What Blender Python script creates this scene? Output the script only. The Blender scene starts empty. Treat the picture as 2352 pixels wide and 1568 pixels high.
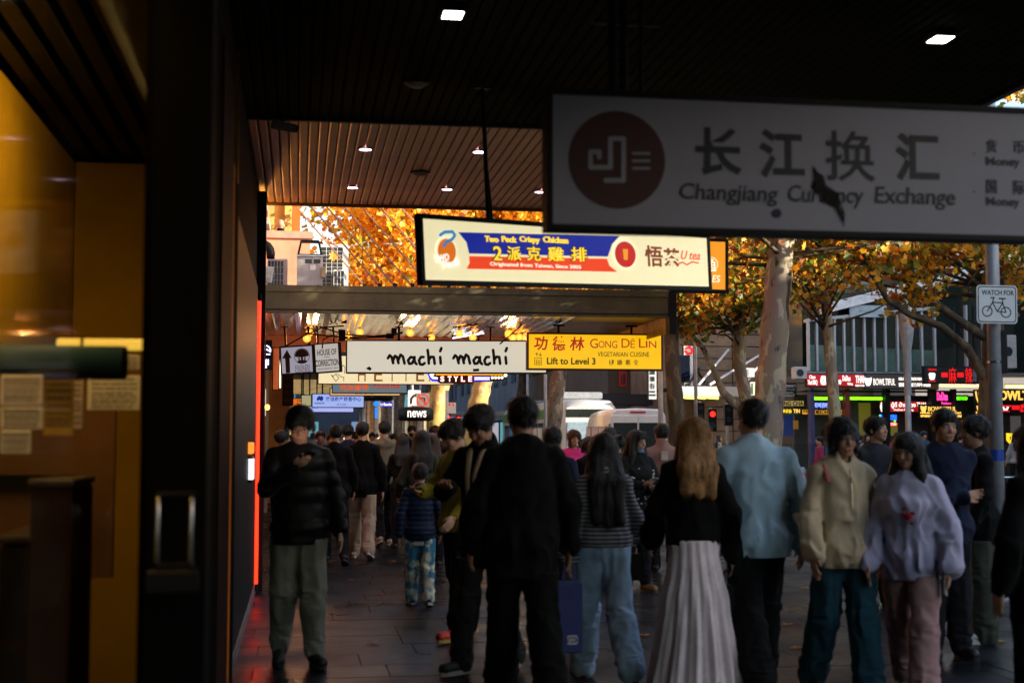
import bpy, bmesh, math, random
import numpy as np
from mathutils import Vector, Matrix, Euler

# ------------------------------------------------------------------ camera, sky, sun, exposure
scene = bpy.context.scene
COL = scene.collection
YAW = math.radians(8.5); PITCH = math.atan(226/3267); FPX = 3267.0
CAM = Vector((0, 0, 1.55))
cd = bpy.data.cameras.new('camera'); cam = bpy.data.objects.new('camera', cd); COL.objects.link(cam)
cam.location = CAM
cam.rotation_euler = Euler((math.pi/2 + PITCH, 0, -YAW), 'XYZ')
cd.sensor_width = 36; cd.lens = 50.0; cd.clip_start = 0.05; cd.clip_end = 1500
cd.dof.use_dof = True; cd.dof.focus_distance = 25.0; cd.dof.aperture_fstop = 2.4
scene.camera = cam

SUN_EL = math.radians(13); SUN_AZ = math.radians(-24)      # azimuth from +X, negative = towards -Y (behind the camera)
world = bpy.data.worlds.new('World'); scene.world = world; world.use_nodes = True
wn = world.node_tree.nodes; wl = world.node_tree.links; wn.clear()
wo = wn.new('ShaderNodeOutputWorld'); wb = wn.new('ShaderNodeBackground'); ws = wn.new('ShaderNodeTexSky')
ws.sky_type = 'NISHITA'; ws.sun_disc = False; ws.sun_elevation = SUN_EL
ws.sun_rotation = math.pi/2 - SUN_AZ
ws.air_density = 1.0; ws.dust_density = 1.0; ws.ozone_density = 1.0
wb.inputs['Strength'].default_value = 0.15
wl.new(ws.outputs[0], wb.inputs['Color']); wl.new(wb.outputs[0], wo.inputs[0])
sd = bpy.data.lights.new('sun', 'SUN'); sun = bpy.data.objects.new('sun', sd); COL.objects.link(sun)
sd.energy = 5.0; sd.angle = math.radians(0.5); sd.color = (1.0, 0.86, 0.66)
sdir = Vector((math.cos(SUN_EL)*math.cos(SUN_AZ), math.cos(SUN_EL)*math.sin(SUN_AZ), math.sin(SUN_EL)))
sun.rotation_euler = sdir.to_track_quat('Z', 'Y').to_euler(); sun.location = (30, -20, 40)
vs = scene.view_settings
vs.view_transform = 'Standard'; vs.look = 'None'; vs.gamma = 1.0; vs.exposure = 1.6; vs.use_curve_mapping = False
scene.render.engine = 'CYCLES'
try:
    scene.cycles.use_denoising = True
    scene.cycles.max_bounces = 6; scene.cycles.diffuse_bounces = 3; scene.cycles.glossy_bounces = 3
    scene.cycles.transparent_max_bounces = 8; scene.cycles.sample_clamp_indirect = 6
except Exception: pass

# ------------------------------------------------------------------ helpers
rng = random.Random(7)
_R = Vector((math.cos(YAW), -math.sin(YAW), 0))
_F = Vector((math.sin(YAW)*math.cos(PITCH), math.cos(YAW)*math.cos(PITCH), math.sin(PITCH)))
_U = Vector((-math.sin(YAW)*math.sin(PITCH), -math.cos(YAW)*math.sin(PITCH), math.cos(PITCH)))
def ray(px, py): return _F + _R*((px-1176)/FPX) + _U*((784-py)/FPX)
def atD(px, py, d): return CAM + ray(px, py)*d                       # point at distance d along the view axis
def atY(px, py, Y): r = ray(px, py); return CAM + r*(Y/r.y)
def atX(px, py, X): r = ray(px, py); return CAM + r*(X/r.x)
def atZ(px, py, z): r = ray(px, py); return CAM + r*((z-CAM.z)/r.z)
def ground(px, d):
    lat = (px-1176)/FPX*d
    return Vector((d*math.sin(YAW)+lat*math.cos(YAW), d*math.cos(YAW)-lat*math.sin(YAW), 0))

def s2l(c):
    return tuple(((v/255)/12.92 if v/255 <= .04045 else ((v/255+.055)/1.055)**2.4) for v in c)

_M = {}
def mat(name, color, rough=.6, metal=0, vary=.12, scale=6, bump=0, bscale=40, spec=.5, emit=None, estr=0, coat=0):
    """plain procedural surface: base colour with a little noise in it, optional fine relief"""
    if name in _M: return _M[name]
    m = bpy.data.materials.new(name); m.use_nodes = True; nt = m.node_tree; b = nt.nodes['Principled BSDF']
    L = nt.links
    b.inputs['Roughness'].default_value = rough; b.inputs['Metallic'].default_value = metal
    b.inputs['Specular IOR Level'].default_value = spec
    if coat: b.inputs['Coat Weight'].default_value = coat; b.inputs['Coat Roughness'].default_value = .08
    tc = nt.nodes.new('ShaderNodeTexCoord')
    n = nt.nodes.new('ShaderNodeTexNoise'); n.inputs['Scale'].default_value = scale; n.inputs['Detail'].default_value = 5
    n.inputs['Roughness'].default_value = .65
    L.new(tc.outputs['Object'], n.inputs['Vector'])
    cr = nt.nodes.new('ShaderNodeValToRGB')
    lo = tuple(max(0, c*(1-vary*1.6)) for c in color[:3]); hi = tuple(min(1, c*(1+vary*1.6)) for c in color[:3])
    cr.color_ramp.elements[0].position = .3; cr.color_ramp.elements[0].color = (*lo, 1)
    cr.color_ramp.elements[1].position = .7; cr.color_ramp.elements[1].color = (*hi, 1)
    L.new(n.outputs['Fac'], cr.inputs['Fac']); L.new(cr.outputs['Color'], b.inputs['Base Color'])
    if bump:
        n2 = nt.nodes.new('ShaderNodeTexNoise'); n2.inputs['Scale'].default_value = bscale; n2.inputs['Detail'].default_value = 4
        bp = nt.nodes.new('ShaderNodeBump'); bp.inputs['Strength'].default_value = bump; bp.inputs['Distance'].default_value = .02
        L.new(tc.outputs['Object'], n2.inputs['Vector']); L.new(n2.outputs['Fac'], bp.inputs['Height']); L.new(bp.outputs['Normal'], b.inputs['Normal'])
    if emit is not None:
        b.inputs['Emission Color'].default_value = (*emit[:3], 1); b.inputs['Emission Strength'].default_value = estr
    _M[name] = m; return m

def glow(name, color, strength, base=None):
    """a surface that is lit from inside (sign face, tube, lamp)"""
    if name in _M: return _M[name]
    m = mat(name, base or tuple(c*.6 for c in color), rough=.35, vary=.02, emit=color, estr=strength*.36)
    return m

def glassy(name, tint=(.8, .9, .9), refl=.12, rough=.02):
    if name in _M: return _M[name]
    m = bpy.data.materials.new(name); m.use_nodes = True; nt = m.node_tree; nt.nodes.clear(); L = nt.links
    o = nt.nodes.new('ShaderNodeOutputMaterial'); mx = nt.nodes.new('ShaderNodeMixShader')
    t = nt.nodes.new('ShaderNodeBsdfTransparent'); t.inputs['Color'].default_value = (*tint, 1)
    g = nt.nodes.new('ShaderNodeBsdfGlossy'); g.inputs['Roughness'].default_value = rough
    lw = nt.nodes.new('ShaderNodeFresnel'); lw.inputs['IOR'].default_value = 1.45
    mt = nt.nodes.new('ShaderNodeMath'); mt.operation = 'MULTIPLY'; mt.inputs[1].default_value = refl*8; mt.use_clamp = True
    L.new(lw.outputs[0], mt.inputs[0]); L.new(mt.outputs[0], mx.inputs[0]); L.new(t.outputs[0], mx.inputs[1]); L.new(g.outputs[0], mx.inputs[2])
    L.new(mx.outputs[0], o.inputs[0]); _M[name] = m; return m

def props(o, label=None, cat=None, group=None, kind=None):
    if label: o['label'] = label
    if cat: o['category'] = cat
    if group: o['group'] = group
    if kind: o['kind'] = kind
    return o
def thing(name, label, cat, loc=(0, 0, 0), rz=0, group=None, rot=None):
    o = bpy.data.objects.new(name, None); COL.objects.link(o)
    o.empty_display_size = .2
    o.location = loc; o.rotation_euler = rot if rot else (0, 0, rz)
    return props(o, label, cat, group)

class MB:
    """collects shapes, links them as one mesh object"""
    def __init__(s): s.v = []; s.f = []; s.mi = []; s.cur = 0
    def add(s, vs, fs):
        b = len(s.v); s.v += [tuple(v) for v in vs]; s.f += [tuple(b+i for i in f) for f in fs]; s.mi += [s.cur]*len(fs); return s
    def box(s, x0, x1, y0, y1, z0, z1):
        v = [(x0,y0,z0),(x1,y0,z0),(x1,y1,z0),(x0,y1,z0),(x0,y0,z1),(x1,y0,z1),(x1,y1,z1),(x0,y1,z1)]
        return s.add(v, [(0,3,2,1),(4,5,6,7),(0,1,5,4),(1,2,6,5),(2,3,7,6),(3,0,4,7)])
    def bevbox(s, x0, x1, y0, y1, z0, z1, b=.01):
        v = []
        for zz, i in ((z0, b), (z0+b, 0), (z1-b, 0), (z1, b)):
            for (sx, sy) in ((0,0),(1,0),(1,1),(0,1)):
                xa = (x0+i+(b if i == 0 else b)*0) if not sx else x1-i
                ya = (y0+i) if not sy else y1-i
                v.append((xa, ya, zz))
        f = [(0,3,2,1), (12,13,14,15)]
        for k in range(3):
            for j in range(4): f.append((k*4+j, k*4+(j+1)%4, (k+1)*4+(j+1)%4, (k+1)*4+j))
        return s.add(v, f)
    def tube(s, pts, r, n=8, cap=True, flat=1.0):
        pts = [Vector(p) for p in pts]; k = len(pts)
        rs = r if isinstance(r, (list, tuple)) else [r]*k
        rings = []; ref = None
        for i, p in enumerate(pts):
            t = (pts[min(i+1, k-1)]-pts[max(i-1, 0)])
            if t.length < 1e-9: t = Vector((0,0,1))
            t.normalize()
            if ref is None: ref = Vector((0,1,0)) if abs(t.y) < .9 else Vector((1,0,0))
            a = t.cross(ref).normalized(); b = a.cross(t).normalized(); ref = b
            rings.append([p + a*(math.cos(2*math.pi*j/n)*rs[i]) + b*(math.sin(2*math.pi*j/n)*rs[i]*flat) for j in range(n)])
        v = [q for rg in rings for q in rg]; f = []
        for i in range(k-1):
            for j in range(n): f.append((i*n+j, i*n+(j+1)%n, (i+1)*n+(j+1)%n, (i+1)*n+j))
        if cap: f.append(tuple(reversed(range(n)))); f.append(tuple((k-1)*n+j for j in range(n)))
        return s.add(v, f)
    def lathe(s, prof, c=(0,0,0), n=16):
        v = []; f = []
        for (r, z) in prof:
            for j in range(n): v.append((c[0]+r*math.cos(2*math.pi*j/n), c[1]+r*math.sin(2*math.pi*j/n), c[2]+z))
        for i in range(len(prof)-1):
            for j in range(n): f.append((i*n+j, i*n+(j+1)%n, (i+1)*n+(j+1)%n, (i+1)*n+j))
        return s.add(v, f)
    def ball(s, c, r, n=10, sc=(1,1,1)):
        prof = [(r*math.sin(math.pi*i/n)*1.0, -r*math.cos(math.pi*i/n)) for i in range(n+1)]
        b = len(s.v); s.lathe(prof, (0,0,0), n*2-4 if n > 5 else 8)
        for i in range(b, len(s.v)):
            x, y, z = s.v[i]; s.v[i] = (x*sc[0]+c[0], y*sc[1]+c[1], z*sc[2]+c[2])
        return s
    def prism(s, poly, y0, y1):
        """outline in x,z extruded from y0 to y1"""
        n = len(poly); v = [(x, y0, z) for x, z in poly]+[(x, y1, z) for x, z in poly]
        f = [tuple(range(n)), tuple(reversed(range(n, 2*n)))]+[(i, i+n, (i+1)%n+n, (i+1)%n) for i in range(n)]
        return s.add(v, f)
    def prismY(s, poly, y0, y1): return s.prism(poly, y0, y1)
    def disc(s, cx, cz, rx, rz, y0, y1, n=28):
        return s.prism([(cx+rx*math.cos(2*math.pi*j/n), cz+rz*math.sin(2*math.pi*j/n)) for j in range(n)], y0, y1)
    def ring(s, cx, cz, r0, r1, y0, y1, n=28, a0=0, a1=2*math.pi):
        full = abs(a1-a0-2*math.pi) < 1e-6
        for j in range(n):
            t0 = a0+(a1-a0)*j/n; t1 = a0+(a1-a0)*(j+1)/n
            s.prism([(cx+r0*math.cos(t0), cz+r0*math.sin(t0)), (cx+r1*math.cos(t0), cz+r1*math.sin(t0)), (cx+r1*math.cos(t1), cz+r1*math.sin(t1)), (cx+r0*math.cos(t1), cz+r0*math.sin(t1))], y0, y1)
        return s
    def stroke(s, pts, w, y0, y1):
        """flat brush stroke of width w through x,z points, with round ends"""
        P = [Vector((p[0], p[1])) for p in pts]
        for i in range(len(P)-1):
            a, b = P[i], P[i+1]; d = (b-a)
            if d.length < 1e-9: continue
            d.normalize(); n = Vector((-d.y, d.x))*w/2
            e = .0002*(i % 3)
            s.prism([tuple(a-n), tuple(b-n), tuple(b+n), tuple(a+n)], y0-e, y1)
        for i, p in enumerate(P): s.disc(p.x, p.y, w/2, w/2, y0-.0007-.0001*(i % 2), y1, 8)
        return s
    def build(s, name, m, parent=None, smooth=False, loc=(0,0,0), label=None, kind=None, bevel=0):
        me = bpy.data.meshes.new(name); me.from_pydata(s.v, [], s.f); 
        for mm in (m if isinstance(m, (list, tuple)) else [m]): me.materials.append(mm)
        if any(s.mi): me.polygons.foreach_set('material_index', s.mi)
        me.validate(); 
        bm = bmesh.new(); bm.from_mesh(me); bmesh.ops.recalc_face_normals(bm, faces=bm.faces); bm.to_mesh(me); bm.free()
        if smooth: me.polygons.foreach_set('use_smooth', [True]*len(me.polygons))
        o = bpy.data.objects.new(name, me); COL.objects.link(o); o.parent = parent; o.location = loc
        if smooth == 'auto':
            me.set_sharp_from_angle(angle=math.radians(40))
        if bevel:
            md = o.modifiers.new('bevel', 'BEVEL'); md.width = bevel; md.segments = 2; md.limit_method = 'ANGLE'
        return props(o, label, kind=kind)

def inst(o, loc, parent=None, rot=None, scale=None, name=None):
    c = o.copy(); COL.objects.link(c); c.location = loc; c.parent = parent
    if rot is not None: c.rotation_euler = rot
    if scale is not None: c.scale = scale
    return c
def copy_tree(o, parent=None):
    c = o.copy(); COL.objects.link(c); c.parent = parent
    for ch in [x for x in o.children]: copy_tree(ch, c)
    return c

def np_mesh(name, V, Fq, m, parent=None, smooth=True, fmat=None, loc=(0,0,0), attr=None):
    """V (n,3), Fq (k,3|4) numpy -> object"""
    me = bpy.data.meshes.new(name); n = len(V); k, w = Fq.shape
    me.vertices.add(n); me.vertices.foreach_set('co', np.ascontiguousarray(V, np.float32).ravel())
    me.loops.add(k*w); me.loops.foreach_set('vertex_index', np.ascontiguousarray(Fq, np.int32).ravel())
    me.polygons.add(k); me.polygons.foreach_set('loop_start', np.arange(0, k*w, w, dtype=np.int32))
    me.polygons.foreach_set('loop_total', np.full(k, w, np.int32))
    for mm in (m if isinstance(m, (list, tuple)) else [m]): me.materials.append(mm)
    if fmat is not None: me.polygons.foreach_set('material_index', np.ascontiguousarray(fmat, np.int32))
    if smooth: me.polygons.foreach_set('use_smooth', np.ones(k, bool))
    me.update(calc_edges=True)
    if attr:
        for an, arr in attr.items():
            a = me.attributes.new(an, 'FLOAT', 'POINT'); a.data.foreach_set('value', np.ascontiguousarray(arr, np.float32))
    o = bpy.data.objects.new(name, me); COL.objects.link(o); o.parent = parent; o.location = loc
    return o

# ---- sign faces: a local frame on a plane, pixels of the picture used only to measure where things sit on it
class Face:
    def __init__(s, origin, yaw=0.0, roll=0.0):
        s.o = Vector(origin)
        ex = Vector((math.cos(yaw), math.sin(yaw), 0)); up = Vector((0,0,1))
        s.a = ex*math.cos(roll)+up*math.sin(roll); s.b = -ex*math.sin(roll)+up*math.cos(roll)
        s.n = s.a.cross(s.b)          # points away from the camera
        s.rot = Matrix((s.a, s.n*-1, s.b)).transposed().to_euler() if False else Matrix((s.a, -(s.n), s.b)).transposed().to_euler()
        s.yaw = yaw; s.roll = roll
        s.rot = (Matrix.Rotation(yaw, 3, 'Z') @ Matrix.Rotation(-roll, 3, 'Y')).to_euler()
    def uv(s, px, py):
        r = ray(px, py); n = s.a.cross(s.b); t = (s.o-CAM).dot(n)/r.dot(n); q = CAM+r*t-s.o
        return q.dot(s.a), q.dot(s.b)

_tc = {}
def text_mesh(body, bold=0.0, shear=0.0, spacing=1.0, res=3):
    """2D outline of a word from Blender's own font -> (verts xz, faces)"""
    key = (body, bold, shear, spacing)
    if key in _tc: return _tc[key]
    c = bpy.data.curves.new('t', 'FONT'); c.body = body; c.size = 1; c.offset = bold; c.shear = shear; c.space_character = spacing
    c.resolution_u = res; c.extrude = .01; c.fill_mode = 'BOTH'
    o = bpy.data.objects.new('t', c); COL.objects.link(o)
    dg = bpy.context.evaluated_depsgraph_get(); me = bpy.data.meshes.new_from_object(o.evaluated_get(dg))
    V = [tuple(v.co) for v in me.vertices]; Fc = [tuple(p.vertices) for p in me.polygons]
    bpy.data.objects.remove(o); bpy.data.curves.remove(c); bpy.data.meshes.remove(me)
    if not V: V = [(0,0,0)]
    _tc[key] = (V, Fc); return _tc[key]
def put_text(mb, face, body, x0, y0, x1, y1, depth=.004, y=0.0, bold=0.0, shear=0.0, spacing=1.0, px=True, rot=0):
    """word fitted to the box (x0,y0 top left)-(x1,y1 bottom right); y = front plane of the panel in the sign's frame"""
    V, Fc = text_mesh(body, bold, shear, spacing)
    if px:
        xm, ym = (x0+x1)/2, (y0+y1)/2
        a = face.uv(x0, ym)[0]; c = face.uv(x1, ym)[0]; b = face.uv(xm, y1)[1]; d = face.uv(xm, y0)[1]
    else: a, b, c, d = x0, y1, x1, y0
    xs = [v[0] for v in V]; ys = [v[1] for v in V]
    w = max(xs)-min(xs) or 1; h = max(ys)-min(ys) or 1; mx, my = min(xs), min(ys)
    out = []
    for v in V:
        u = (v[0]-mx)/w; t = (v[1]-my)/h
        X = a+u*(c-a); Z = b+t*(d-b)
        if rot:
            cx, cz = (a+c)/2, (b+d)/2; dx, dz = X-cx, Z-cz
            X = cx+dx*math.cos(rot)-dz*math.sin(rot); Z = cz+dx*math.sin(rot)+dz*math.cos(rot)
        out.append((X, y-depth*(1 if v[2] > 0 else 0), Z))
    mb.add(out, Fc); return mb

def letters(t, face, items, mt, y, depth=.004, name='lettering'):
    """each word or character raised on the face as a piece of its own"""
    for it in items:
        s_, x0, y0, x1, y1 = it[:5]; kw = it[5] if len(it) > 5 else {}
        mb = MB(); put_text(mb, face, s_, x0, y0, x1, y1, depth, y, **kw); mb.build(name, mt, t)
# ------------------------------------------------------------------ setting: ground, road, footpath
asphalt = mat('asphalt', (.05,.05,.052), rough=.7, vary=.25, scale=1.5, bump=.3, bscale=60)
stone = mat('bluestone', (.0085,.009,.0115), rough=.36, vary=.35, scale=1.6, bump=.16, bscale=14, spec=.12)
stone_b = mat('bluestone_b', (.010,.0105,.013), rough=.40, vary=.35, scale=2.1, bump=.16, bscale=12, spec=.12)
joint_m = mat('joint', (.006,.006,.006), rough=.6, vary=.1, spec=.15)
conc = mat('concrete', (.27,.25,.22), rough=.85, vary=.2, scale=2, bump=.2)
white_paint = mat('white_paint', (.75,.75,.73), rough=.5, vary=.06)
black_m = mat('black_metal', (.006,.006,.0065), rough=.5, vary=.1, spec=.2)
dark_m = mat('dark_wall', (.008,.007,.006), spec=.15, rough=.8, vary=.2, scale=1.2)
grey_metal = mat('grey_metal', (.32,.33,.35), rough=.4, metal=.6, vary=.12, scale=4)
steel = mat('steel', (.5,.5,.5), rough=.22, metal=1, vary=.15, scale=5)

def paving(m):
    nt = m.node_tree; L = nt.links; b = nt.nodes['Principled BSDF']; src = b.inputs['Base Color'].links[0].from_socket
    g = nt.nodes.new('ShaderNodeNewGeometry')
    v = nt.nodes.new('ShaderNodeTexVoronoi'); v.inputs['Scale'].default_value = 2.6; L.new(g.outputs['Position'], v.inputs['Vector'])
    mr = nt.nodes.new('ShaderNodeMapRange'); mr.inputs[1].default_value = .045; mr.inputs[2].default_value = .03; L.new(v.outputs['Distance'], mr.inputs[0])
    mx = nt.nodes.new('ShaderNodeMix'); mx.data_type = 'RGBA'; L.new(mr.outputs[0], mx.inputs['Factor']); L.new(src, mx.inputs[6]); mx.inputs[7].default_value = (.045,.045,.042,1); L.new(mx.outputs[2], b.inputs['Base Color'])
    n = nt.nodes.new('ShaderNodeTexNoise'); n.inputs['Scale'].default_value = .9; n.inputs['Detail'].default_value = 7; L.new(g.outputs['Position'], n.inputs['Vector'])
    m2 = nt.nodes.new('ShaderNodeMapRange'); m2.inputs[1].default_value = .35; m2.inputs[2].default_value = .65; m2.inputs[3].default_value = .24; m2.inputs[4].default_value = .55; L.new(n.outputs['Fac'], m2.inputs[0]); L.new(m2.outputs[0], b.inputs['Roughness'])
paving(stone); paving(stone_b)
m = MB(); m.add([(-500,-300,-.16),(500,-300,-.16),(500,900,-.16),(-500,900,-.16)], [(0,1,2,3)])
m.build('ground', asphalt, kind='structure')
m = MB(); m.add([(7.75,-40,-.125),(15.6,-40,-.125),(15.6,330,-.125),(7.75,330,-.125)], [(0,1,2,3)])
road = m.build('road', asphalt, kind='structure')
m = MB(); m.add([(-60,51,-.120),(120,51,-.120),(120,61,-.120),(-60,61,-.120)], [(0,1,2,3)])
m.build('cross_street', asphalt, kind='structure')
m = MB()
for x in (9.2,10.6,12.2,13.6):
    m.add([(x-.035,-40,-.112),(x+.035,-40,-.112),(x+.035,320,-.112),(x-.035,320,-.112)], [(0,1,2,3)])
m.build('tram_rails', steel, parent=road)
m = MB()
for (a,b) in ((-30,50.5),(61.5,300)): m.box(-.75,7.6,a,b,-.3,-.012)
fp = m.build('footpath', joint_m, kind='structure')
for (a,b) in ((-30,50.6),(61.4,300)):
    m = MB(); m.bevbox(7.6,7.85,a,b,-.3,.0,.012); m.build('kerb', conc, kind='structure')
m = MB(); m.box(15.6,24,-30,50.6,-.3,-.002).box(15.6,24,61.4,300,-.3,-.002); m.build('far_footpath', conc, kind='structure')

# pavers: singly where they show, joined beyond
pv = []
for k, (L_, mt) in enumerate(((.80, stone), (1.0, stone_b), (1.15, stone), (.9, stone_b))):
    m = MB(); m.bevbox(0, L_-.005, 0, .495, -.02, .0, .002); o = m.build('paver', mt, fp, loc=(0,0,-.0)); pv.append((L_, o))
used = set(); far = MB(); n_single = 0
y = 7.0; row = 0
r2 = random.Random(3)
while y < 50.3:
    x = -.75 + 0; first = True
    while x < 7.55:
        k = r2.randrange(4); L_, o = pv[k]
        x1 = min(x+L_, 7.59); cut = L_ if x+L_ <= 7.59 else None
        if first: x1 = x+L_*r2.uniform(.25, .95); cut = None; first = False
        dz = r2.uniform(-.0015, .0015)
        if cut and y < 21.5 and n_single < 280:
            if k in used: c = inst(o, (x, y, dz), fp)
            else: c = o; c.location = (x, y, dz); used.add(k)
            n_single += 1
        else:
            far.box(x, x1-.007, y, y+.493, -.02, dz)
        x = x1
    y += .5; row += 1
far.box(-.75, 7.59, -30, 6.99, -.02, -.001)
far.build('paver', stone, fp, kind='stuff')
m = MB()
for y in np.arange(61.5, 299, .8): m.box(-.75,7.59, y, y+.79, -.02, -.001)
m.build('paver', stone_b, fp, kind='stuff')

# ------------------------------------------------------------------ the building on the left with the shops
def wall_box(name, x0,x1,y0,y1,z0,z1, m_, parent): return MB().box(x0,x1,y0,y1,z0,z1).build(name, m_, parent)
amber = mat('amber_wall', (.46,.28,.012), rough=.85, spec=.1, vary=.12, scale=.9)
maroon = mat('maroon_panel', (.014,.002,.002), rough=.6, vary=.2, spec=.1)
brownor = mat('brown_orange', (.55,.15,.01), spec=.1, rough=.6, vary=.15, scale=2)
tealglass = mat('teal_gloss', (.004,.012,.015), rough=.45, vary=.1, spec=.15)
brass = mat('brass_trim', (.65,.38,.10), rough=.22, metal=1, vary=.1)
A = thing('shop_building', 'dark shop building beside the footpath with amber lit window', 'building', (0,0,0))
wall_box('wall', -12,-.45, 9.4, 16.0, 0, 13, dark_m, A)
wall_box('upper_wall', -12,-.45, -20, 9.38, 3.6, 13, dark_m, A)
wall_box('back_wall', -3.2,-3.0, 1.4, 9.38, 0, 3.59, amber, A)
wall_box('side_wall', -12,-.45, -20, 1.4, 0, 3.59, dark_m, A)
inner = MB().box(-1.55,-1.42, 1.42, 9.36, 0, 3.3); inner.build('inner_wall', amber, A)
endw = MB().box(-1.41,-.47, 9.2, 9.36, 0, 3.3); endw.build('end_wall', amber, A)
MB().box(-3,-.47, 1.42, 9.36, 3.42, 3.58).build('ceiling', dark_m, A)
sl = MB().box(0,.075,1.5,9.18,3.33,3.41).build('slat', mat('mirrored_canopy_slat', (.002,.0015,.0006), rough=.5, vary=.2, spec=.12), A, loc=(-1.38,0,0))  # slats added indoors to imitate the street canopy mirrored in the glass
for i in range(1, 7): inst(sl, (-1.38+i*.13,0,0), A)
MB().box(-1.41,-1.36, 5.0, 5.12, 0, 3.3).build('post', black_m, A)
# window with its frames
win = MB().box(-.456,-.45, 1.45, 4.17, .12, 3.4).build('window', glassy('shop_glass', (.97,.97,.95), .0035, .05), A)
MB().box(-.49,-.43, 1.40, 1.46, 0, 3.5).build('frame', black_m, win); MB().box(-.49,-.43,1.46,4.2,3.4,3.5).build('frame', black_m, win)
MB().box(-.49,-.43,1.46,4.2,0,.12).build('sill', black_m, win)
# pier with the pull handle
pier = MB().bevbox(-.43,-.262, 4.2, 4.42, 0, 3.59,.006).build('pier', mat('pier_paint',(.002,.002,.002),rough=.6,vary=.15,spec=.06), A)
h = MB()
x0,z0 = atY(366,1140,4.17).x, atY(366,1140,4.17).z; x1, z1 = atY(440,1300,4.17).x, atY(440,1300,4.17).z
for x in (x0,x1):
    h.tube([(x,4.195,z0),(x,4.14,z0-.004),(x,4.13,z0-.02),(x,4.13,z1+.02),(x,4.14,z1+.004),(x,4.195,z1)], .006, 8)
h.build('pull_handle', steel, pier, smooth=True)
h = MB(); h.bevbox(x0-.03,x1+.02,4.13,4.198,z1-.075,z1-.006,.008); h.build('lock_box', black_m, pier)
MB().bevbox(x0-.012,x1+.012,4.185,4.199,z0-.0,z0+.012,.003).build('handle_plate', black_m, pier)
MB().bevbox(x0-.012,x1+.012,4.185,4.199,z1-.004,z1+.008,.003).build('handle_plate', black_m, pier)
# panels along the front between pier and neon tube
pan_k = mat('panel_black',(.002,.002,.002),rough=.8,spec=.03)
wall_box('panel', -.475,-.40, 4.43, 7.2, 0, 3.59, pan_k, A)
wall_box('panel', -.475,-.39, 7.21, 8.3, 0, 3.59, maroon, A)
wall_box('panel', -.475,-.40, 8.31, 8.75, 0, 3.2, brownor, A)
wall_box('panel', -.475,-.405, 8.76, 9.35, 0, 3.2, pan_k, A)
wall_box('glass_panel', -.449,-.43, 9.4, 14.7, .1, 3.1, tealglass, A)
wall_box('plinth', -.449,-.425, 9.4, 16.0, 0, .1, grey_metal, A)
wall_box('corner_post', -.449,-.36, 15.0, 15.12, 0, 4.15, black_m, A)
wall_box('edge_trim', -.449,-.40, 15.8, 15.9, .2, 2.4, brass, A)
wall_box('amber_strip', -.449,-.415, 15.8, 15.84, 2.42, 4.12, glow('amber_strip', (1,.38,.06), 24), A)
wall_box('edge_trim', -.449,-.41, 9.36, 9.39, 2.2, 4.1, brass, A)

# reflected menu light box half way along the front
mb_ = thing('menu_light_box', 'small white glowing menu board low on the dark shop front', 'light box', (-.44, 12.6, 1.19))
MB().bevbox(0,.05,-.2,.2,0,.22,.01).build('case', black_m, mb_); MB().box(.015,.054,-.204,.17,.02,.20).build('panel', glow('menu_white',(.95,.9,.98),1.2), mb_)
mb_ = thing('orange_light_box', 'small orange glowing box above the white menu board on the shop front', 'light box', (-.44, 12.6, 1.43))
MB().bevbox(0,.05,-.15,.2,0,.10,.01).build('panel', glow('menu_orange',(1,.25,.03),1.4), mb_)
# red neon tube standing on the pavement line
ne = thing('neon_tube', 'tall vertical red neon tube on the edge of the shop front', 'neon light', (-.42, 14.75, 0))
MB().tube([(0,0,.08),(0,0,3.0)], .022, 10).build('tube', glow('red_neon', (1.0,.022,.006), 4.2), ne, smooth=True)
MB().box(-.028,-.022,-.05,.05,.04,3.06).build('backing', black_m, ne)
for z in (.06, 3.0): MB().tube([(0,0,z-.03),(0,0,z+.04)], .028, 10).build('end_cap', black_m, ne)

# building 2 : ground floor recess and upper floors
salmon = mat('salmon_render', (.50,.21,.13), rough=.7, vary=.12, scale=1.5)
ochre = mat('ochre_render', (.62,.34,.09), rough=.75, vary=.15, scale=1.6)
B2 = thing('brick_shop_building', 'salmon rendered shop row beyond the red neon tube', 'building')
wall_box('wall', -12,-.72, 16.02, 34, 0, 5.3, salmon, B2)
wall_box('upper_wall', -12,-.74, 16.02, 33, 5.31, 12, mat('upper_render', (.30,.15,.09), rough=.8, vary=.2), B2)
for i, y in enumerate((17.2, 19.6, 22.4, 24.9, 28.0, 31.0)):
    wall_box('pilaster', -.719,-.66, y, y+.25, 0, 3.2, [salmon, black_m, grey_metal][i % 3], B2)
for i, y in enumerate((17.5, 19.9, 22.8, 25.4, 28.4)):
    w = wall_box('window', -.719,-.70, y, y+1.9, .3, 2.7, mat('dark_shop_glass', (.02,.018,.015), rough=.1), B2)
    wall_box('lit_panel', -.699,-.69, y+.1, y+1.75, 2.05, 2.6, glow(['shop_strip_a','shop_strip_b','shop_strip_c'][i%3], [(1,.45,.2),(.95,.8,.6),(1,.3,.12)][i%3], [.9,.8,.7][i%3]), w)
for y in (18, 21, 24, 27, 30):
    w = wall_box('window', -.739,-.72, y, y+1.3, 6.2, 8.2, mat('upper_glass', (.03,.035,.04), rough=.08), B2); 
    wall_box('sill', -.738,-.66, y-.08, y+1.38, 6.05, 6.19, conc, w)
B3 = thing('ochre_building', 'ochre ornamental facade seen above the flat roof on the left', 'building')
wall_box('wall', -10,-.24, 36, 49, 0, 14, ochre, B3)
for z in (4.4, 6.35, 8.6):
    wall_box('cornice', -10,-.18, 35.82, 35.999, z, z+.14, ochre, B3); wall_box('cornice', -10,-.12, 35.88, 35.999, z+.141, z+.22, ochre, B3)
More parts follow.
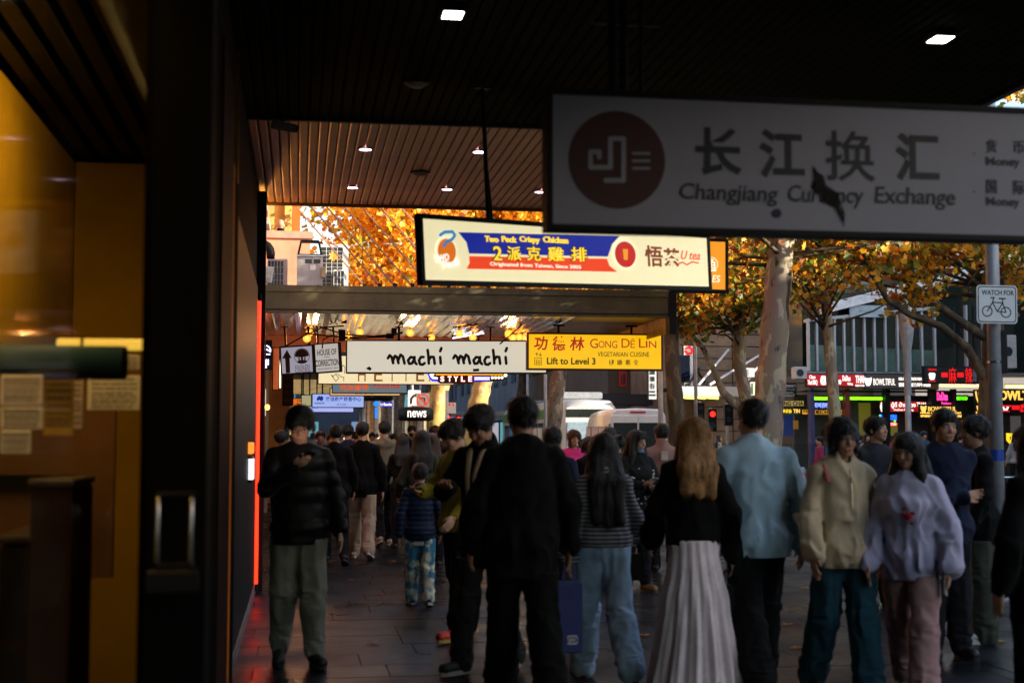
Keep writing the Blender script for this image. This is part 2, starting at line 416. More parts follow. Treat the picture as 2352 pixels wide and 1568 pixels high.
for x in (-.72, -.32): 
    wall_box('pilaster', x-.09, x+.05, 35.86, 35.998, 4.63, 8.59, ochre, B3); wall_box('capital', x-.13, x+.09, 35.80, 35.858, 6.1, 6.25, ochre, B3)
wall_box('window', -.66,-.44, 35.95, 35.995, 4.8, 6.1, mat('ochre_shade_glass', (.10,.05,.02), rough=.3), B3)
B4 = thing('far_shop_row', 'long dark row of shops closing the left side of the street', 'building')
wall_box('wall', -14,-.72, 62, 300, 0, 16, mat('far_dark', (.06,.05,.05), rough=.8, vary=.3, scale=.3), B4)
k = 0
for y in np.arange(63, 150, 5.0):
    wall_box('window', -.719,-.70, y, y+3.2, .5, 2.7, glow('far_shop_%d' % (k%4), [(1,.55,.2),(.3,.55,1),(1,.85,.6),(.9,.25,.1)][k%4], .8), B4); k += 1
for z in (5, 8, 11):
    for y in np.arange(64, 140, 6): wall_box('window', -.719,-.70, y, y+2.2, z, z+1.8, mat('upper_glass', (0,0,0)), B4)
# orange blade banner
ban = thing('vertical_banner', 'tall orange red vertical banner beside the ochre facade', 'banner', (-.08, 35.2, 4.2))
MB().bevbox(-.13,.055,0,.10,0,6.5,.01).build('board', mat('orange_red', (.85,.12,.01), rough=.5, vary=.04), ban)
MB().box(-.2,-.13,.03,.06,.3,.36).box(-.2,-.13,.03,.06,5.9,5.96).build('bracket', black_m, ban)

# ------------------------------------------------------------------ canopies over the footpath
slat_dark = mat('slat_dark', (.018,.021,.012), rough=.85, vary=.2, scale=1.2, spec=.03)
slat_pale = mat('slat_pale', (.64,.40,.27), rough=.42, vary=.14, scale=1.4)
edge_line = mat('slat_groove', (.006,.006,.005), rough=.9)
def canopy(label, x0, x1, y0, y1, z, roof_h, slat_m, under_m, fascia_m, n_group):
    c = thing('canopy', label, 'canopy', (x0, y0, z))
    W_, L_ = x1-x0, y1-y0
    MB().box(0, W_, 0, L_, .05, roof_h).build('roof', dark_m, c)
    n = int(W_/.085); o = None
    for i in range(n):
        if o is None:
            m = MB(); p = [(.003,.045),(.0,.0),(.012,-.006),(.066,-.006),(.072,.0),(.076,.045)]
            m.prism(p, .012, L_-.012); o = m.build('slat', slat_m, c)
        else: inst(o, (i*.085, 0, 0), c)
    MB().box(W_+.002, W_+.06, -.02, L_+.02, -.01, roof_h+.1).build('fascia', fascia_m, c)
    MB().box(0, W_, L_+.002, L_+.05, -.035, .05).build('fascia', fascia_m, c)
    return c
c1 = canopy('near dark slatted canopy over the footpath, almost black from below', -.45, 5.32, -28, 11.66, 4.2, .45, slat_dark, dark_m, black_m, 1)  # unseen length behind the camera added to shade the people
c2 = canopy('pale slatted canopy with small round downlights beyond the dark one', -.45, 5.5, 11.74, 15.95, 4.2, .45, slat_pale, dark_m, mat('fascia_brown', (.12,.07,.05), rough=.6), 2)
MB().box(0, 5.95, -.05, -.003, -.02, .45).build('beam', mat('beam_dark', (.03,.025,.02)), c2)

# canopy 3: plain fascia, mirror like soffit with bulbs
beam_m = mat('fascia_olive', (.085,.075,.035), rough=.7, vary=.3, scale=1.3, bump=.25)
soffit_m = mat('soffit_metal', (.66,.60,.56), rough=.16, metal=1, vary=.25, scale=7, bump=.5, bscale=5)
c3 = thing('canopy', 'low flat canopy with an olive fascia and a shiny metal underside', 'canopy', (-.7, 21.8, 3.5))
MB().box(0, 6.6, .12, 5.1, .30, .36).build('roof', conc, c3)
MB().box(0, 6.5, 0, .11, -.02, .30).build('fascia', beam_m, c3); MB().box(0, 6.5, -.02, .10, .301, .40).build('fascia', beam_m, c3)
MB().box(0, 6.48, -.012, -.001, .02, .035).build('fascia_strip', black_m, c3)
MB().box(6.46, 6.58, -.05, .12, -.28, .42).build('end_plate', black_m, c3)
sf = MB(); xs = np.arange(0, 4.86, .18)
for i, x in enumerate(xs):
    sf.add([(x,.12,.0),(x+.09,.12,-.022),(x+.09,4.9,-.022),(x,4.9,0)], [(0,1,2,3)]); sf.add([(x+.09,.12,-.022),(x+.18,.12,0),(x+.18,4.9,0),(x+.09,4.9,-.022)], [(0,1,2,3)])
sf.build('soffit', soffit_m, c3)
MB().box(5.06, 6.44, .12, 4.9, -.005, .0).build('soffit', mat('soffit_grey', (.14,.10,.06), rough=.4), c3)
pan = MB().bevbox(0,.012, 0, .38, -.27, .0, .003).build('panel', mat('side_panel', (.32,.19,.06), rough=.5, vary=.15), c3, loc=(6.45,.14,0))
for i in range(1, 12): inst(pan, (6.45, .14+i*.4, 0), c3)
MB().box(0,6.5,4.92,5.1,.02,.3).build('fascia', mat('fascia_back',(.30,.14,.08),rough=.6), c3)
# rear salmon fascia = canopy 4
c4 = thing('canopy', 'salmon pink fronted canopy behind the hanging bulbs', 'canopy', (-.7, 27.9, 3.25))
MB().box(0, 5.6, 0, .12, .02, .36).build('fascia', mat('salmon_paint', (.62,.25,.18), rough=.5, vary=.1), c4)
MB().box(0, 5.6, .125, 17, .3, .4).build('roof', dark_m, c4)
MB().box(0, 5.6, .125, 17, .18, .2).build('soffit', mat('soffit_dull', (.08,.07,.05), rough=.5), c4)
MB().box(5.601, 5.66, 0, 17, .0, .42).build('fascia', black_m, c4)
c5 = thing('canopy', 'farther grey olive canopy end seen below the small signs', 'canopy', (-.7, 47, 2.95))
MB().box(0, 3.2, 0, .14, .1, .62).build('fascia', beam_m, c5); MB().box(0, 3.2, .145, 3.6, .3, .5).build('roof', dark_m, c5); MB().box(3.201,3.26,0,3.6,.1,.62).build('fascia', beam_m, c5)

# downlights
def lamp_at(px, py, label, z=4.2, r=.055, square=False, power=5):
    p = atZ(px, py, z-.008)
    t = thing('downlight', label, 'downlight', p, group='downlights in the canopies')
    if square: MB().bevbox(-.075,.075,-.09,.09,-.045,.0,.01).build('case', black_m, t); MB().box(-.06,.06,-.075,.075,-.05,-.0455).build('diffuser', glow('lamp_white_sq', (1,.93,.97), 14), t)
    else:
        MB().lathe([(r*1.25,.0),(r*1.3,-.012),(r,-.014),(r,.004)], n=20).build('rim', mat('lamp_rim', (.25,.2,.18), rough=.35, metal=.6), t, smooth=True)
        MB().lathe([(0,-.012),(r*.97,-.012)], n=20).build('diffuser', glow('lamp_white', (1,.72,.95), 12), t)
    ld = bpy.data.lights.new('downlight_lamp', 'SPOT'); ld.energy = power; ld.color = (1,.84,.84); ld.energy *= .4; ld.spot_size = 2.2; ld.spot_blend = .8; ld.shadow_soft_size = .05
    lo = bpy.data.objects.new('downlight_lamp', ld); COL.objects.link(lo); lo.parent = t; lo.location = (0,0,-.06)
    return t
lamp_at(1040, 18, 'square white downlight in the dark canopy near the top centre', square=True, power=9)
lamp_at(2160, 75, 'square white downlight in the dark canopy above the currency sign', square=True, power=6)
lamp_at(839, 341, 'round downlight in the pale canopy, nearer one on the left', power=16)
lamp_at(1100, 347, 'round downlight in the pale canopy, just left of the hanging rods', power=16)
lamp_at(810, 429, 'round reddish downlight in the far row of the pale canopy, leftmost', power=10)
lamp_at(1027, 433, 'round downlight in the far row of the pale canopy, middle one', power=10)
lamp_at(1240, 439, 'round downlight in the far row beside the currency sign edge', power=10)
for (px, py, lb) in ((965, 395, 'small dusty unlit fitting in the middle of the pale canopy'), (957, 190, 'small black fitting fixed under the dark canopy')):
    t = thing('ceiling_fitting', lb, 'fitting', atZ(px, py, 4.19)); MB().lathe([(0,-.035),(.05,-.035),(.085,-.01),(.09,0)], n=16).build('cover', mat('fit_grey',(.16,.14,.12)), t, smooth=True)
    MB().lathe([(.09,.0),(.1,.0),(.1,-.006),(.085,-.012)], n=16).build('rim', black_m, t)
sc_ = thing('security_camera', 'small black security camera at the left end of the pale canopy', 'camera', atZ(650, 288, 4.1))
MB().tube([(0,.0,.09),(0,0,.03)], .02, 8).build('mount', black_m, sc_); MB().tube([(-.09,-.02,0),(.10,.02,-.02)], .035, 10).build('housing', mat('cam_grey',(.05,.05,.05)), sc_); MB().tube([(.10,.02,-.02),(.118,.0235,-.0235)], .03, 10).build('lens', tealglass, sc_)

# hanging globe bulbs with their cords
bulb_c = s2l((255,150,40))
bulbs = [((711,764),24.6),((705,777),23.8),((826,763),24.6),((801,775),25.5),((942,764),24.6),((1055,766),24.6),((1168,765),24.6),((991,775),25.6),((1086,775),25.6),((1178,776),25.6),((1193,774),25.6),((1207,776),26),((1168,768),24.6),((1178,770),26.3)]
def bulb_glass():
    m = bpy.data.materials.new('bulb_glass'); m.use_nodes = True; nt = m.node_tree; nt.nodes.clear(); L = nt.links
    o = nt.nodes.new('ShaderNodeOutputMaterial'); mx = nt.nodes.new('ShaderNodeMixShader'); mx.inputs[0].default_value = .5
    t = nt.nodes.new('ShaderNodeBsdfTransparent'); t.inputs['Color'].default_value = (1,.7,.35,1)
    e = nt.nodes.new('ShaderNodeEmission'); e.inputs['Color'].default_value = (1,.33,.04,1); e.inputs['Strength'].default_value = 1.1
    L.new(t.outputs[0], mx.inputs[1]); L.new(e.outputs[0], mx.inputs[2]); L.new(mx.outputs[0], o.inputs[0]); return m
proto = None
for i, ((px, py), Y) in enumerate(bulbs):
    p = atY(px, py, Y)
    if proto is None:
        proto = thing('hanging_bulb', 'x', 'light bulb', p, group='amber globe bulbs under the shiny canopy')
        g = MB().ball((0,0,0), .066, 12).build('globe', bulb_glass(), proto, smooth=True)
        MB().ball((0,0,.0), .026, 8).build('filament', glow('filament', (1,.42,.06), 22), proto, smooth=True)
        MB().tube([(0,0,.05),(0,0,.10)], .02, 8).build('socket', brass, proto)
        MB().tube([(0,0,.10),(0,0,.30)], .004, 5).build('cord', black_m, proto)
        o = proto
    else: o = copy_tree(proto); o.location = p
    o['label'] = ['amber globe bulb leftmost of the row under the shiny canopy', 'amber bulb just under the leftmost one above the arrow sign', 'amber globe bulb above the house of correction sign', 'faint bulb just right of the house of correction sign top', 'amber globe bulb above the left part of the machi sign', 'amber globe bulb above the middle of the machi sign', 'amber globe bulb above the right part of the machi sign', 'far amber bulb showing its tip behind the machi sign, left one', 'far amber bulb behind the machi sign, middle one', 'far bulb left of three close together by the yellow sign', 'far bulb middle of three close together by the yellow sign', 'far bulb nearest the yellow sign top corner', 'bulb just above the right end of the machi sign in second row', 'small bulb farthest back near the yellow sign'][i]
# a point of warm light for the bulbs as a group sits in the middle bulb
for b_i, (px,py,Y) in enumerate(((942,764,24.6),(1168,765,24.6),(711,764,24.6))):
    ld = bpy.data.lights.new('bulb_lamp', 'POINT'); ld.energy = 18; ld.color = (1,.42,.14); ld.shadow_soft_size = .06
    lo = bpy.data.objects.new('bulb_lamp', ld); COL.objects.link(lo); lo.location = atY(px,py,Y)+Vector((0,-.0,-.075))
for (a, b, Yt, lb) in (((1148,812),(1260,800),26.4,'white fluorescent tube fixed behind the machi sign'), ):
    pass
t = thing('fluorescent_tube', 'long slanted fluorescent tube light above the machi sign', 'light', atY(1040, 776, 26.2))
MB().tube([(0,0,0),(.85,-.9,.10)], .014, 8).build('tube', glow('tube_white', (.95,.85,1), 4), t, smooth=True); MB().box(-.02,.02,-.02,.02,0,.12).build('bracket', black_m, t)
t = thing('string_cable', 'black cables sagging between the sign hangers under the shiny canopy', 'cable', (0,0,0))
m = MB()
for (pts) in ([(650,798),(700,770),(740,752),(790,748)], [(735,750),(790,768),(860,772),(925,765)], [(700,765),(760,772),(830,776),(900,772),(925,762)], [(740,800),(742,780),(760,770),(800,778),(890,772)], [(1148,790),(1200,745),(1262,716)], [(900,770),(918,745),(960,730),(1040,728)], [(1040,752),(1150,738),(1290,722)]):
    P = [atY(x, y, 23.7) for x, y in pts]; m.tube(P, .012, 6)
m.build('cable', black_m, t)
for (px,py,w,h_) in ((785,770,16,26),(790,736,13,12),(905,760,12,14),(895,772,18,12)):
    p = atY(px,py,23.6); MB().bevbox(p.x-w*.0036,p.x+w*.0036,23.55,23.7,p.z-h_*.0036,p.z+h_*.0036,.01).build('junction_box', black_m, t)

# ------------------------------------------------------------------ on the roof of canopy 3
T3 = 3.87
w_ = thing('roof_wall', 'salmon rendered parapet wall standing on the canopy roof', 'wall', (0,0,0))
MB().box(-.70,.17,26.6,26.9,T3,5.28).build('wall', mat('salmon_wall', (.55,.25,.16), rough=.8, vary=.12, scale=2), w_); MB().bevbox(-.72,.22,26.54,26.96,5.282,5.42,.01).build('coping', mat('coping', (.36,.24,.18), rough=.7), w_)
fl = MB().box(-.72,5.5,27.0,34,T3-.3,T3).build('roof_terrace', conc, kind='structure')

ac_white = mat('ac_white', (.55,.53,.52), rough=.45, vary=.08); ac_dark = mat('ac_dark', (.02,.03,.035), rough=.3)
def ac_unit(label, x0, x1, y, z0, z1, dep=.35, nx=4, nz=7, fins=False):
    t = thing('air_conditioner', label, 'air conditioner', (x0, y, z0)); w, h = x1-x0, z1-z0
    MB().bevbox(0, w, .02, dep, 0.03, h, .015).build('case', ac_white, t); MB().box(.03*w, .80*w, .012, .0195, .08*h, .95*h).build('fan_opening', ac_dark, t)
    g = MB()
    for i in range(nx+1): x = .03*w+.77*w*i/nx; g.tube([(x,.008,.08*h),(x,.008,.95*h)], .005, 5)
    for i in range(nz+1): z = (.08+.87*i/nz)*h; g.tube([(.03*w,.004,z),(.80*w,.004,z)], .004, 5)
    g.build('grille', ac_white, t)
    for x in (.1*w, .85*w): MB().box(x-.02,x+.02,.05,dep-.05,0,.03).build('foot', black_m, t)
    return t
def q(px, py, Y): p = atY(px,py,Y); return p.x, p.z
xa, zt = q(614, 593, 24.5); xb, zb = q(660, 652, 24.5)
ac_unit('white air conditioner with a square grille standing beside the roof wall', xa, xb, 24.5, T3, zt, .3, 5, 6)
xa, zt = q(735, 560, 25.2); xb, _ = q(800, 652, 25.2)
ac_unit('tall air conditioner with dark green fins behind the metal box', xa, xb, 25.2, T3, zt, .4, 4, 14)
xa, zt = q(766, 618, 24.9); xb, _ = q(796, 652, 24.9)
ac_unit('small low condenser in front of the tall finned one', xa, xb, 24.9, T3, zt, .25, 3, 5)
# metal exhaust box with open black hood
xa, zt = q(682, 588, 24.0); xb, _ = q(741, 652, 24.0)
t = thing('exhaust_box', 'galvanised metal exhaust box with an open black hood on the canopy roof', 'exhaust box', (xa, 24.0, T3))
W_, H_ = xb-xa, zt-T3
MB().bevbox(0,W_,0,.5,0,H_,.008).build('case', mat('galvanised', (.42,.38,.38), rough=.5, metal=.35, vary=.12, scale=4), t)
MB().box(-.02,W_+.02,-.02,.02,H_,H_+.02).build('rim', steel, t)
hd = MB()
fo = [(.02,0,H_+.021),(W_-.02,0,H_+.021),(W_-.07,.16,H_+.28),(.07,.16,H_+.28)]
for (a, b) in ((0,1),(1,2),(2,3),(3,0)):
    hd.tube([fo[a], fo[b]], .018, 6)
hd.add([(.02,.02,H_+.02),(.07,.18,H_+.28),(.07,.5,H_+.28),(.02,.5,H_+.02)], [(0,1,2,3)]); hd.add([(W_-.02,.02,H_+.02),(W_-.07,.18,H_+.28),(W_-.07,.5,H_+.28),(W_-.02,.5,H_+.02)], [(0,1,2,3)])
hd.add([(.07,.17,H_+.285),(W_-.07,.17,H_+.285),(W_-.07,.5,H_+.285),(.07,.5,H_+.285)], [(0,1,2,3)])
hd.build('hood', black_m, t)
for x in (.14, .28): MB().box(x*1.0, x+.11, -.006, -.001, H_-.12, H_-.05).build('vent', ac_dark, t)
MB().box(.22,.31,-.005,-.001,H_-.24,H_-.14).build('label_sheet', white_paint, t)
MB().bevbox(W_-.02,W_+.05,-.06,-.01,H_-.36,H_-.18,.004).build('junction_box', mat('jb_tan', (.4,.3,.16)), t)
m = MB(); m.tube([(.03,-.12,.0),(.12,-.14,.10),(.24,-.14,.20),(.36,-.14,.24),(.44,-.13,.20),(.49,-.1,.08),(.5,-.08,0)], .028, 10); m.build('hose', mat('hose_blue', (.012,.014,.03), rough=.35), t, smooth=True)
xa, zt = q(604, 560, 24.0)
t = thing('vent_duct', 'black curved ribbed duct elbow coming out of the wall over the canopy', 'duct', (xa-.1, 24.0, zt-.05))
m = MB(); P = []
for i in range(9): a = math.pi/2*i/8; P.append((.06+.17*math.sin(a), 0, .06-.17*(1-math.cos(a))))
P.append((.23,0,-.2)); m.tube([(-.1,0,.06)]+P, [.07]*2+[.068,.072]*4+[.065], 12); m.build('elbow', black_m, t, smooth=True)
xa, zt = q(607, 612, 23.9)
t = thing('wall_vent', 'small slatted white vent tilted over the canopy roof by the wall', 'vent', (xa-.03, 23.7, zt-.28), rot=(0,.12,0))
MB().bevbox(0,.16,.01,.1,0,.27,.01).build('case', ac_white, t)
for i in range(9): MB().box(.015,.145,0,.009,.03+i*.026,.043+i*.026).build('slat', mat('vent_slat',(.5,.45,.42)), t)
MB().tube([(0,.04,.0),(-.02,.04,-.06),(.06,.04,-.09)], .02, 6).build('pipe', ac_white, t); MB().tube([(.08,.04,0),(.08,.04,-.18)], .012, 6).build('bracket', ac_white, t)

# tie rods of canopy 3
rod_m = mat('rod_rust', (.30,.16,.09), rough=.5, metal=.3, vary=.2)
pro = None
for i, x0 in enumerate((700, 735, 775, 815, 858, 905, 950, 665)):
    Y = 22.4+i*.35
    a = atY(x0, 455, Y); sl = 1.16
    b = atY(x0+(655-455)/sl, 655, Y)
    zt_ = 8.2; a2 = b + (a-b)*((zt_-b.z)/(a.z-b.z))
    t = thing('tie_rod', ['thin tie rod crossing the sky gap', 'tie rod passing the edge of the golden leaves', 'pale tie rod over the golden foliage', 'fourth tie rod from the left over the leaves', 'middle brown tie rod slanting across the golden tree', 'sixth tie rod from the left over the leaves', 'rightmost tie rod ending behind the chicken shop sign', 'leftmost tie rod near the bald man'][i], 'tie rod', b, group='slanting tie rods holding the canopy')
    MB().tube([Vector((0,0,-.02)), a2-b], .013, 6).build('rod', rod_m, t); MB().box(-.03,.03,-.02,.02,-.06,.03).build('anchor', black_m, t)

# interior of the near shop: news rack with papers, counter, ceiling lamp, added wall wash
ld = bpy.data.lights.new('shop_lamp', 'AREA'); ld.energy = 19; ld.color = (1,.60,.18); ld.size = .5; ld.shape = 'RECTANGLE'; ld.size_y = 4.5  # area lamp added to brighten the amber wall
lo = bpy.data.objects.new('shop_lamp', ld); COL.objects.link(lo); lo.location = (-.72, 5.0, 3.24); lo.rotation_euler = (0, math.radians(38), 0); ld.size = .14
MB().bevbox(-.80,-.60,2.6,7.4,3.26,3.32,.01).build('added_strip_fitting', black_m, A)  # fitting added to go with the wall wash lamp
t = thing('shop_ceiling_lamp', 'bright oval ceiling lamp seen through the shop window', 'lamp', atD(256,36,4.6)); t.location.z = 3.18
MB().lathe([(0,-.03),(.04,-.025),(.05,0)], n=16).build('diffuser', glow('shop_lamp_w', (1,.8,.85), 9), t); MB().lathe([(.05,0),(.06,.01),(.02,.12)], n=12).build('cap', black_m, t)
rack = thing('news_rack', 'newspaper rack with papers behind the shop window', 'news rack', (0,0,0))
MB().box(-1.40,-1.36,3.6,6.4,1.35,1.40).box(-1.40,-.95,6.40,6.44,1.35,1.40).build('shelf', black_m, rack)
MB().box(-1.40,-.80,6.45,6.5,.95,1.95).build('back_panel', mat('rack_brown',(.15,.07,.02)), rack)
paper_cols = [(.9,.85,.95),(.9,.9,.95),(.9,.75,.8),(.75,.5,.06),(.85,.85,.9)]
def paper(px0,py0,px1,py1,Y,ci,lb,teal=False):
    a = atY(px0,py1,Y); b = atY(px1,py0,Y)
    t = thing('newspaper', lb, 'newspaper', (a.x, Y, a.z), group='papers in the shop window rack'); w, h = b.x-a.x, b.z-a.z
    pm = mat('paper_%d'%ci, paper_cols[ci], rough=.8, vary=.12, scale=5)
    MB().bevbox(0,w,0,.015,0,h,.003).build('sheet', pm, t)
    g = MB()
    rr = random.Random(ci*7+int(px0))
    z = h*.9
    while z > h*.08:
        x = w*.08
        while x < w*.9: ww = w*rr.uniform(.05,.22); g.box(x, min(x+ww, w*.94), -.002, -.0005, z-h*.03, z); x += ww+w*.03
        z -= h*rr.uniform(.06,.14)
    g.build('print', mat('print_ink', (.04,.03,.05)), t)
paper(0,862,98,930,5.0,0,'front page of a pale pink paper, upper left in the window rack')
paper(0,935,98,985,5.0,1,'cream paper below the pale pink one in the window rack')
paper(0,988,70,1042,4.95,1,'lowest folded cream paper at the left edge of the rack')
paper(100,868,170,1000,5.3,3,'yellow covered magazine standing in the window rack')
paper(150,858,190,985,5.5,2,'narrow peach magazine beside the yellow one')
paper(200,862,322,942,5.8,4,'grey paper with bold black letters on the right of the rack')
paper(240,815,320,848,5.8,0,'pink folded paper on the upper right shelf')
t = thing('awning_roll', 'dark teal rolled awning above the newspaper rack', 'awning', atY(150, 832, 5.2))
MB().tube([(-.9,0,0),(.20,0,.0)], .06, 14).build('roll', mat('teal_cloth', (.008,.05,.075), rough=.7), t, smooth=True); MB().tube([(-.9,0,.0),(-.93,0,0)], .062, 12).tube([(.20,0,0),(.21,0,0)], .058, 12).build('end_cap', mat('cap_dark',(.002,.003,.003),spec=.05,rough=.9), t)
t = thing('yellow_tube_light', 'short horizontal yellow strip above the teal awning roll', 'light', atY(235, 791, 5.4))
MB().bevbox(-.16,.17,-.02,.02,-.02,.02,.006).build('strip', glow('yel_strip', (1,.62,.08), .75), t); MB().box(-.075,-.065,-.025,.025,-.025,.025).build('clip', black_m, t)
for (a,b,c,lb) in ((0,68,1228,'dark cabinet at the lower left inside the shop'), (72,165,1100,'brown cabinet next to the dark one inside the shop')):
    p = atY(a,c,4.9); p2 = atY(b,c,4.9)
    t = thing('cabinet', lb, 'cabinet', (max(p.x,-1.40), 4.9, 0)); ww = p2.x-max(p.x,-1.40)
    MB().bevbox(0,ww,0,.5,0,p.z-.03,.01).build('body', mat('cab_brown' if a else 'cab_dark', (.03,.014,.006) if a else (.008,.007,.008), rough=.4, spec=.15), t); MB().bevbox(-.01,ww+.005,-.01,.51,p.z-.028,p.z,.006).build('top', mat('cab_top',(.03,.02,.018),rough=.4), t)


# off-frame building row added and sized to keep the low sun off the street
OP = thing('added_shade_row', 'tall plain unseen building row added across the road to shade the street', 'building')
OP2 = thing('added_shade_block', 'grey block added behind the glass restaurant roof to shade the stone building', 'building')  # block added so the sun does not reach the stone building
MB().box(26,40,57.5,62,0,11).build('wall', mat('shade_block_grey', (.16,.16,.17), rough=.8, vary=.15, scale=.4), OP2)
for z in (7.2,9.2):
    for x in np.arange(26.6,39,2.2): MB().box(x,x+1.4,57.42,57.495,z,z+1.2).build('window', mat('upper_glass',(0,0,0)), OP2)
opm = mat('opposite_wall', (.28,.22,.18), rough=.85, vary=.15, scale=.5)
wall_box('wall', 24, 42, -80, 9, 0, 9.4, opm, OP)
wall_box('wall', 24, 42, 9.05, 41.5, 0, 8.2, opm, OP)
for z in (1,5):
    for y in np.arange(-20, 39, 5): wall_box('window', 23.93, 23.999, y, y+2.6, z, z+2.4, mat('upper_glass', (0,0,0)), OP)
# ------------------------------------------------------------------ signs
ink = mat('ink_black', (.008,.007,.014), rough=.5, vary=.05)
def sign(label, name, face, L, T, R_, B, depth=.16, border=.018, frame_m=None, panel_m=None, px=True):
    """light box: L,T,R,B outer edges measured on its front plane"""
    a, b = face.uv(L, B) if px else (L, B); c, d = (face.uv(R_, B)[0], face.uv(L, T)[1]) if px else (R_, T)
    t = thing(name, label, 'sign', face.o, rot=face.rot)
    fr = MB(); fr.box(a, c, 0, depth, b, b+border).box(a, c, 0, depth, d-border, d).box(a, a+border, .0005, depth-.0005, b+border, d-border).box(c-border, c, .0005, depth-.0005, b+border, d-border)
    fr.build('frame', frame_m or black_m, t, bevel=.002)
    MB().box(a+border, c-border, .012, depth-.01, b+border, d-border).build('panel', panel_m, t)
    return t, (a, b, c, d)
YF = .012   # front of the panel in the sign frame
def hang(t, face, pxs, ztop, d, dy=.08, r=.014, brace=False):
    """hanger rods from the sign top to the soffit, local coordinates"""
    for x in pxs:
        m = MB(); h = ztop - (face.o + face.a*x + face.b*d).z
        m.tube([(x, dy, d), (x, dy, d+h)], r, 8)
        if brace: m.tube([(x+.04, dy, d), (x+.01, dy, d+.35)], r*.7, 6)
        m.box(x-.07, x+.07, dy-.03, dy+.03, d+h-.015, d+h); m.build('hanger', black_m, t)

# --- Changjiang currency exchange
f = Face(atY(1262, 530, 5.93), math.radians(1.0), 0.0)
grey_face = mat('dull_white_panel', (.33,.33,.42), rough=.55, vary=.05, scale=1.2)
t, (a,b,c,d) = sign('large unlit grey white currency exchange sign with dark red round logo', 'currency_exchange_sign', f, 1257, 201, 2700, 527, .12, .026, panel_m=grey_face)
dr = mat('dark_red', (.055,.003,.004), rough=.5, vary=.05)
cx, cz = f.uv(1419, 366); rr_ = f.uv(1529, 366)[0]-cx
MB().disc(cx, cz, rr_, rr_*1.0, YF-.004, YF-.0002, 48).build('round_logo', dr, t)
m = MB()
def P_(pts, w): m.stroke([f.uv(*p) for p in pts], w, YF-.008, YF-.0042)
wq = .020
P_([(1357,348),(1377,348),(1377,360)],wq); P_([(1357,348),(1357,384),(1403,384),(1403,318),(1433,318),(1433,414),(1392,414)],wq)
for y in (352,369,386): P_([(1455,y),(1492,y)], .010)
m.build('logo_mark', grey_face, t)
letters(t, f, [('长',1598,292,1706,402,dict(bold=.028)),('江',1746,296,1850,408,dict(bold=.028)),('换',1898,300,2012,415,dict(bold=.008)),('汇',2060,305,2160,415,dict(bold=.028)),
 ('Changjiang',1562,422,1789,471,dict(bold=.012,shear=.1)),('Currency',1812,426,1986,476,dict(bold=.012,shear=.1)),('Exchange',2011,430,2197,480,dict(bold=.012,shear=.1))]
 +[(s_,x0,y0,x1,y1,dict(bold=.02)) for (s_,x0,y0,x1,y1) in (('货',2268,320,2292,350),('币',2330,322,2356,352),('Money',2268,360,2345,386),('国',2268,412,2292,444),('际',2330,414,2356,446),('Money',2268,452,2345,478),('Exchange',2360,362,2470,388),('Transfer',2360,454,2470,480))], ink, YF, .003)
m = MB()
for y in (352,440): u = f.uv(2240,y); m.disc(u[0],u[1],.004,.004,YF-.003,YF)
m.build('dots', ink, t)
u = f.uv(1786,489); MB().disc(u[0],u[1],.021,.021,YF-.004,YF-.0001).build('round_sticker', mat('navy_sticker',(.01,.012,.06)), t)
m = MB()   # irregular dark blotch across the word, patchy and partly see-through
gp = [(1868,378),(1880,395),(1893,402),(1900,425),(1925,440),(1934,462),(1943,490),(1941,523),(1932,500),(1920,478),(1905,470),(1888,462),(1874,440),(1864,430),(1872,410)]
m.prism([f.uv(*p) for p in gp], YF-.0036, YF-.0034); gm = mat('dark_blotch', (.012,.012,.012), rough=.9, vary=.4, scale=20); nt = gm.node_tree; tr = nt.nodes.new('ShaderNodeBsdfTransparent'); mx = nt.nodes.new('ShaderNodeMixShader'); nz = nt.nodes.new('ShaderNodeTexNoise'); nz.inputs['Scale'].default_value = 16; tcg = nt.nodes.new('ShaderNodeTexCoord'); mrg = nt.nodes.new('ShaderNodeMapRange'); mrg.inputs[1].default_value = .35; mrg.inputs[2].default_value = .55
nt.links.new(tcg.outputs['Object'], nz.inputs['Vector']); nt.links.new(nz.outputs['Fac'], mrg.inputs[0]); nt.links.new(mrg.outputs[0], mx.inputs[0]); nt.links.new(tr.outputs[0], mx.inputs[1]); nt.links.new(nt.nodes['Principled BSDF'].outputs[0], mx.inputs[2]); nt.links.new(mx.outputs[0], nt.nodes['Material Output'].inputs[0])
m.build('blotch_patch', gm, t)
h0 = f.uv(1420,205)[0]
hang(t, f, [h0, h0+.05], 4.15, d, .1, .018); hang(t, f, [f.uv(1486,205)[0]], 4.15, d, .1, .009)
hang(t, f, [f.uv(2500,205)[0]], 4.15, d, .1, .018)
for zz in (.32,.36): MB().box(h0-.09,h0+.22,.09,.12,d+zz,d+zz+.012).build('cross_bar', black_m, t) if zz < .33 else None

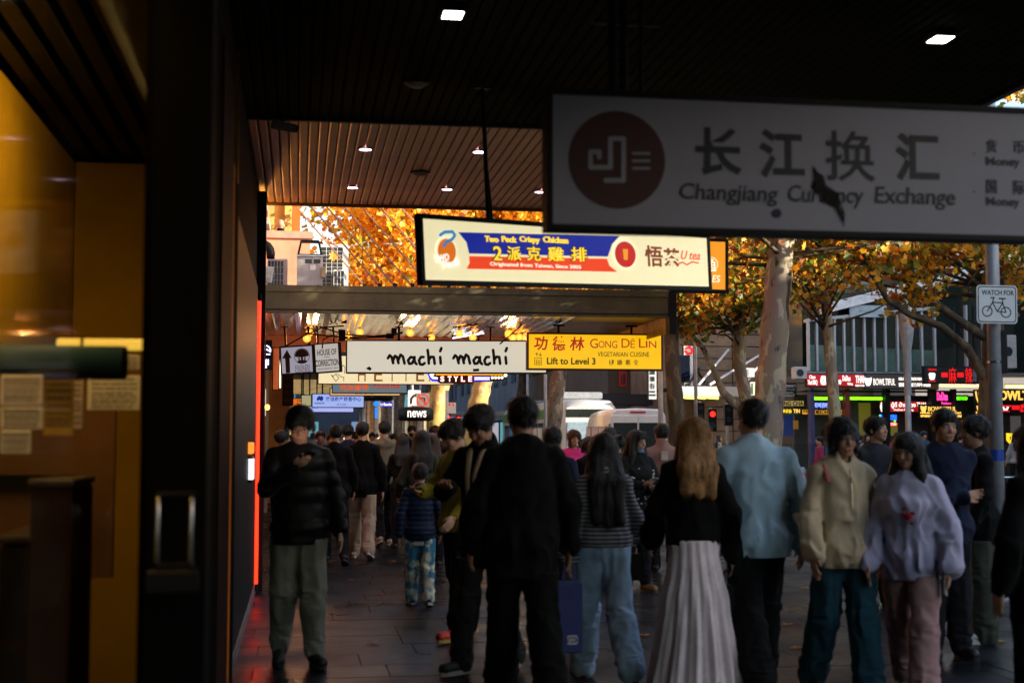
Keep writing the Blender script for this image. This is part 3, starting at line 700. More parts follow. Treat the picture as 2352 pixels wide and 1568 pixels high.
# --- Two Peck
cream = glow('cream_light', (1.0,.88,.50), .74, base=(.7,.66,.5))
f = Face(Vector((.839,9.833,2.626)), .693, .067)
t, (a,b,c,d) = sign('glowing cream fried chicken shop sign with blue and red stripes', 'chicken_shop_sign', f, 0, .501, 3.607, 0, .055, .036, panel_m=cream, px=False)
blue_p = glow('sign_blue', s2l((8,28,140)), .9, base=(.005,.01,.2)); red_p = glow('sign_red', s2l((225,60,15)), .95, base=(.5,.05,.01)); yel_p = glow('sign_yellow', s2l((250,205,40)), 1.1, base=(.8,.5,.05))
def poly(mb, pts, y0, y1): mb.prism([f.uv(*p) for p in pts], y0, y1)
m = MB(); poly(m, [(1055,533),(1425,542),(1408,560),(1398,589),(1080,582),(1074,556)], YF-.003, YF-.0002); m.build('blue_stripe', blue_p, t)
m = MB(); poly(m, [(1080,588),(1396,594),(1402,610),(1420,624),(1074,617),(1081,604)], YF-.003, YF-.0002); m.build('red_stripe', red_p, t)
letters(t, f, [('Two',1115,542,1146,556,dict(bold=.025)),('Peck',1154,542.5,1188,556.5,dict(bold=.025)),('Crispy',1195,543,1241,560,dict(bold=.025)),('Chicken',1249,544,1306,558,dict(bold=.025))]
 +[(s_,x0,565.5+(x0-1134)*.012,x1,598+(x0-1134)*.012,dict(bold=.012)) for (s_,x0,x1) in (('2',1134,1154),('派',1166,1198),('克',1211,1243),('雞',1260,1296),('排',1313,1349))], yel_p, YF-.001, .009, 'yellow_lettering')
m = MB()
for (s_, x0, x1) in (('2',1134,1154),('派',1166,1198),('克',1211,1243),('雞',1260,1296),('排',1313,1349)): put_text(m, f, s_, x0-2, 564+(x0-1134)*.012, x1+2, 599.5+(x0-1134)*.012, .0055, YF-.001, bold=.05); m.build('lettering_outline', ink, t); m = MB()
m = MB(); put_text(m, f, 'Originated from Taiwan, Since 2005', 1128, 605, 1336, 616, .006, YF, bold=.005); m.build('white_lettering', glow('sign_white', (1,.95,.75), 1.0), t)
cxz = f.uv(1028, 577); r1 = abs(f.uv(1028,548)[1]-f.uv(1028,606)[1])/2
MB().disc(cxz[0], cxz[1], r1*1.22, r1*1.18, YF-.0045, YF-.0032, 40).build('logo_disc', glow('logo_cream',(1,.93,.62),.85), t)
MB().disc(cxz[0], cxz[1], r1*1.02, r1*1.0, YF-.006, YF-.0047, 40).build('logo_disc', glow('logo_orange', s2l((225,110,15)), .8, base=(.5,.2,.02)), t)
m = MB(); m.stroke([f.uv(*p) for p in ((1012,540),(1022,533),(1040,532),(1046,540),(1040,549),(1026,556),(1020,565))], .022, YF-.009, YF-.0062); m.build('logo_numeral', glow('logo_blue', s2l((40,130,190)), .8), t)
m = MB(); put_text(m, f, 'TWO', 1000, 584, 1032, 601, .003, YF-.008, bold=.03, rot=.15); put_text(m, f, 'Peck', 1018, 595, 1058, 612, .003, YF-.008, bold=.03, rot=.2); m.build('logo_lettering', glow('logo_white',(1,.95,.85),.95), t)
cxz = f.uv(1438, 583)
MB().disc(cxz[0], cxz[1], .165, .125, YF-.0045, YF-.0032, 40).build('round_badge', glow('logo_cream',(1,1,1),1), t)
MB().disc(cxz[0], cxz[1]-.004, .14, .106, YF-.006, YF-.0047, 40).build('round_badge', glow('badge_red', s2l((200,30,20)), .8), t)
MB().prism([(cxz[0]-.035,cxz[1]+.04),(cxz[0]-.025,cxz[1]-.05),(cxz[0]+.025,cxz[1]-.05),(cxz[0]+.035,cxz[1]+.04)], YF-.008, YF-.0062).build('cup_mark', glow('badge_orange', s2l((235,150,40)), .9), t)
m = MB(); put_text(m, f, '悟', 1484, 564, 1524, 612, .003, YF, bold=.02); put_text(m, f, '茶', 1526, 570, 1564, 613, .003, YF, bold=.03); m.build('tea_lettering', glow('tea_brown', s2l((150,60,10)), .5, base=(.2,.05,.01)), t)
m = MB(); put_text(m, f, 'U tea', 1566, 576, 1610, 596, .003, YF, bold=.01, shear=.35)
m.stroke([f.uv(*p) for p in ((1558,606),(1570,602),(1580,608),(1592,601),(1606,604))], .012, YF-.003, YF-.0002); m.build('tea_lettering', red_p, t)
hang(t, f, [f.uv(1128,495)[0], f.uv(1580,530)[0]], 4.15, d, .03, .016, True)
# --- orange sign behind
f = Face(atY(1560, 665, 13.0), 0, -.01)
orange_l = glow('orange_light', s2l((245,150,20)), .85, base=(.6,.3,.02))
t, _ = sign('orange lit sign showing its end behind the chicken shop sign', 'orange_sign', f, 1540, 545, 1673, 668, .16, .026, panel_m=orange_l)
m = MB(); u = f.uv(1634,606); r_ = .067; m.ring(u[0], u[1], r_*.93, r_*1.0, YF-.004, YF)
put_text(m, f, '鱼', 1622, 592, 1646, 622, .004, YF, bold=.01); put_text(m, f, 'NOODLES', 1565, 631, 1655, 647, .004, YF, shear=.2); m.build('lettering', glow('sign_white',(1,1,1),1), t)
u = f.uv(1600,545); hang(t, f, [u[0]], 4.15, u[1], .08, .014)

# --- machi machi
f = Face(Vector((.774,24.13,2.671)), math.radians(-6), 0)
pale = glow('pale_light', (.86,.80,.66), .66, base=(.22,.21,.19))
t, (a,b,c,d) = sign('long pale lit bubble tea shop sign with handwritten black letters', 'machi_sign', f, 794, 780, 1257, 857, .18, .022, panel_m=pale)
hw = MB()
def stroke_word(mb, glyphs, x0, y0, sx, sy, w, y_front):
    for pts in glyphs: mb.stroke([f.uv(x0+p[0]*sx, y0+p[1]*sy) for p in pts], w, y_front, YF-.0002)
machi = [[(1180,710),(1195,685),(1212,700),(1225,752)], [(1222,735),(1240,690),(1258,700),(1270,752)], [(1268,730),(1288,680),(1308,695),(1322,755)],
 [(1400,705),(1375,700),(1352,728),(1362,757),(1385,755),(1402,725),(1408,700)], [(1405,705),(1410,745),(1425,760)],
 [(1485,700),(1462,700),(1445,730),(1455,762),(1478,765),(1494,752)],
 [(1520,640),(1526,690),(1530,755)], [(1530,725),(1548,698),(1572,700),(1580,757)],
 [(1627,700),(1632,756)], [(1637,624),(1627,650)]]
G = lambda dx: [[(574+(p[0]+dx)*.2686, 631.6+p[1]*.2686) for p in g] for g in machi]
for dx in (0, 560):
    for g in G(dx): hw.stroke([f.uv(*p) for p in g], .048, YF-.006, YF-.0002)
hw.build('lettering', ink, t)
m = MB(); m.prism([f.uv(840,846),f.uv(848,841),f.uv(854,846),f.uv(850,851)], YF-.003, YF-.0002); m.prism([f.uv(1086,847),f.uv(1100,846),f.uv(1101,852),f.uv(1087,853)], YF-.003, YF-.0002); m.build('sticker', dark_m, t)
u0, u1, u2 = f.uv(916,780)[0], f.uv(1127,780)[0], f.uv(984,780)[0]
hang(t, f, [u0, u1], 3.47, d, .06, .022); hang(t, f, [f.uv(982,780)[0]], 3.30, d, .06, .02)
# --- Gong De Lin
f = Face(atY(1213, 849, 23.2), 0, 0)
yl = glow('yellow_light', s2l((255,196,8)), .80, base=(.7,.42,.01))
red_fr = mat('red_frame', (.16,.02,.015), rough=.6, vary=.35, scale=20)
t, (a,b,c,d) = sign('yellow vegetarian restaurant sign with red lettering and lift symbol', 'restaurant_sign', f, 1211, 763, 1523, 849, .16, .028, frame_m=red_fr, panel_m=yl)
C = lambda x, y: (1148+x*.293, 631.6+y*.293)
lr_ = glow('lett_red', s2l((205,20,5)), .5, base=(.4,.01,.005))
letters(t, f, [(s_, *C(x0,y0), *C(x1,y1), dict(bold=.02, shear=.12)) for (s_, x0,y0,x1,y1) in (('功',268,480,378,588),('德',412,478,520,592),('林',548,484,664,590))]
 +[(s_, *C(x0,y0), *C(x1,y1)) for (s_, x0,y0,x1,y1) in (('G',708,498,770,572),('O',775,515,822,570),('N',828,515,872,570),('G',880,515,922,572),('D',955,498,1020,568),('Ẽ',1026,498,1062,570),('L',1092,498,1140,568),('I',1146,516,1158,568),('N',1170,516,1228,570))], lr_, YF, .005, 'red_lettering')
m = MB(); put_text(m, f, 'VEGETARIAN', *C(768,602), *C(1002,638), .004, YF); put_text(m, f, 'CUISINE', *C(1022,602), *C(1174,640), .004, YF)
for i, s_ in enumerate('健康素食'): put_text(m, f, s_, *C(856+i*64,662), *C(898+i*64,704), .004, YF, bold=.01)
m.build('black_lettering', ink, t)
gr_l = mat('sign_green', (.01,.11,.02), rough=.5)
m = MB(); put_text(m, f, 'Lift to Level 3', *C(370,646), *C(752,700), .004, YF, bold=.025)
for xx, up in ((291,1),(318,-1)):
    top, bot = (610,632) if up > 0 else (632,610)
    m.build('lift_symbol', gr_l, t); m = MB(); m.stroke([f.uv(*C(xx,top)), f.uv(*C(xx,bot))], .010, YF-.003, YF-.0002); yy = top+8*up
    m.stroke([f.uv(*C(xx-9,yy)), f.uv(*C(xx,top)), f.uv(*C(xx+9,yy))], .009, YF-.003, YF-.0002)
m.build('lift_symbol', gr_l, t); m = MB(); m.stroke([f.uv(*C(*p)) for p in ((274,648),(328,648),(328,702),(274,702),(274,648))], .008, YF-.003, YF-.0002)
for xx in (287,301,315): m.disc(*f.uv(*C(xx,664)), .008,.008, YF-.003, YF, 10); m.stroke([f.uv(*C(xx,674)), f.uv(*C(xx,694))], .013, YF-.003, YF-.0002)
m.build('lift_symbol', gr_l, t)
u0, u1 = f.uv(1284,763)[0], f.uv(1452,763)[0]
hang(t, f, [u0, u1], 3.47, d, .06, .022)
for u_ in (u0, u1): MB().bevbox(u_-.10,u_+.10,.03,.09,3.47-f.o.z-.03,3.47-f.o.z,.004).build('bracket', black_m, t)

# --- Goldilocks + House of Correction pair
f = Face(Vector((-.316,24.295,2.638)), -.208, .062)
lav = glow('lavender_panel', (.56,.55,.68), .46, base=(.12,.12,.15))
t, (a,b,c,d) = sign('small square lavender bar sign with up arrow and round tree emblem', 'bar_sign', f, .0, .487, .576, 0, .14, .026, panel_m=lav, px=False)
C4 = lambda x, y: (574+x*.2686, 631.6+y*.2686)
m = MB(); m.prism([f.uv(*C4(*p)) for p in ((316,638),(356,710),(338,708),(343,835),(307,838),(300,712),(273,712))], YF-.004, YF-.0002)
u = f.uv(*C4(443,690)); m.ring(u[0], u[1], .125, .133, YF-.004, YF-.0002)
m.prism([(u[0]+.12*math.cos(q_)*1.0, u[1]+(.12*math.sin(q_) if q_ < math.pi else .02*math.sin(q_))) for q_ in np.linspace(0, 2*math.pi, 24, endpoint=False)], YF-.004, YF-.0002)
m.stroke([(u[0], u[1]+.03), (u[0], u[1]-.08)], .035, YF-.004, YF-.0002); m.disc(u[0], u[1]-.10, .085,.03, YF-.004, YF-.0002)
for dx in (-.05,.05): m.stroke([(u[0]+dx,u[1]-.03),(u[0]+dx,u[1]-.09)], .022, YF-.004, YF-.0003)
put_text(m, f, 'GOLDI', *C4(386,768), *C4(508,798), .004, YF); put_text(m, f, 'LOCKS', *C4(388,802), *C4(512,830), .004, YF); m.build('lettering', ink, t)
hang(t, f, [.10], 3.47, d, .06, .02); hang(t, f, [.50], 3.47, d, .06, .018)
f = Face(Vector((.259,24.208,2.669)), -.30, .066)
t, (a,b,c,d) = sign('small pale bar sign reading house of correction', 'bar_sign', f, .0, .501, .44, 0, .14, .02, panel_m=glow('paper_panel', (.72,.68,.64), .56, base=(.12,.12,.11)), px=False)
m = MB(); put_text(m, f, 'HOUSE OF', *C4(573,632), *C4(738,684), .004, YF, bold=.01); put_text(m, f, 'CORRECTION', *C4(558,720), *C4(762,776), .004, YF, bold=.012)
m.stroke([f.uv(*C4(636,700)), f.uv(*C4(680,700))], .008, YF-.004, YF); put_text(m, f, 'MELBOURNE EST. 2016', *C4(578,792), *C4(748,804), .004, YF); m.build('lettering', ink, t)
hang(t, f, [.06,.34], 3.47, d, .06, .018)

# --- HEYTEA
f = Face(atY(731, 882, 29.0), 0, 0)
t, (a,b,c,d) = sign('long cream tea shop sign partly hidden behind the machi sign', 'tea_shop_sign', f, 730, 815, 1043, 882, .16, .016, frame_m=mat('pink_frame',(.25,.08,.09)), panel_m=glow('heytea_cream', (.95,.88,.55), .72))
brn = glow('brown_letter', s2l((170,105,10)), .35, base=(.2,.09,.01))
m = MB()
for (s_, x0, x1) in (('H',925,990),('E',1062,1134),('Y',1188,1245),('T',1310,1360),('E',1422,1492),('A',1530,1590)): put_text(m, f, s_, *C4(x0,790), *C4(x1,908), .008, YF, bold=.0)
m.build('lettering', brn, t)
m = MB()
for pts in ([(700,860),(735,908),(760,880),(735,848)], [(695,852),(712,866),(740,840)], [(750,845),(785,872),(803,872),(803,906)], [(775,795),(800,770),(815,790),(808,840)]): m.stroke([f.uv(*C4(*p)) for p in pts], .012, YF-.004, YF-.0002)
m.build('line_drawing', ink, t)
hang(t, f, [f.uv(760,815)[0], f.uv(985,815)[0]], 3.42, d, .06, .02)
# --- STYLE neon
f = Face(atY(985, 884, 26.8), 0, 0)
S = lambda x, y: ((1450+x/3.618)*.5742, (1480+y/3.618)*.5742)
t = thing('style_neon_sign', 'shaped neon sign reading style with blue bars and a yellow stripe', 'sign', f.o, rot=f.rot)
def pl(pts, y0, y1, name, mt): mm = MB(); mm.prism([f.uv(*S(*p)) for p in pts], y0, y1); return mm.build(name, mt, t)
pl([(940,20),(2060,20),(2105,60),(2080,110),(2050,140),(1860,165),(1620,165),(1590,190),(1130,190),(1090,160),(1010,155),(970,110)], .02, .10, 'backing', black_m)
pl([(1060,48),(2035,52),(2020,72),(1065,72)], -.01, .019, 'yellow_stripe', glow('style_yellow', s2l((255,170,20)), 1.0))
pl([(965,48),(1000,46),(1030,95),(1090,105),(1090,130),(1015,128),(985,95)], -.01, .019, 'white_bar', glow('style_white', (.85,.88,1), 1.3))
pl([(940,40),(962,46),(985,105),(1015,132),(1090,134),(1092,160),(1005,152),(970,120)], -.005, .019, 'blue_bar', glow('style_blue', s2l((10,30,255)), 1.4))
for i, y in enumerate((100, 116, 132)): pl([(1620,y),(1840,y),(1840,y+9),(1620,y+9)], -.01, .019, 'white_bar', glow('style_white', (1,1,1), 1))
pl([(1610,88),(1850,88),(1850,98),(1610,98)], -.008, .019, 'blue_bar', glow('style_blue', (0,0,1), 1)); pl([(1610,144),(1850,144),(1850,156),(1610,156)], -.008, .019, 'blue_bar', glow('style_blue', (0,0,1), 1))
bl = MB()
for x, y in ((1878,110),(1925,109),(1972,109),(2018,108),(2068,74),(1020,52)): u = f.uv(*S(x,y)); bl.ball((u[0], -.015, u[1]), .034 if x > 2060 else .026, 8)
bl.build('bulb', glow('style_bulb', (1,.85,.55), 2.4), t, smooth=True)
m = MB()
for (s_, x0, x1) in (('S',1128,1182),('T',1236,1286),('Y',1322,1382),('L',1428,1482),('E',1534,1584)): put_text(m, f, s_, *S(x0,88), *S(x1,164), .03, .015, bold=.02)
m.build('lettering', glow('style_letter', (1,.92,.92), 1.6), t)
m = MB()
for (s_, x0, x1) in (('S',1120,1190),('T',1228,1294),('Y',1312,1392),('L',1420,1490),('E',1526,1594)): put_text(m, f, s_, *S(x0,80), *S(x1,172), .012, .019, bold=.07)
m.build('letter_outline', glow('style_red', s2l((190,8,10)), .8), t)
MB().tube([(f.uv(1100,850)[0],.06,.25),(f.uv(1100,850)[0],.06,.95)], .015, 6).build('hanger', black_m, t)
# --- further small signs
def small(label, name, Y, L, T, R_, B, panel, texts=(), frame=None, depth=.14, border=.02, ztop=3.3, rods=True):
    global f
    f = Face(atY(L, B, Y), 0, 0); t, (a,b,c,d) = sign(label, name, f, L, T, R_, B, depth, border, frame_m=frame, panel_m=panel)
    bym = {}
    for (s_, x0,y0,x1,y1, mt, bo) in texts: mb = bym.setdefault(mt.name, (MB(), mt))[0]; put_text(mb, f, s_, x0,y0,x1,y1, .006, YF, bold=bo)
    for k, (mb, mt) in bym.items(): mb.build('lettering', mt, t)
    if rods: hang(t, f, [a+(c-a)*.2, a+(c-a)*.8], ztop, d, .05, .018)
    return t
oran = glow('lett_orange', s2l((230,90,10)), .8); 
small('grey blue food hall sign with orange cartoon letters below the tea sign', 'food_hall_sign', 32, 762, 862, 936, 903, glow('foodhub_panel', s2l((120,140,150)), .55), [('吃货部落',782,878,848,897,oran,.03),('FOODIE HUB',858,878,918,892,glow('lett_red2', s2l((210,50,10)), .7),.03)], ztop=3.42)
small('narrow peach coloured sign edge under the food hall sign', 'peach_sign', 33.5, 757, 890, 920, 909, glow('peach_panel', s2l((240,180,120)), .8), [('SMOKE HUT',816,898,862,905,ink,.02)], ztop=3.42)
bp = glow('blue_panel', s2l((165,185,245)), .85); bl_ = glow('lett_blue', s2l((0,60,190)), .4, base=(.005,.03,.3))
t = small('pale blue property sales sign with blue chinese characters', 'property_sign', 36, 716, 903, 837, 936, bp, [(s_, 748+i*10.3, 911, 757+i*10.3, 921, bl_, .02) for i, s_ in enumerate('澳洲房产销售中心')]+[('AUSPACIFIC',722,923,746,928,bl_,.02),('· 始于2008 ·',771,926,797,931,bl_,.0)], ztop=3.42)
m = MB(); m.prism([f.uv(*p) for p in ((727,917),(729,912),(733,908),(736,911),(739,908),(743,914),(741,919),(738,921),(734,918),(729,920))], YF-.004, YF-.0002); m.build('map_emblem', bl_, t)
small('lilac sign reading lanzhou just below the pale blue sign', 'noodle_sign', 40, 706, 914, 813, 947, glow('lilac_panel', s2l((180,185,250)), .85), [('LANZHOU',712,934,730,938,bl_,.0)], ztop=3.42)
small('blank cream square sign left of the pale blue sign', 'blank_sign', 38, 691, 906, 716, 933, glow('blank_cream', s2l((195,190,140)), .6), ztop=3.42)
small('orange curry shop sign left of the blank cream sign', 'curry_sign', 42, 662, 914, 700, 935, glow('curry_orange', s2l((235,120,40)), .8), [('咖喱',667,917,676,931,oran,.02),('Curry',682,917,698,923,ink,.02),('Bowl',682,925,698,931,ink,.02)], ztop=3.42)
# left edge menus and neon
def upright(label, name, px, X, Y, z0, z1, w, panel, th=.06):
    t = thing(name, label, 'sign', (X, Y, z0)); MB().bevbox(0, w, 0, th, 0, z1-z0, .008).build('case', black_m, t); MB().box(.02, w-.02, -.004, 0, .02, z1-z0-.02).build('panel', panel, t); return t
t = upright('dark vertical menu board hanging by the shop walls', 'menu_board', 628, -.40, 34.0, 2.35, 3.1, .26, mat('menu_dark', (.02,.008,.006)))
m = MB()
for i in range(4): put_text(m, Face((0,0,0)), 'MENU' if i == 3 else ['HOT','POT','MET'][i], .04, .70-.17*i, .22, .60-.17*i, .003, -.004, px=False)
m.build('lettering', mat('menu_red', (.25,.03,.02)), t)
t = upright('tall narrow yellow glowing menu light box by the shop wall', 'menu_light_box', 638, -.35, 38.0, 1.5, 2.35, .16, glow('menu_yellow', s2l((255,215,110)), .85))
t = upright('salmon wall light with thin glowing edge by the left shop wall', 'light_column', 626, -.50, 26.4, 2.45, 3.25, .14, mat('salmon_render', (0,0,0))); MB().tube([(.150,-.01,.05),(.150,-.01,.78)], .010, 8).build('tube', glow('edge_tube', (1,.75,.55), 4), t)
t = thing('purple_neon_sign', 'small purple white neon sign on the left shop wall', 'neon sign', atY(607, 845, 23.0))
m = MB(); 
for pts in ([(0,0),(0,.15)],[(.03,.0),(.03,.14)],[(.0,.20),(0,.40)],[(.03,.22),(.09,.22)],[(.03,.30),(.10,.26)],[(.06,.05),(.06,.14)],[(.03,.36),(.07,.34),(.1,.28)]): m.tube([(x,0,z) for x, z in pts], .008, 6)
m.build('tube', glow('purple_tube', (.65,.55,1), 5), t, smooth=True); MB().box(-.03,.12,.01,.03,-.03,.45).build('backing', black_m, t)
t = thing('wall_lamp', 'small orange round wall lamp low on the left shop fronts', 'lamp', atY(614, 935, 25)); MB().ball((0,0,0), .045, 8, (1,1,1.15)).build('globe', glow('lamp_orange', (1,.55,.12), 3), t, smooth=True); MB().box(-.10,-.02,-.01,.01,-.01,.01).build('bracket', black_m, t)

# --- WATCH FOR bicycles sign on its pole
pole_m = mat('pole_grey', (.40,.40,.42), rough=.45, metal=.3, vary=.18, scale=3)
base = ground(2286, 13.9)
t = thing('street_pole', 'thick grey street pole with a blue band at the kerb', 'pole', base)
MB().tube([(0,0,0),(.0,0,6.5)], .066, 18).build('pole', pole_m, t, smooth=True); MB().lathe([(.11,0),(.11,.02),(.07,.04)], n=16).build('base_plate', grey_metal, t)
zb = atD(2286,1045,13.9).z; MB().lathe([(.068,zb-.055),(.068,zb+.055)], n=18).build('blue_band', mat('blue_tape', (.01,.06,.35), rough=.4), t, smooth=True)
m = MB()
for (dz, rr_) in ((2.3,.07),(2.9,.069)): m.lathe([(rr_+.003,dz),(rr_+.003,dz+.02)], n=14)
m.build('strap', steel, t)
m = MB().bevbox(.05,.11,-.05,.05,2.2,2.62,.01); m.build('black_box', black_m, t)
f = Face(atD(2244, 742, 13.75), -YAW*0.4, -.012)
sg = thing('bicycle_warning_sign', 'white square sign with a bicycle reading watch for', 'sign', f.o, rot=f.rot)
def rrect(x0,z0,x1,z1,r,n=5):
    P = []
    for (cx,cz,a0) in ((x1-r,z1-r,0),(x0+r,z1-r,90),(x0+r,z0+r,180),(x1-r,z0+r,270)):
        for i in range(n+1): an = math.radians(a0+90*i/n); P.append((cx+r*math.cos(an), cz+r*math.sin(an)))
    return P
s1 = f.uv(2336, 656); W_, H_ = s1
wsg = mat('sign_white_paint', (.72,.72,.72), rough=.35, vary=.04)
MB().prism(rrect(0,0,W_,H_,.035), .0, .006).build('plate', wsg, sg)
b_ = MB(); o_ = rrect(.012,.012,W_-.012,H_-.012,.03); i_ = rrect(.021,.021,W_-.021,H_-.021,.024)
for k in range(len(o_)): b_.prism([o_[k], i_[k], i_[(k+1)%len(o_)], o_[(k+1)%len(o_)]], -.002, -.0003)
b_.build('border', ink, sg)
C6 = lambda x, y: (1550.3+x*.3409, 516.8+y*.3409)
m = MB(); put_text(m, f, 'WATCH FOR', *C6(2066,438), *C6(2284,472), .002, 0, bold=.02)
def st(pts, w): m.stroke([f.uv(*C6(*p)) for p in pts], w, -.0022, -.0002)
for (cx,cy) in ((2104,580),(2230,588)): u = f.uv(*C6(cx,cy)); m.ring(u[0], u[1], .043, .054, -.0022, -.0002, 28)
st([(2104,580),(2140,520),(2148,490),(2135,488)], .011); st([(2140,520),(2208,524),(2230,588)], .011); st([(2140,522),(2172,582),(2208,526)], .011); st([(2172,582),(2226,588)], .010); st([(2208,526),(2206,498)], .010); st([(2185,495),(2226,496)], .014); st([(2128,490),(2150,488)], .012)
m.build('bicycle_symbol', ink, sg)
MB().box(W_/2-.02,W_/2+.02,.007,.06,H_*.3,H_*.34).box(W_/2-.02,W_/2+.02,.007,.06,H_*.75,H_*.79).build('clamp', steel, sg)
# ------------------------------------------------------------------ trees
def bark_mat(name, base, patch, dark, sc=5.0):
    m = bpy.data.materials.new(name); m.use_nodes = True; nt = m.node_tree; b = nt.nodes['Principled BSDF']; L = nt.links
    tc = nt.nodes.new('ShaderNodeTexCoord'); mp = nt.nodes.new('ShaderNodeMapping'); mp.inputs['Scale'].default_value = (1,1,.45); L.new(tc.outputs['Object'], mp.inputs[0])
    n = nt.nodes.new('ShaderNodeTexNoise'); n.inputs['Scale'].default_value = sc; n.inputs['Detail'].default_value = 3; L.new(mp.outputs[0], n.inputs['Vector'])
    r = nt.nodes.new('ShaderNodeValToRGB'); r.color_ramp.interpolation = 'LINEAR'
    e = r.color_ramp.elements; e[0].position = .36; e[0].color = (*dark,1); e[1].position = .42; e[1].color = (*base,1)
    for p, c in ((.56, base), (.585, patch), (.66, patch), (.68, base)): k = e.new(p); k.color = (*c,1)
    L.new(n.outputs['Fac'], r.inputs['Fac'])
    n2 = nt.nodes.new('ShaderNodeTexNoise'); n2.inputs['Scale'].default_value = 1.3; n2.inputs['Detail'].default_value = 6; L.new(tc.outputs['Object'], n2.inputs['Vector'])
    mx = nt.nodes.new('ShaderNodeMix'); mx.data_type = 'RGBA'; mx.blend_type = 'MULTIPLY'; mx.inputs['Factor'].default_value = .6
    L.new(r.outputs['Color'], mx.inputs[6]); L.new(n2.outputs['Color'], mx.inputs[7]); L.new(mx.outputs[2], b.inputs['Base Color'])
    b.inputs['Roughness'].default_value = .75
    bp = nt.nodes.new('ShaderNodeBump'); bp.inputs['Strength'].default_value = .5; bp.inputs['Distance'].default_value = .03; L.new(n.outputs['Fac'], bp.inputs['Height']); L.new(bp.outputs[0], b.inputs['Normal'])
    return m
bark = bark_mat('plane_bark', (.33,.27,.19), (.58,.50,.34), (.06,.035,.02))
bark_lit_gold = bark_mat('plane_bark_lit', (.62,.40,.12), (.80,.62,.25), (.20,.09,.03), 3.5)  # golden light on the two far trunks put into the bark colour
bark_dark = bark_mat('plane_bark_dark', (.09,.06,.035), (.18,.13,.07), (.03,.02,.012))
def leaf_mat(name, c, tr):
    m = bpy.data.materials.new(name); m.use_nodes = True; nt = m.node_tree; L = nt.links
    b = nt.nodes['Principled BSDF']; b.inputs['Roughness'].default_value = .5; b.inputs['Base Color'].default_value = (*c,1)
    g = nt.nodes.new('ShaderNodeObjectInfo')
    t = nt.nodes.new('ShaderNodeBsdfTranslucent'); t.inputs['Color'].default_value = (*tr,1)
    mx = nt.nodes.new('ShaderNodeMixShader'); mx.inputs[0].default_value = .45
    L.new(b.outputs[0], mx.inputs[1]); L.new(t.outputs[0], mx.inputs[2]); L.new(mx.outputs[0], nt.nodes['Material Output'].inputs[0]); return m
LM = {'gold': leaf_mat('leaf_gold', (.85,.50,.04), (.95,.55,.03)), 'orange': leaf_mat('leaf_orange', (.75,.30,.02), (.9,.34,.015)),
      'rust': leaf_mat('leaf_rust', (.30,.10,.02), (.5,.10,.01)), 'green': leaf_mat('leaf_green', (.10,.15,.03), (.22,.30,.04)), 'olive': leaf_mat('leaf_olive', (.26,.22,.02), (.35,.30,.03))}
LK = list(LM)
def crown_mesh(parent, blobs, n, size, weights, seed, density_fall=.5, lobed=True, gap=-1.5):
    """thousands of separate leaf faces spread through the volume of the blobs (x,y,z,rx,ry,rz); denser in clumps"""
    r = np.random.default_rng(seed)
    vol = np.array([b[3]*b[4]*b[5] for b in blobs]); pick = r.choice(len(blobs), n, p=vol/vol.sum())
    B = np.array(blobs)[pick]
    d = r.normal(size=(n,3)); d /= np.linalg.norm(d, axis=1, keepdims=True); rad = r.random(n)**density_fall
    P = B[:,:3] + d*B[:,3:6]*rad[:,None]
    # gaps: drop leaves where a lumpy field is low
    q_ = P*1.1; fld = np.sin(q_[:,0]*1.7+seed)+np.sin(q_[:,1]*1.3+1.2*seed)+np.sin(q_[:,2]*2.1+.7*seed)+np.sin((q_[:,0]+q_[:,2])*2.9)*.7
    P = P[fld > gap]; n = len(P)
    if lobed: tpl = np.array([(0,-.5,0),(.22,-.30,.06),(.52,-.28,.02),(.30,.02,.08),(.40,.34,.0),(.12,.26,.08),(0,.56,.0),(-.12,.26,.08),(-.40,.34,.0),(-.30,.02,.08),(-.52,-.28,.02),(-.22,-.30,.06)]); k = 12; F0 = [(0,1,11),(1,2,3),(1,3,9),(1,9,11),(11,9,10),(3,4,5),(3,5,7),(3,7,9),(9,7,8),(5,6,7)]
    else: tpl = np.array([(0,-.5,0),(.42,-.1,.1),(.25,.35,.02),(0,.55,0),(-.25,.35,.02),(-.42,-.1,.1)]); k = 6; F0 = [(0,1,5),(1,2,4),(1,4,5),(2,3,4)]
    Q = r.normal(size=(n,4)); Q /= np.linalg.norm(Q, axis=1, keepdims=True); w,x,y,z = Q.T
    Rm = np.stack([1-2*(y*y+z*z),2*(x*y-w*z),2*(x*z+w*y),2*(x*y+w*z),1-2*(x*x+z*z),2*(y*z-w*x),2*(x*z-w*y),2*(y*z+w*x),1-2*(x*x+y*y)],1).reshape(n,3,3)
    s = size*r.uniform(.55,1.25,n)
    V = (np.einsum('nij,kj->nki', Rm, tpl)*s[:,None,None] + P[:,None,:]).reshape(-1,3)
    F_ = (np.array(F0)[None]+ (np.arange(n)*k)[:,None,None]).reshape(-1,3)
    ww = np.array([weights.get(c, 0) for c in LK], float); ww /= ww.sum()
    hz = np.sin(P[:,0]*.9+seed)+np.sin(P[:,2]*1.1+P[:,1]*.8)      # clumps lean to one colour
    mi = r.choice(len(LK), n, p=ww); alt = r.choice(len(LK), n, p=np.roll(ww,0)); mi = np.where(hz > .6, np.where(r.random(n) < .5, np.argmax(ww), mi), mi)
    return np_mesh('crown', V, F_, [LM[c] for c in LK], parent, smooth=False, fmat=np.repeat(mi, len(F0)))
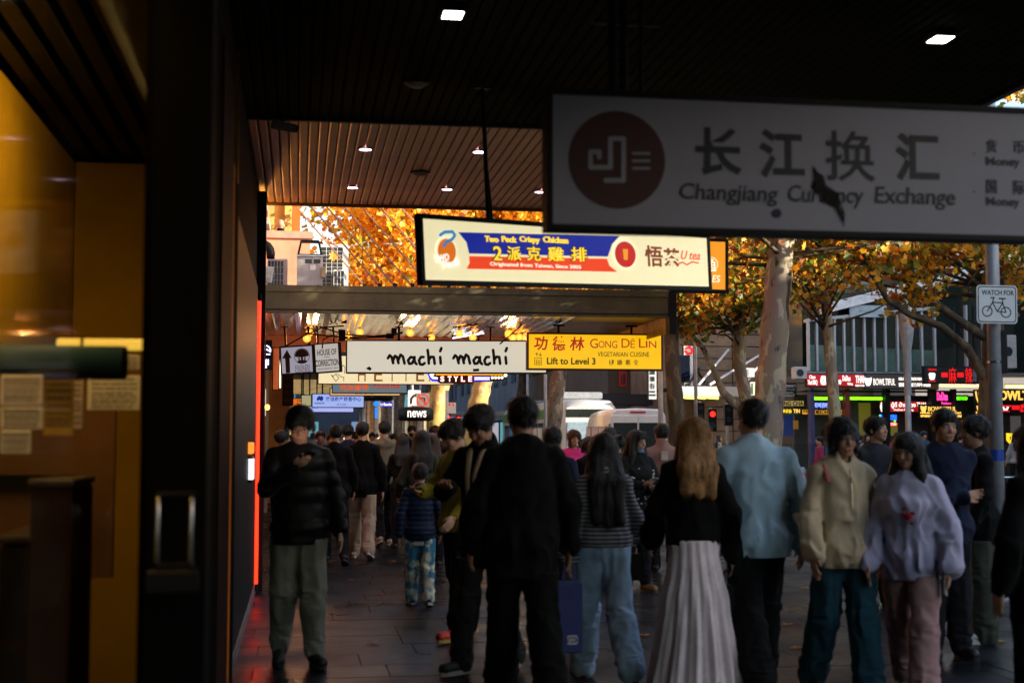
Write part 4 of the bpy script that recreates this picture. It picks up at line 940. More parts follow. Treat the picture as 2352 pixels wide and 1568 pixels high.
def tree(label, path, r0, r1, limbs, blobs, n, size, weights, seed, bark_m=bark, lobed=True, group='plane trees along the street', gap=-1.05):
    base = Vector(path[0]); t = thing('plane_tree', label, 'tree', base, group=group)
    m = MB(); k = len(path)
    def noisy(pts, ra, rb, nn=12, seg=5):
        out = []; rs = []
        for i in range(len(pts)-1):
            for j in range(seg):
                u = j/seg; p = Vector(pts[i]).lerp(Vector(pts[i+1]), u); w = (i+u)/(len(pts)-1)
                out.append(p-base); rs.append((ra+(rb-ra)*w)*(1+.06*math.sin(7*w*len(pts)+seed)))
        out.append(Vector(pts[-1])-base); rs.append(rb); return out, rs
    o, rs = noisy(path, r0, r1); rs[0] *= 1.25; m.tube(o, rs, 16); m.build('trunk', bark_m, t, smooth=True)
    for (pts, ra, rb) in limbs:
        mm = MB(); o, rs = noisy(pts, ra, rb); mm.tube(o, rs, 9); mm.build('branch', bark_m, t, smooth=True)
    bl = [(b[0]-base.x, b[1]-base.y, b[2]-base.z, *b[3:]) for b in blobs]
    # twigs reaching into the crown
    r = random.Random(seed); mm = MB(); top = Vector(path[-1])-base
    for i in range(26):
        b = r.choice(bl); e = Vector((b[0]+r.uniform(-.8,.8)*b[3], b[1]+r.uniform(-.8,.8)*b[4], b[2]+r.uniform(-.8,.6)*b[5])); s = top+Vector((0,0,r.uniform(-1.2,0)))
        mid = s.lerp(e, .5)+Vector((r.uniform(-.4,.4),r.uniform(-.4,.4),r.uniform(-.1,.5))); mm.tube([s, mid, e], [.035,.022,.006], 5)
    tw = mm.build('branches', bark_dark, t, smooth=True); tw['kind'] = 'stuff'
    crown_mesh(t, bl, n, size, weights, seed, lobed=lobed, gap=gap if lobed else -1.4)
    return t
def Y_(px, py, Y): return tuple(atY(px, py, Y))
def g_(px, Y): # ground point on a column of the picture at street distance Y
    p = atY(px, 1000, Y); return (p.x, p.y, -.02)
# D : big trunk right of centre
YD = 19.2
tree('thick pale plane trunk right of centre with a knot below the sign', [g_(1752,YD), Y_(1760,1000,YD), Y_(1772,860,YD), Y_(1783,700,YD), Y_(1797,540,YD), Y_(1812,420,YD)], .235, .16,
     [([Y_(1800,520,YD), Y_(1900,470,YD+1), Y_(2050,420,YD+2)], .08, .03)],
     [(p.x, p.y, p.z, *rr) for p, rr in ((atY(1800,330,YD),(3.2,2.6,2.2)), (atY(2050,480,YD+1.5),(2.2,1.8,1.15)), (atY(1650,560,YD+3),(1.6,1.5,.9)))],
     13000, .12, {'gold':.22,'orange':.20,'rust':.18,'green':.24,'olive':.16}, 11)
mm = MB(); 
# F : tree behind the bicycle sign pole, branches reaching left
YF_ = 21.0
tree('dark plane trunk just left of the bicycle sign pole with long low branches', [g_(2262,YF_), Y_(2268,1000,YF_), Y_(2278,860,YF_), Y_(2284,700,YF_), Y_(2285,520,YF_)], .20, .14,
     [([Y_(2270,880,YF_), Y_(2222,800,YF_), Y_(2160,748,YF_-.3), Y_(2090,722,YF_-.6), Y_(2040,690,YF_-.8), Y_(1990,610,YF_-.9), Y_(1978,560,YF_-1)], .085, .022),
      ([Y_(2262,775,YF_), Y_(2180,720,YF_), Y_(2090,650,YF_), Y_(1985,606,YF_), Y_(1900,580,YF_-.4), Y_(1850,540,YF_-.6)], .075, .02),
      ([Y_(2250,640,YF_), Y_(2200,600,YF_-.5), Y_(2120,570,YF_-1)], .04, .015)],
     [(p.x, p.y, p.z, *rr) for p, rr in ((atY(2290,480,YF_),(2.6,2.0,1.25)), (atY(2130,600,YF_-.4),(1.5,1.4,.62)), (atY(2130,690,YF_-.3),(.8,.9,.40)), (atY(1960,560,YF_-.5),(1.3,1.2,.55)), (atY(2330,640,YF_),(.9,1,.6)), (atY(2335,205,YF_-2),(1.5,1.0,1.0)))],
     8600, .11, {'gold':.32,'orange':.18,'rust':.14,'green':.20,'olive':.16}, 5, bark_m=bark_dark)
# G and H : across the road
YG = 30
tree('slim curving plane trunk in front of the red and brown restaurant fascias', [g_(1925,YG), Y_(1918,960,YG), Y_(1912,880,YG), Y_(1905,800,YG), Y_(1899,720,YG), Y_(1890,640,YG)], .15, .10,
     [([Y_(1895,700,YG), Y_(1860,640,YG), Y_(1800,600,YG)], .05, .02)],
     [(p.x, p.y, p.z, *rr) for p, rr in ((atY(1890,610,YG),(2.4,2.0,.85)), (atY(1900,480,YG),(3.2,2.4,1.5)), (atY(1840,700,YG),(.8,.8,.35)))],
     9500, .135, {'gold':.12,'orange':.18,'rust':.22,'green':.28,'olive':.20}, 9)
YH = 33
tree('pale forked plane trunk beside the big one, leaning branch on its left', [g_(1718,YH), Y_(1716,960,YH), Y_(1710,900,YH), Y_(1696,830,YH), Y_(1698,760,YH), Y_(1700,690,YH)], .17, .12,
     [([Y_(1716,935,YH), Y_(1690,930,YH), Y_(1660,900,YH), Y_(1640,850,YH), Y_(1615,800,YH), Y_(1590,770,YH), Y_(1548,755,YH)], .12, .03),
      ([Y_(1706,890,YH), Y_(1709,800,YH), Y_(1705,720,YH), Y_(1690,690,YH)], .06, .03)],
     [(p.x, p.y, p.z, *rr) for p, rr in ((atY(1640,700,YH),(2.2,2,.75)), (atY(1700,640,YH),(2.6,2.2,.8)), (atY(1590,760,YH),(.9,.9,.4)), (atY(1740,560,YH),(3,2.5,1.4)), (atY(1590,610,YH),(2,2,.9)))],
     11500, .145, {'gold':.10,'orange':.12,'rust':.16,'green':.42,'olive':.20}, 21)
# E : dark slim trunk left of the pole under the yellow sign
YE = 30
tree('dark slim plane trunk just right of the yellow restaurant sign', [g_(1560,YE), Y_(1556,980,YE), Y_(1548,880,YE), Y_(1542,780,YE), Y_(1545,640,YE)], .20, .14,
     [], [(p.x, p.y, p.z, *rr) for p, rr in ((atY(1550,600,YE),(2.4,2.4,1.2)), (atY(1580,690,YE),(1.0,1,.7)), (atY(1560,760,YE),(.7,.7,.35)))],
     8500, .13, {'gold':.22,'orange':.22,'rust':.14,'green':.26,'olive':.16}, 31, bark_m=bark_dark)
# C, B, A along the kerb, with the golden crowns filling the gap over the canopy
YC = 39
tree('mottled plane trunk standing left of the white van', [g_(1265,YC), Y_(1268,990,YC), Y_(1278,900,YC), Y_(1289,830,YC), Y_(1300,700,YC), Y_(1290,560,YC)], .26, .17,
     [([Y_(1295,640,YC), Y_(1150,600,YC-1), Y_(1000,560,YC-2), Y_(880,560,YC-3)], .10, .03), ([Y_(1296,700,YC), Y_(1180,660,YC), Y_(1060,620,YC)], .07, .02)],
     [(p.x, p.y, p.z, *rr) for p, rr in ((atY(1150,500,YC),(4.6,3.2,3.2)), (atY(930,560,YC-2),(2.2,3,2.6)), (atY(1030,440,YC),(3.6,3,2.4)), (atY(850,640,YC-1),(1.9,2.4,1.3)), (atY(1350,560,YC),(3.4,2.6,2.2)))],
     30000, .155, {'gold':.50,'orange':.32,'rust':.08,'green':.04,'olive':.06}, 2, lobed=False)
YB = 55
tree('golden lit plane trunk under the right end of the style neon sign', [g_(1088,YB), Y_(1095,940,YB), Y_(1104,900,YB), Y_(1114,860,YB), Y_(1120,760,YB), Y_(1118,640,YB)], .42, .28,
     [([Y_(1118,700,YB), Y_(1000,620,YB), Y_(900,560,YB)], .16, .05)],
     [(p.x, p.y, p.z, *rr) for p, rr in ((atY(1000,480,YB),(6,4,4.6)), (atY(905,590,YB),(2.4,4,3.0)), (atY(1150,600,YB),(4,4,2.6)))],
     9000, .27, {'gold':.5,'orange':.36,'rust':.07,'green':.03,'olive':.04}, 3, bark_m=bark_lit_gold, lobed=False)
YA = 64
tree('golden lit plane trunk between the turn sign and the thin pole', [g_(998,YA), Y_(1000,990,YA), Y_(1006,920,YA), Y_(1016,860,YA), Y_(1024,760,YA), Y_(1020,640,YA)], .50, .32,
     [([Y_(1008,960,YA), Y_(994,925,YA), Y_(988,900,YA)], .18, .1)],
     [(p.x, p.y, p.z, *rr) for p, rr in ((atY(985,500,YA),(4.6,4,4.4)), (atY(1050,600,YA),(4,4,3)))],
     5200, .30, {'gold':.5,'orange':.36,'rust':.08,'green':.02,'olive':.04}, 4, bark_m=bark_lit_gold, lobed=False)
for (px, Y, r_, lb) in ((897, 92, .34, 'distant brown plane trunk left of the turn sign'), (919, 98, .30, 'thin pale plane trunk next to the distant brown one'), (985, 90, .30, 'dark trunk partly behind the golden one'), (1195, 96, .35, 'distant dark tree over the tram stop')):
    tree(lb, [g_(px,Y), Y_(px+1,930,Y), Y_(px+6,860,Y), Y_(px+4,780,Y)], r_, r_*.7, [([Y_(px+4,880,Y), Y_(px+30,850,Y), Y_(px+60,830,Y)], .14, .04)] if px > 1100 else [],
         [(p.x, p.y, p.z, *rr) for p, rr in ((atY(px+10,760,Y),(5,4,2.6)), (atY(px+70,830,Y),(2.6,2,1.2)) if px > 1100 else (atY(px,700,Y),(4,3,2)))], 1500, .36, {'gold':.3,'orange':.2,'rust':.2,'green':.2,'olive':.1}, int(px), bark_m=bark_dark if px in (985,1195) else bark, lobed=False)

# ------------------------------------------------------------------ buildings across
bglass = mat('green_glass', (.012,.022,.02), rough=.08, vary=.25, scale=.7, spec=.8)
mull = mat('white_mullion', (.52,.53,.56), rough=.4, vary=.06)
sandst = mat('brown_sandstone', (.20,.13,.085), rough=.85, vary=.2, scale=1.2)
Yb = 43.0
def X_(px, Y=Yb): return atY(px, 1000, Y).x
def Z_(py, px=2000, Y=Yb): return atY(px, py, Y).z
def rectY(px0, py0, px1, py1, Y):
    a = atY(px0, py1, Y); b = atY(px1, py0, Y); return a.x, b.x, a.z, b.z
R1 = thing('restaurant_building', 'two storey glass fronted restaurant building across the intersection', 'building')
xa, xb = X_(1855), X_(2420)
MB().box(xa, xb+10, Yb+1.2, Yb+4, 0, Z_(905)).build('wall', mat('arcade_dark', (.05,.042,.036), rough=.6, vary=.3, scale=1.5), R1)
MB().box(xa, xb+10, Yb+.35, Yb+4, Z_(853), Z_(853)+3.4).build('upper_wall', bglass, R1)
x0, x1, z0, z1 = rectY(1857, 730, 2150, 853, Yb)
MB().box(xa, xb+10, Yb-.1, Yb+1.19, Z_(860), Z_(854)).build('floor_edge', grey_metal, R1)
pxm = (1859,1878,1919,1941,1963,1988,2011,2036,2064,2092,2120,2150,2223,2262)
pn = None
for i in range(len(pxm)-1):
    xl, xr = X_(pxm[i]), X_(pxm[i+1]); zt = Z_(738-(pxm[i]-1859)*.11); zb_ = Z_(853)
    if i < 11: MB().box(xl+.05, xr-.05, Yb+.02, Yb+.05, zb_, zt-.05).build('pane', bglass, R1)
for i in range(11): xl, xr = X_(pxm[i]), X_(pxm[i+1]); MB().box(xl+.05, xr-.05, Yb-.02, Yb+.01, Z_(853), Z_(793+i)).build('lower_pane', mat('frosted_green', (.08,.13,.10), rough=.3, vary=.4, scale=1.1), R1)
for i, px in enumerate(pxm): xl = X_(px); zt = Z_(738-(px-1859)*.11); MB().box(xl-.030, xl+.030, Yb-.1, Yb+.06, Z_(853)+.001, zt).build('mullion', mull, R1)
m = MB(); m.prism([(X_(1857), Z_(741)), (X_(2152), Z_(709)), (X_(2152), Z_(702)), (X_(1857), Z_(734))], Yb-.14, Yb+.3); m.build('head_rail', mull, R1)
m = MB(); m.prism([(X_(1895), Z_(722)), (X_(2420), Z_(585)), (X_(2420), Z_(560)), (X_(1895), Z_(700))], Yb-.3, Yb+3); m.build('roof_band', mat('roof_white', (.80,.81,.85), rough=.45), R1)
m = MB(); m.prism([(X_(1857), Z_(733)), (X_(2420), Z_(640)), (X_(2420), Z_(590)), (X_(1895), Z_(723))], Yb+.32, Yb+.4); m.build('upper_glass', bglass, R1)
x0,x1,z0,z1 = rectY(1947,703,2031,729,Yb); f = Face((x0,Yb-.18,z0)); MB().box(x0,x1,Yb-.2,Yb-.12,z0,z1).build('sign_board', mat('pale_blue_board', (.45,.55,.62), rough=.4), R1)
f = Face((0,Yb-.2,0)); m = MB(); put_text(m, f, 'MEKONG', *(x0+.1, z1-.1), *(x1-.1, z0+.12), .01, Yb-.2, px=False, shear=.15)
m2 = MB(); put_text(m2, f, 'MEKONG', x0+.3, z1-.15, x1-.05, z0+.15, .01, Yb-.2, px=False, shear=.15); m2.build('lettering', mat('grey_letter', (.35,.42,.47)), R1)
rr = random.Random(4)
for px in (2045,2075,2100,1870): x = X_(px); MB().tube([(x,Yb+.34,Z_(830)),(x+.1,Yb+.3,Z_(800)),(x,Yb+.3,Z_(780))], .07, 6).build('curtain', mat('yellow_curtain', (.30,.20,.02), rough=.8) if px > 1900 else mat('pale_curtain', (.35,.42,.38)), R1)
for (a_,b_,c_,d_,mt,lb,nm) in ((2303,769,2334,845,'ac','white air conditioner on the upper wall at the far right','air_conditioner'), (1828,842,1853,870,'ac','small white air conditioner left of the red fascia','air_conditioner')):
    xA,xB,zA,zB = rectY(a_,b_,c_,d_,Yb-.5); t = thing(nm, lb, 'air conditioner', (xA, Yb-.5, zA)); MB().bevbox(0,xB-xA,0,.4,0,zB-zA,.02).build('case', ac_white, t); MB().disc((xB-xA)*.4,(zB-zA)*.5,min(xB-xA,zB-zA)*.32,min(xB-xA,zB-zA)*.32,-.01,-.001,20).build('fan_grille', ac_dark, t)
# columns of the arcade
for (a_, b_, mt, nm) in ((1861,1869,mat('purple_post',(.05,.05,.16),rough=.5),'column'), (1941,1951,mat('red_post',(.22,.02,.008),rough=.5),'column'), (2033,2043,black_m,'column'), (2138,2150,black_m,'column'), (2190,2196,black_m,'column')):
    MB().box(X_(a_),X_(b_),Yb-.1,Yb+.2,0,Z_(892)).build(nm, mt, R1)
# fascia signs
LR = glow('board_red', s2l((190,25,35)), .55, base=(.35,.01,.015)); LBn = mat('board_brown', (.10,.07,.055), rough=.5); LW = glow('neon_white', (1,.93,.85), 1.1); LG = glow('neon_gold', s2l((255,200,90)), 1.1); LRd = glow('neon_red', s2l((235,25,25)), .9); LPk = glow('neon_pink', s2l((255,60,150)), 1.8); LGr = glow('neon_green', s2l((90,230,20)), 2.0); LBl = glow('neon_blue', s2l((40,110,255)), 1.6); LY = glow('neon_yellow', s2l((255,205,40)), 1.2); Lyb = glow('board_yellow', s2l((225,160,30)), .7, base=(.5,.3,.02))
C7 = lambda x, y: (1837.4+x*.21875, 803.9+y*.21875)
CD = lambda x, y: (1492.9+x*.2198, 660.3+y*.2198)
def board(label, Y, px0, py0, px1, py1, panel, texts=(), name='shop_sign', dep=.15, border=.03, cat='sign', strokes=()):
    f = Face(atY(px0, py1, Y)); b = f.uv(px1, py0); t = thing(name, label, cat, f.o)
    MB().bevbox(0, b[0], .02, dep, 0, b[1], .01).build('case', black_m, t); MB().box(border, b[0]-border, .0, .019, border, b[1]-border).build('panel', panel, t)
    by = {}
    for (s_, x0,y0,x1,y1, mt, bo) in texts: mb = by.setdefault(mt.name, (MB(), mt))[0]; put_text(mb, f, s_, x0,y0,x1,y1, .02, -.001, bold=bo)
    for (pts, w, mt) in strokes: mb = by.setdefault(mt.name, (MB(), mt))[0]; mb.stroke([f.uv(*p) for p in pts], w, -.02, -.001)
    for k, (mb, mt) in by.items(): mb.build('lettering', mt, t)
    return t
board('red thai restaurant fascia with white lettering left of the brown one', Yb-.4, 1852, 858, 1986, 888, LR, [('Chan', *C7(98,262), *C7(160,300), LW, .01),('Thai BBQ', *C7(80,312), *C7(182,370), LW, .01),('แดง', *C7(365,310), *C7(432,360), LW, .02),('DoDee', *C7(446,265), *C7(528,325), LW, .02),('Paidang', *C7(500,340), *C7(552,372), LW, .0),('THAI', *C7(582,265), *C7(672,345), LW, .02),('STREET FOOD', *C7(582,362), *C7(676,382), LW, .0)], strokes=[([C7(235,285),C7(262,285),C7(268,318),C7(262,350),C7(235,350),C7(228,318),C7(235,285)], .09, LW)])
cowl = lambda x, y, s_, mt: [([C7(x-.5*s_,y-.6*s_),C7(x-.4*s_,y+.1*s_),C7(x-.2*s_,y+.6*s_),C7(x+.2*s_,y+.6*s_),C7(x+.4*s_,y+.1*s_),C7(x+.5*s_,y-.6*s_)], .055, mt), ([C7(x-.15*s_,y-.5*s_),C7(x-.12*s_,y+.4*s_)], .05, mt), ([C7(x+.15*s_,y-.5*s_),C7(x+.12*s_,y+.4*s_)], .05, mt)]
board('brown noodle restaurant fascia with white letters reading bowltiful', Yb-.42, 1986, 858, 2156, 894, LBn, [('BOWLTIFUL', *C7(770,298), *C7(1000,368), LW, .0),('HALAL LANZHOU NOODLE', *C7(1036,286), *C7(1330,318), LW, .02),('壹碗中国兰州牛肉面', *C7(1036,342), *C7(1370,384), LW, .02)], strokes=cowl(715,330,60,LW))
board('black hot pot restaurant sign with red chinese characters', Yb-1.2, 2122, 841, 2262, 881, mat('board_black',(.01,.01,.011)), [('DRAGON',*C7(1345,195),*C7(1430,215), LRd,.0),('HOT POT',*C7(1350,318),*C7(1425,334), LRd,.0),('一',*C7(1485,235),*C7(1550,285), LRd,.05),('麻',*C7(1562,182),*C7(1640,345), LRd,.0),('一',*C7(1652,235),*C7(1716,285), LRd,.05),('辣',*C7(1735,182),*C7(1808,345), LRd,.0),('火锅',*C7(1812,200),*C7(1850,330), mat('grey_letter',(0,0,0)),.0)], strokes=[([C7(1368,255),C7(1375,295),C7(1398,295),C7(1405,255),C7(1368,255)], .10, LW)])
board('second red thai sign under the arcade between two dark posts', Yb+.3, 2020, 920, 2128, 947, LR, [('ดู๋ดี๋ ป้ายแดง',*C7(955,545),*C7(1215,612), LW,.02),('THAI',*C7(1225,548),*C7(1320,590), LW,.02),('DoDee Paidang',*C7(985,615),*C7(1190,642), LW,.0)], strokes=[([C7(885,545),C7(868,560),C7(858,595),C7(868,630),C7(885,645)], .12, LW)])
def neon(label, Y, texts=(), strokes=(), cat='neon sign', name='neon_sign', back=True):
    xs = [p for (_s,x0,y0,x1,y1,_m,_b) in texts for p in ((x0,y0),(x1,y1))]+[p for (pts,_w,_m) in strokes for p in pts]
    px0, px1, py0, py1 = min(p[0] for p in xs), max(p[0] for p in xs), min(p[1] for p in xs), max(p[1] for p in xs)
    f = Face(atY(px0, py1, Y)); b = f.uv(px1, py0); t = thing(name, label, cat, f.o); by = {}
    for (s_, x0,y0,x1,y1, mt, bo) in texts: mb = by.setdefault(mt.name, (MB(), mt))[0]; put_text(mb, f, s_, x0,y0,x1,y1, .03, 0, bold=bo)
    for (pts, w, mt) in strokes: mb = by.setdefault(mt.name, (MB(), mt))[0]; mb.tube([(f.uv(*p)[0], -.02, f.uv(*p)[1]) for p in pts], w/2, 6)
    for k, (mb, mt) in by.items(): mb.build('tube' if not texts else 'lettering', mt, t)
    MB().box(-.05, b[0]+.05, .01, .06, -.05, b[1]+.05).build('backing', black_m, t); return t
neon('pink neon script sign reading dodee above the gold noodle sign', Yb+.1, [('DoDee',*C7(1438,440),*C7(1548,530),LPk,.02),('Paidang',*C7(1486,545),*C7(1585,578),LPk,.0)])
neon('green neon lettering right of the pink script sign', Yb+.4, [('THAI STREET FOOD',*C7(1562,486),*C7(1755,524),LGr,.0)])
neon('gold noodle sign with lit halal lanzhou noodle letters in the middle', Yb-.1, [('BOWLTIFUL',*C7(1345,592),*C7(1640,640),LG,.0),('HALAL LANZHOU NOODLE',*C7(1265,648),*C7(1690,668),LG,.03),('壹碗中国兰州牛肉面',*C7(1265,678),*C7(1695,704),LG,.03)], cowl(1295,615,50,LG))
neon('tall gold bowl shaped neon emblem left of the grey pole', Yb-.3, (), cowl(1893,490,100,LG))
neon('small gold noodle sign with halal letters left of the grey pole', Yb-.2, [('B',*C7(1945,595),*C7(1960,632),LG,.0),('HALAL',*C7(1848,642),*C7(1960,664),LG,.03),('壹碗中',*C7(1848,672),*C7(1965,700),LG,.02)], cowl(1880,608,42,LG))
neon('large gold bowltiful letters right of the grey pole', Yb-.5, [('BOWLTIFUL',*C7(2035,425),*C7(2600,525),LG,.03)])
neon('hot pot neon sign with red characters right of the grey pole', Yb-.4, [('DRAGON',*C7(2120,575),*C7(2215,595),LRd,.0),('HOT POT',*C7(2110,632),*C7(2200,648),LRd,.0),('一',*C7(2225,580),*C7(2305,625),LRd,.04),('麻辣',*C7(2310,560),*C7(2480,650),LRd,.03)], [([C7(2130,595),C7(2142,622),C7(2170,622),C7(2182,595)], .07, LW)])
neon('small yellow bowl shaped neon by the far right doorway', Yb-.4, (), [([C7(2165,880),C7(2228,880)],.06,LY),([C7(2172,900),C7(2176,945),C7(2198,972),C7(2220,945),C7(2224,900),C7(2172,900)],.07,LY),([C7(2190,905),C7(2196,950)],.05,LY)])
neon('blue neon lettering above the yellow fascia left of the thin trunk', Yb+.4, [('鲜啤酒吧',*C7(155,550),*C7(292,606),glow('neon_pale_blue', s2l((120,140,255)),1.7),.0)])
neon('blue and green open neon over two red ovals', Yb+.5, [('OPEN',*C7(830,672),*C7(892,738),LBl,.02),('OPEN',*C7(948,676),*C7(1012,735),LBl,.02)], [([C7(835,680),C7(840,735)],.06,LGr),([C7(985,742),C7(1002,746)],.06,LGr)])
for (cx_, cy_, lb) in ((850,768,'red glowing oval sign left of the dark post'), (980,776,'red glowing oval sign right of the dark post')):
    f = Face(atY(*C7(cx_-50,cy_+24), Yb+.5)); b = f.uv(*C7(cx_+48,cy_-24)); t = thing('oval_sign', lb, 'neon sign', f.o); MB().disc(b[0]/2,b[1]/2,b[0]/2,b[1]/2,0,.05).build('panel', glow('oval_red', s2l((235,30,25)), 1.1), t); m = MB(); put_text(m, f, 'THAI', b[0]*.2, b[1]*.75, b[0]*.8, b[1]*.25, .02, 0, px=False); m.build('lettering', LW, t)
for (p0, p1, lb) in (((1470,368),(1612,370),'warm tube light first under the hot pot sign'), ((1628,370),(1680,370),'short warm tube under the hot pot sign'), ((1690,372),(1840,375),'longer warm tube under the hot pot sign'), ((1853,372),(1916,372),'warm tube beside the right edge of the hot pot sign'), ((2160,380),(2500,382),'long warm tube light right of the grey pole')):
    a, b = atY(*C7(*p0),Yb-.8), atY(*C7(*p1),Yb-.8); t = thing('tube_light', lb, 'tube light', a, group='tube lights under the restaurant fascias'); MB().tube([(0,0,0),tuple(b-a)], .045, 8).build('tube', glow('warm_tube', s2l((255,200,130)), 2.6), t); MB().box(0,(b-a).x,.03,.06,.02,.07).build('fitting', black_m, t)
for (p0, p1, lb) in (((150,505),(296,507),'green tube light first beyond the purple post'), ((392,505),(478,505),'short green tube light by the thin trunk'), ((522,505),(632,505),'green tube light right of the red post'), ((642,506),(778,507),'middle long green tube light under the brown fascia'), ((782,507),(880,508),'green tube light at the dark post')):
    a, b = atY(*C7(*p0),Yb+.2), atY(*C7(*p1),Yb+.2); t = thing('tube_light', lb, 'tube light', a, group='green tube lights in the arcade'); MB().tube([(0,0,0),tuple(b-a)], .05, 8).build('tube', glow('green_tube', s2l((120,240,20)), 2.4), t); MB().box(0,(b-a).x,.03,.06,.02,.07).build('fitting', black_m, t)
board('yellow noodle house fascia with dark italic letters', Yb+.25, *C7(152,617), *C7(475,684), Lyb, [('MEKONG',*C7(165,625),*C7(315,672),ink,.02),('PHO',*C7(405,632),*C7(468,672),ink,.02)])
board('small yellow pho sign left of the purple post', Yb+.3, *C7(18,615), *C7(108,682), Lyb, [('PHO',*C7(35,628),*C7(92,655),ink,.02)])
board('gold sign with the letters ng cha right of the big trunk', Yb+.5, 1796, 918, 1848, 934, glow('cha_gold', s2l((190,165,90)), .5), [('GONG CHA',1782,921,1845,931,ink,.02)])
board('dark green edged sign below the gold one right of the big trunk', Yb+.5, 1794, 936, 1840, 952, mat('board_black',(0,0,0)), [('金正信',1797,939,1818,948,LY,.02),('TIN',1822,939,1837,948,LG,.02)], strokes=[([(1796,951),(1839,951)],.05,mat('sign_green',(0,0,0)))])
board('white sign with green scribble lettering right of the big trunk', Yb+1.2, 1797, 881, 1830, 913, mat('sign_white_paint',(0,0,0)), [('NORTHERN',1802,889,1822,893,ink,.02),('WATERLOO',1802,895,1822,900,ink,.02),('Cafe Village',1802,903,1822,907,ink,.0)], strokes=[([(1824,888),(1828,894),(1823,900),(1829,906)],.05,mat('sign_green',(0,0,0)))])
# dim warm glow of shop interiors below the signs
for i, (a_,b_,c_,d_,col,s_) in enumerate(((1975,925,2000,1000,(.35,.30,.03),.5),(2046,950,2062,1000,(.4,.38,.05),.5),(1800,945,1822,1000,(.02,.05,.25),.5),(1824,965,1834,985,(.5,.25,.02),.6),(2290,955,2304,1010,(.35,.35,.33),.35),(2325,955,2345,1030,(.35,.33,.33),.35),(2180,950,2196,985,(.2,.11,.03),.5))):
    x0,x1,z0,z1 = rectY(a_,b_,c_,d_,Yb+1.1); MB().box(x0,x1,Yb+1.12,Yb+1.19,max(z0,0),z1).build('doorway', glow('doorway_%d'%i, col, s_*.35), R1)
MB().box(xa, xb+10, Yb-.2, Yb+1.19, Z_(898), Z_(897)).build('arcade_ceiling', dark_m, R1)

# brown stone building behind with its awning and braces
R2 = thing('stone_building', 'brown sandstone building with long white awning and steel ties', 'building')
Ys = 62.5
xs0, xs1 = X_(1555, Ys), X_(1862, Ys)
MB().box(xs0, xs1+6, Ys+.3, Ys+9, 0, 9.6).build('wall', sandst, R2)
bl0 = MB().bevbox(0,1.75,0,.29,0,.52,.02).build('stone_block', sandst, R2, loc=(X_(1597,Ys),Ys,.3))
k = 0
for row in range(17):
    for cix in range(2):
        if row == 0 and cix == 0: continue
        inst(bl0, (X_(1597,Ys)+cix*1.8, Ys, .3+row*.55), R2)
for row in range(17): inst(bl0, (X_(1775,Ys)+(row%2)*.0, Ys, .3+row*.55), R2)
for (a_,b_,c_,d_) in ((1675,700,1712,880),(1728,700,1760,880)): x0,x1,z0,z1 = rectY(a_,b_,c_,d_,Ys); w = MB().box(x0,x1,Ys+.2,Ys+.29,z0,min(z1+1,9.4)).build('window', mat('blue_window', (.04,.07,.14), rough=.1), R2); MB().box(x0-.1,x1+.1,Ys+.05,Ys+.28,z0-.15,z0-.01).build('sill', conc, w)
x0,x1,z0,z1 = rectY(1549,888,1724,910,Ys-3.5); aw = MB().bevbox(x0,x0+(x1-x0)*.58,Ys-3.6,Ys-3.45,z0,z1,.01).build('awning', mat('awning_white', (.42,.44,.47), rough=.5), R2)
MB().bevbox(x0+(x1-x0)*.58,x1,Ys-3.58,Ys-3.45,z0+.0,z1,.01).build('awning_front', mat('awning_dark', (.06,.06,.07), rough=.5), aw); MB().box(x0,x1,Ys-3.44,Ys+.28,z1-.12,z1-.02).build('awning_roof', dark_m, aw)
for i, (p0, p1) in enumerate((((1601,888),(1673,803)), ((1622,888),(1844,757)), ((1704,888),(1737,851)), ((1690,888),(1860,740)), ((1798,869),(1853,803)), ((1625,886),(1600,850)), ((1580,886),(1605,846)))):
    a, b = atY(*p0,Ys-3.2), atY(*p1,Ys-.2); t = thing('awning_tie', ['steel tie left of the pale forked trunk','longest steel tie crossing behind the forked trunk','short tie at the middle of the awning','steel tie running up behind the big trunk','single white tie right of the big trunk','dark crossed tie leaning left over the awning','dark crossed tie leaning right over the awning'][i], 'steel tie', a, group='steel ties above the white awning')
    MB().tube([(0,0,0),tuple(b-a)], .055, 6).build('rod', mull if i < 5 else black_m, t); MB().box(-.1,.1,-.08,.08,-.08,.08).build('anchor', black_m, t)
for (a_,b_,lb) in ((1569,1596,'left yellow strip light under the white awning'),(1599,1620,'middle yellow strip light under the white awning'),(1622,1650,'right yellow strip light under the white awning')):
    a, b = atY(a_,912,Ys-3.4), atY(b_,914,Ys-3.4); t = thing('tube_light', lb, 'tube light', a, group='yellow strip lights under the awning'); MB().tube([(0,0,0),tuple(b-a)], .055, 8).build('tube', glow('yel_tube', s2l((255,240,110)), 2.2), t); MB().box(0,(b-a).x,.03,.06,.04,.09).build('fitting', black_m, t)
board('white vertical banner with a red ring logo above the awning', Ys-1, 1570, 793, 1593, 887, mat('sign_white_paint',(0,0,0)), strokes=[([(1576,800),(1584,797),(1590,803),(1588,811),(1579,812),(1575,806)],.10,LRd)], name='banner', cat='banner')
board('dark screen left of the white vertical banner', Ys-1.1, 1548, 815, 1585, 877, mat('screen_dark', (.008,.01,.02), rough=.1), name='screen', cat='screen')
board('blue and yellow poster between the big trunk and the restaurant', Ys-4, 1801, 779, 1829, 860, mat('poster_blue', (.02,.16,.38), rough=.5), strokes=[([(1803,846),(1827,846)],.35,mat('poster_yellow',(.45,.33,.02))),([(1803,852),(1827,852)],.18,mat('poster_orange',(.45,.18,.02)))], name='poster', cat='poster')
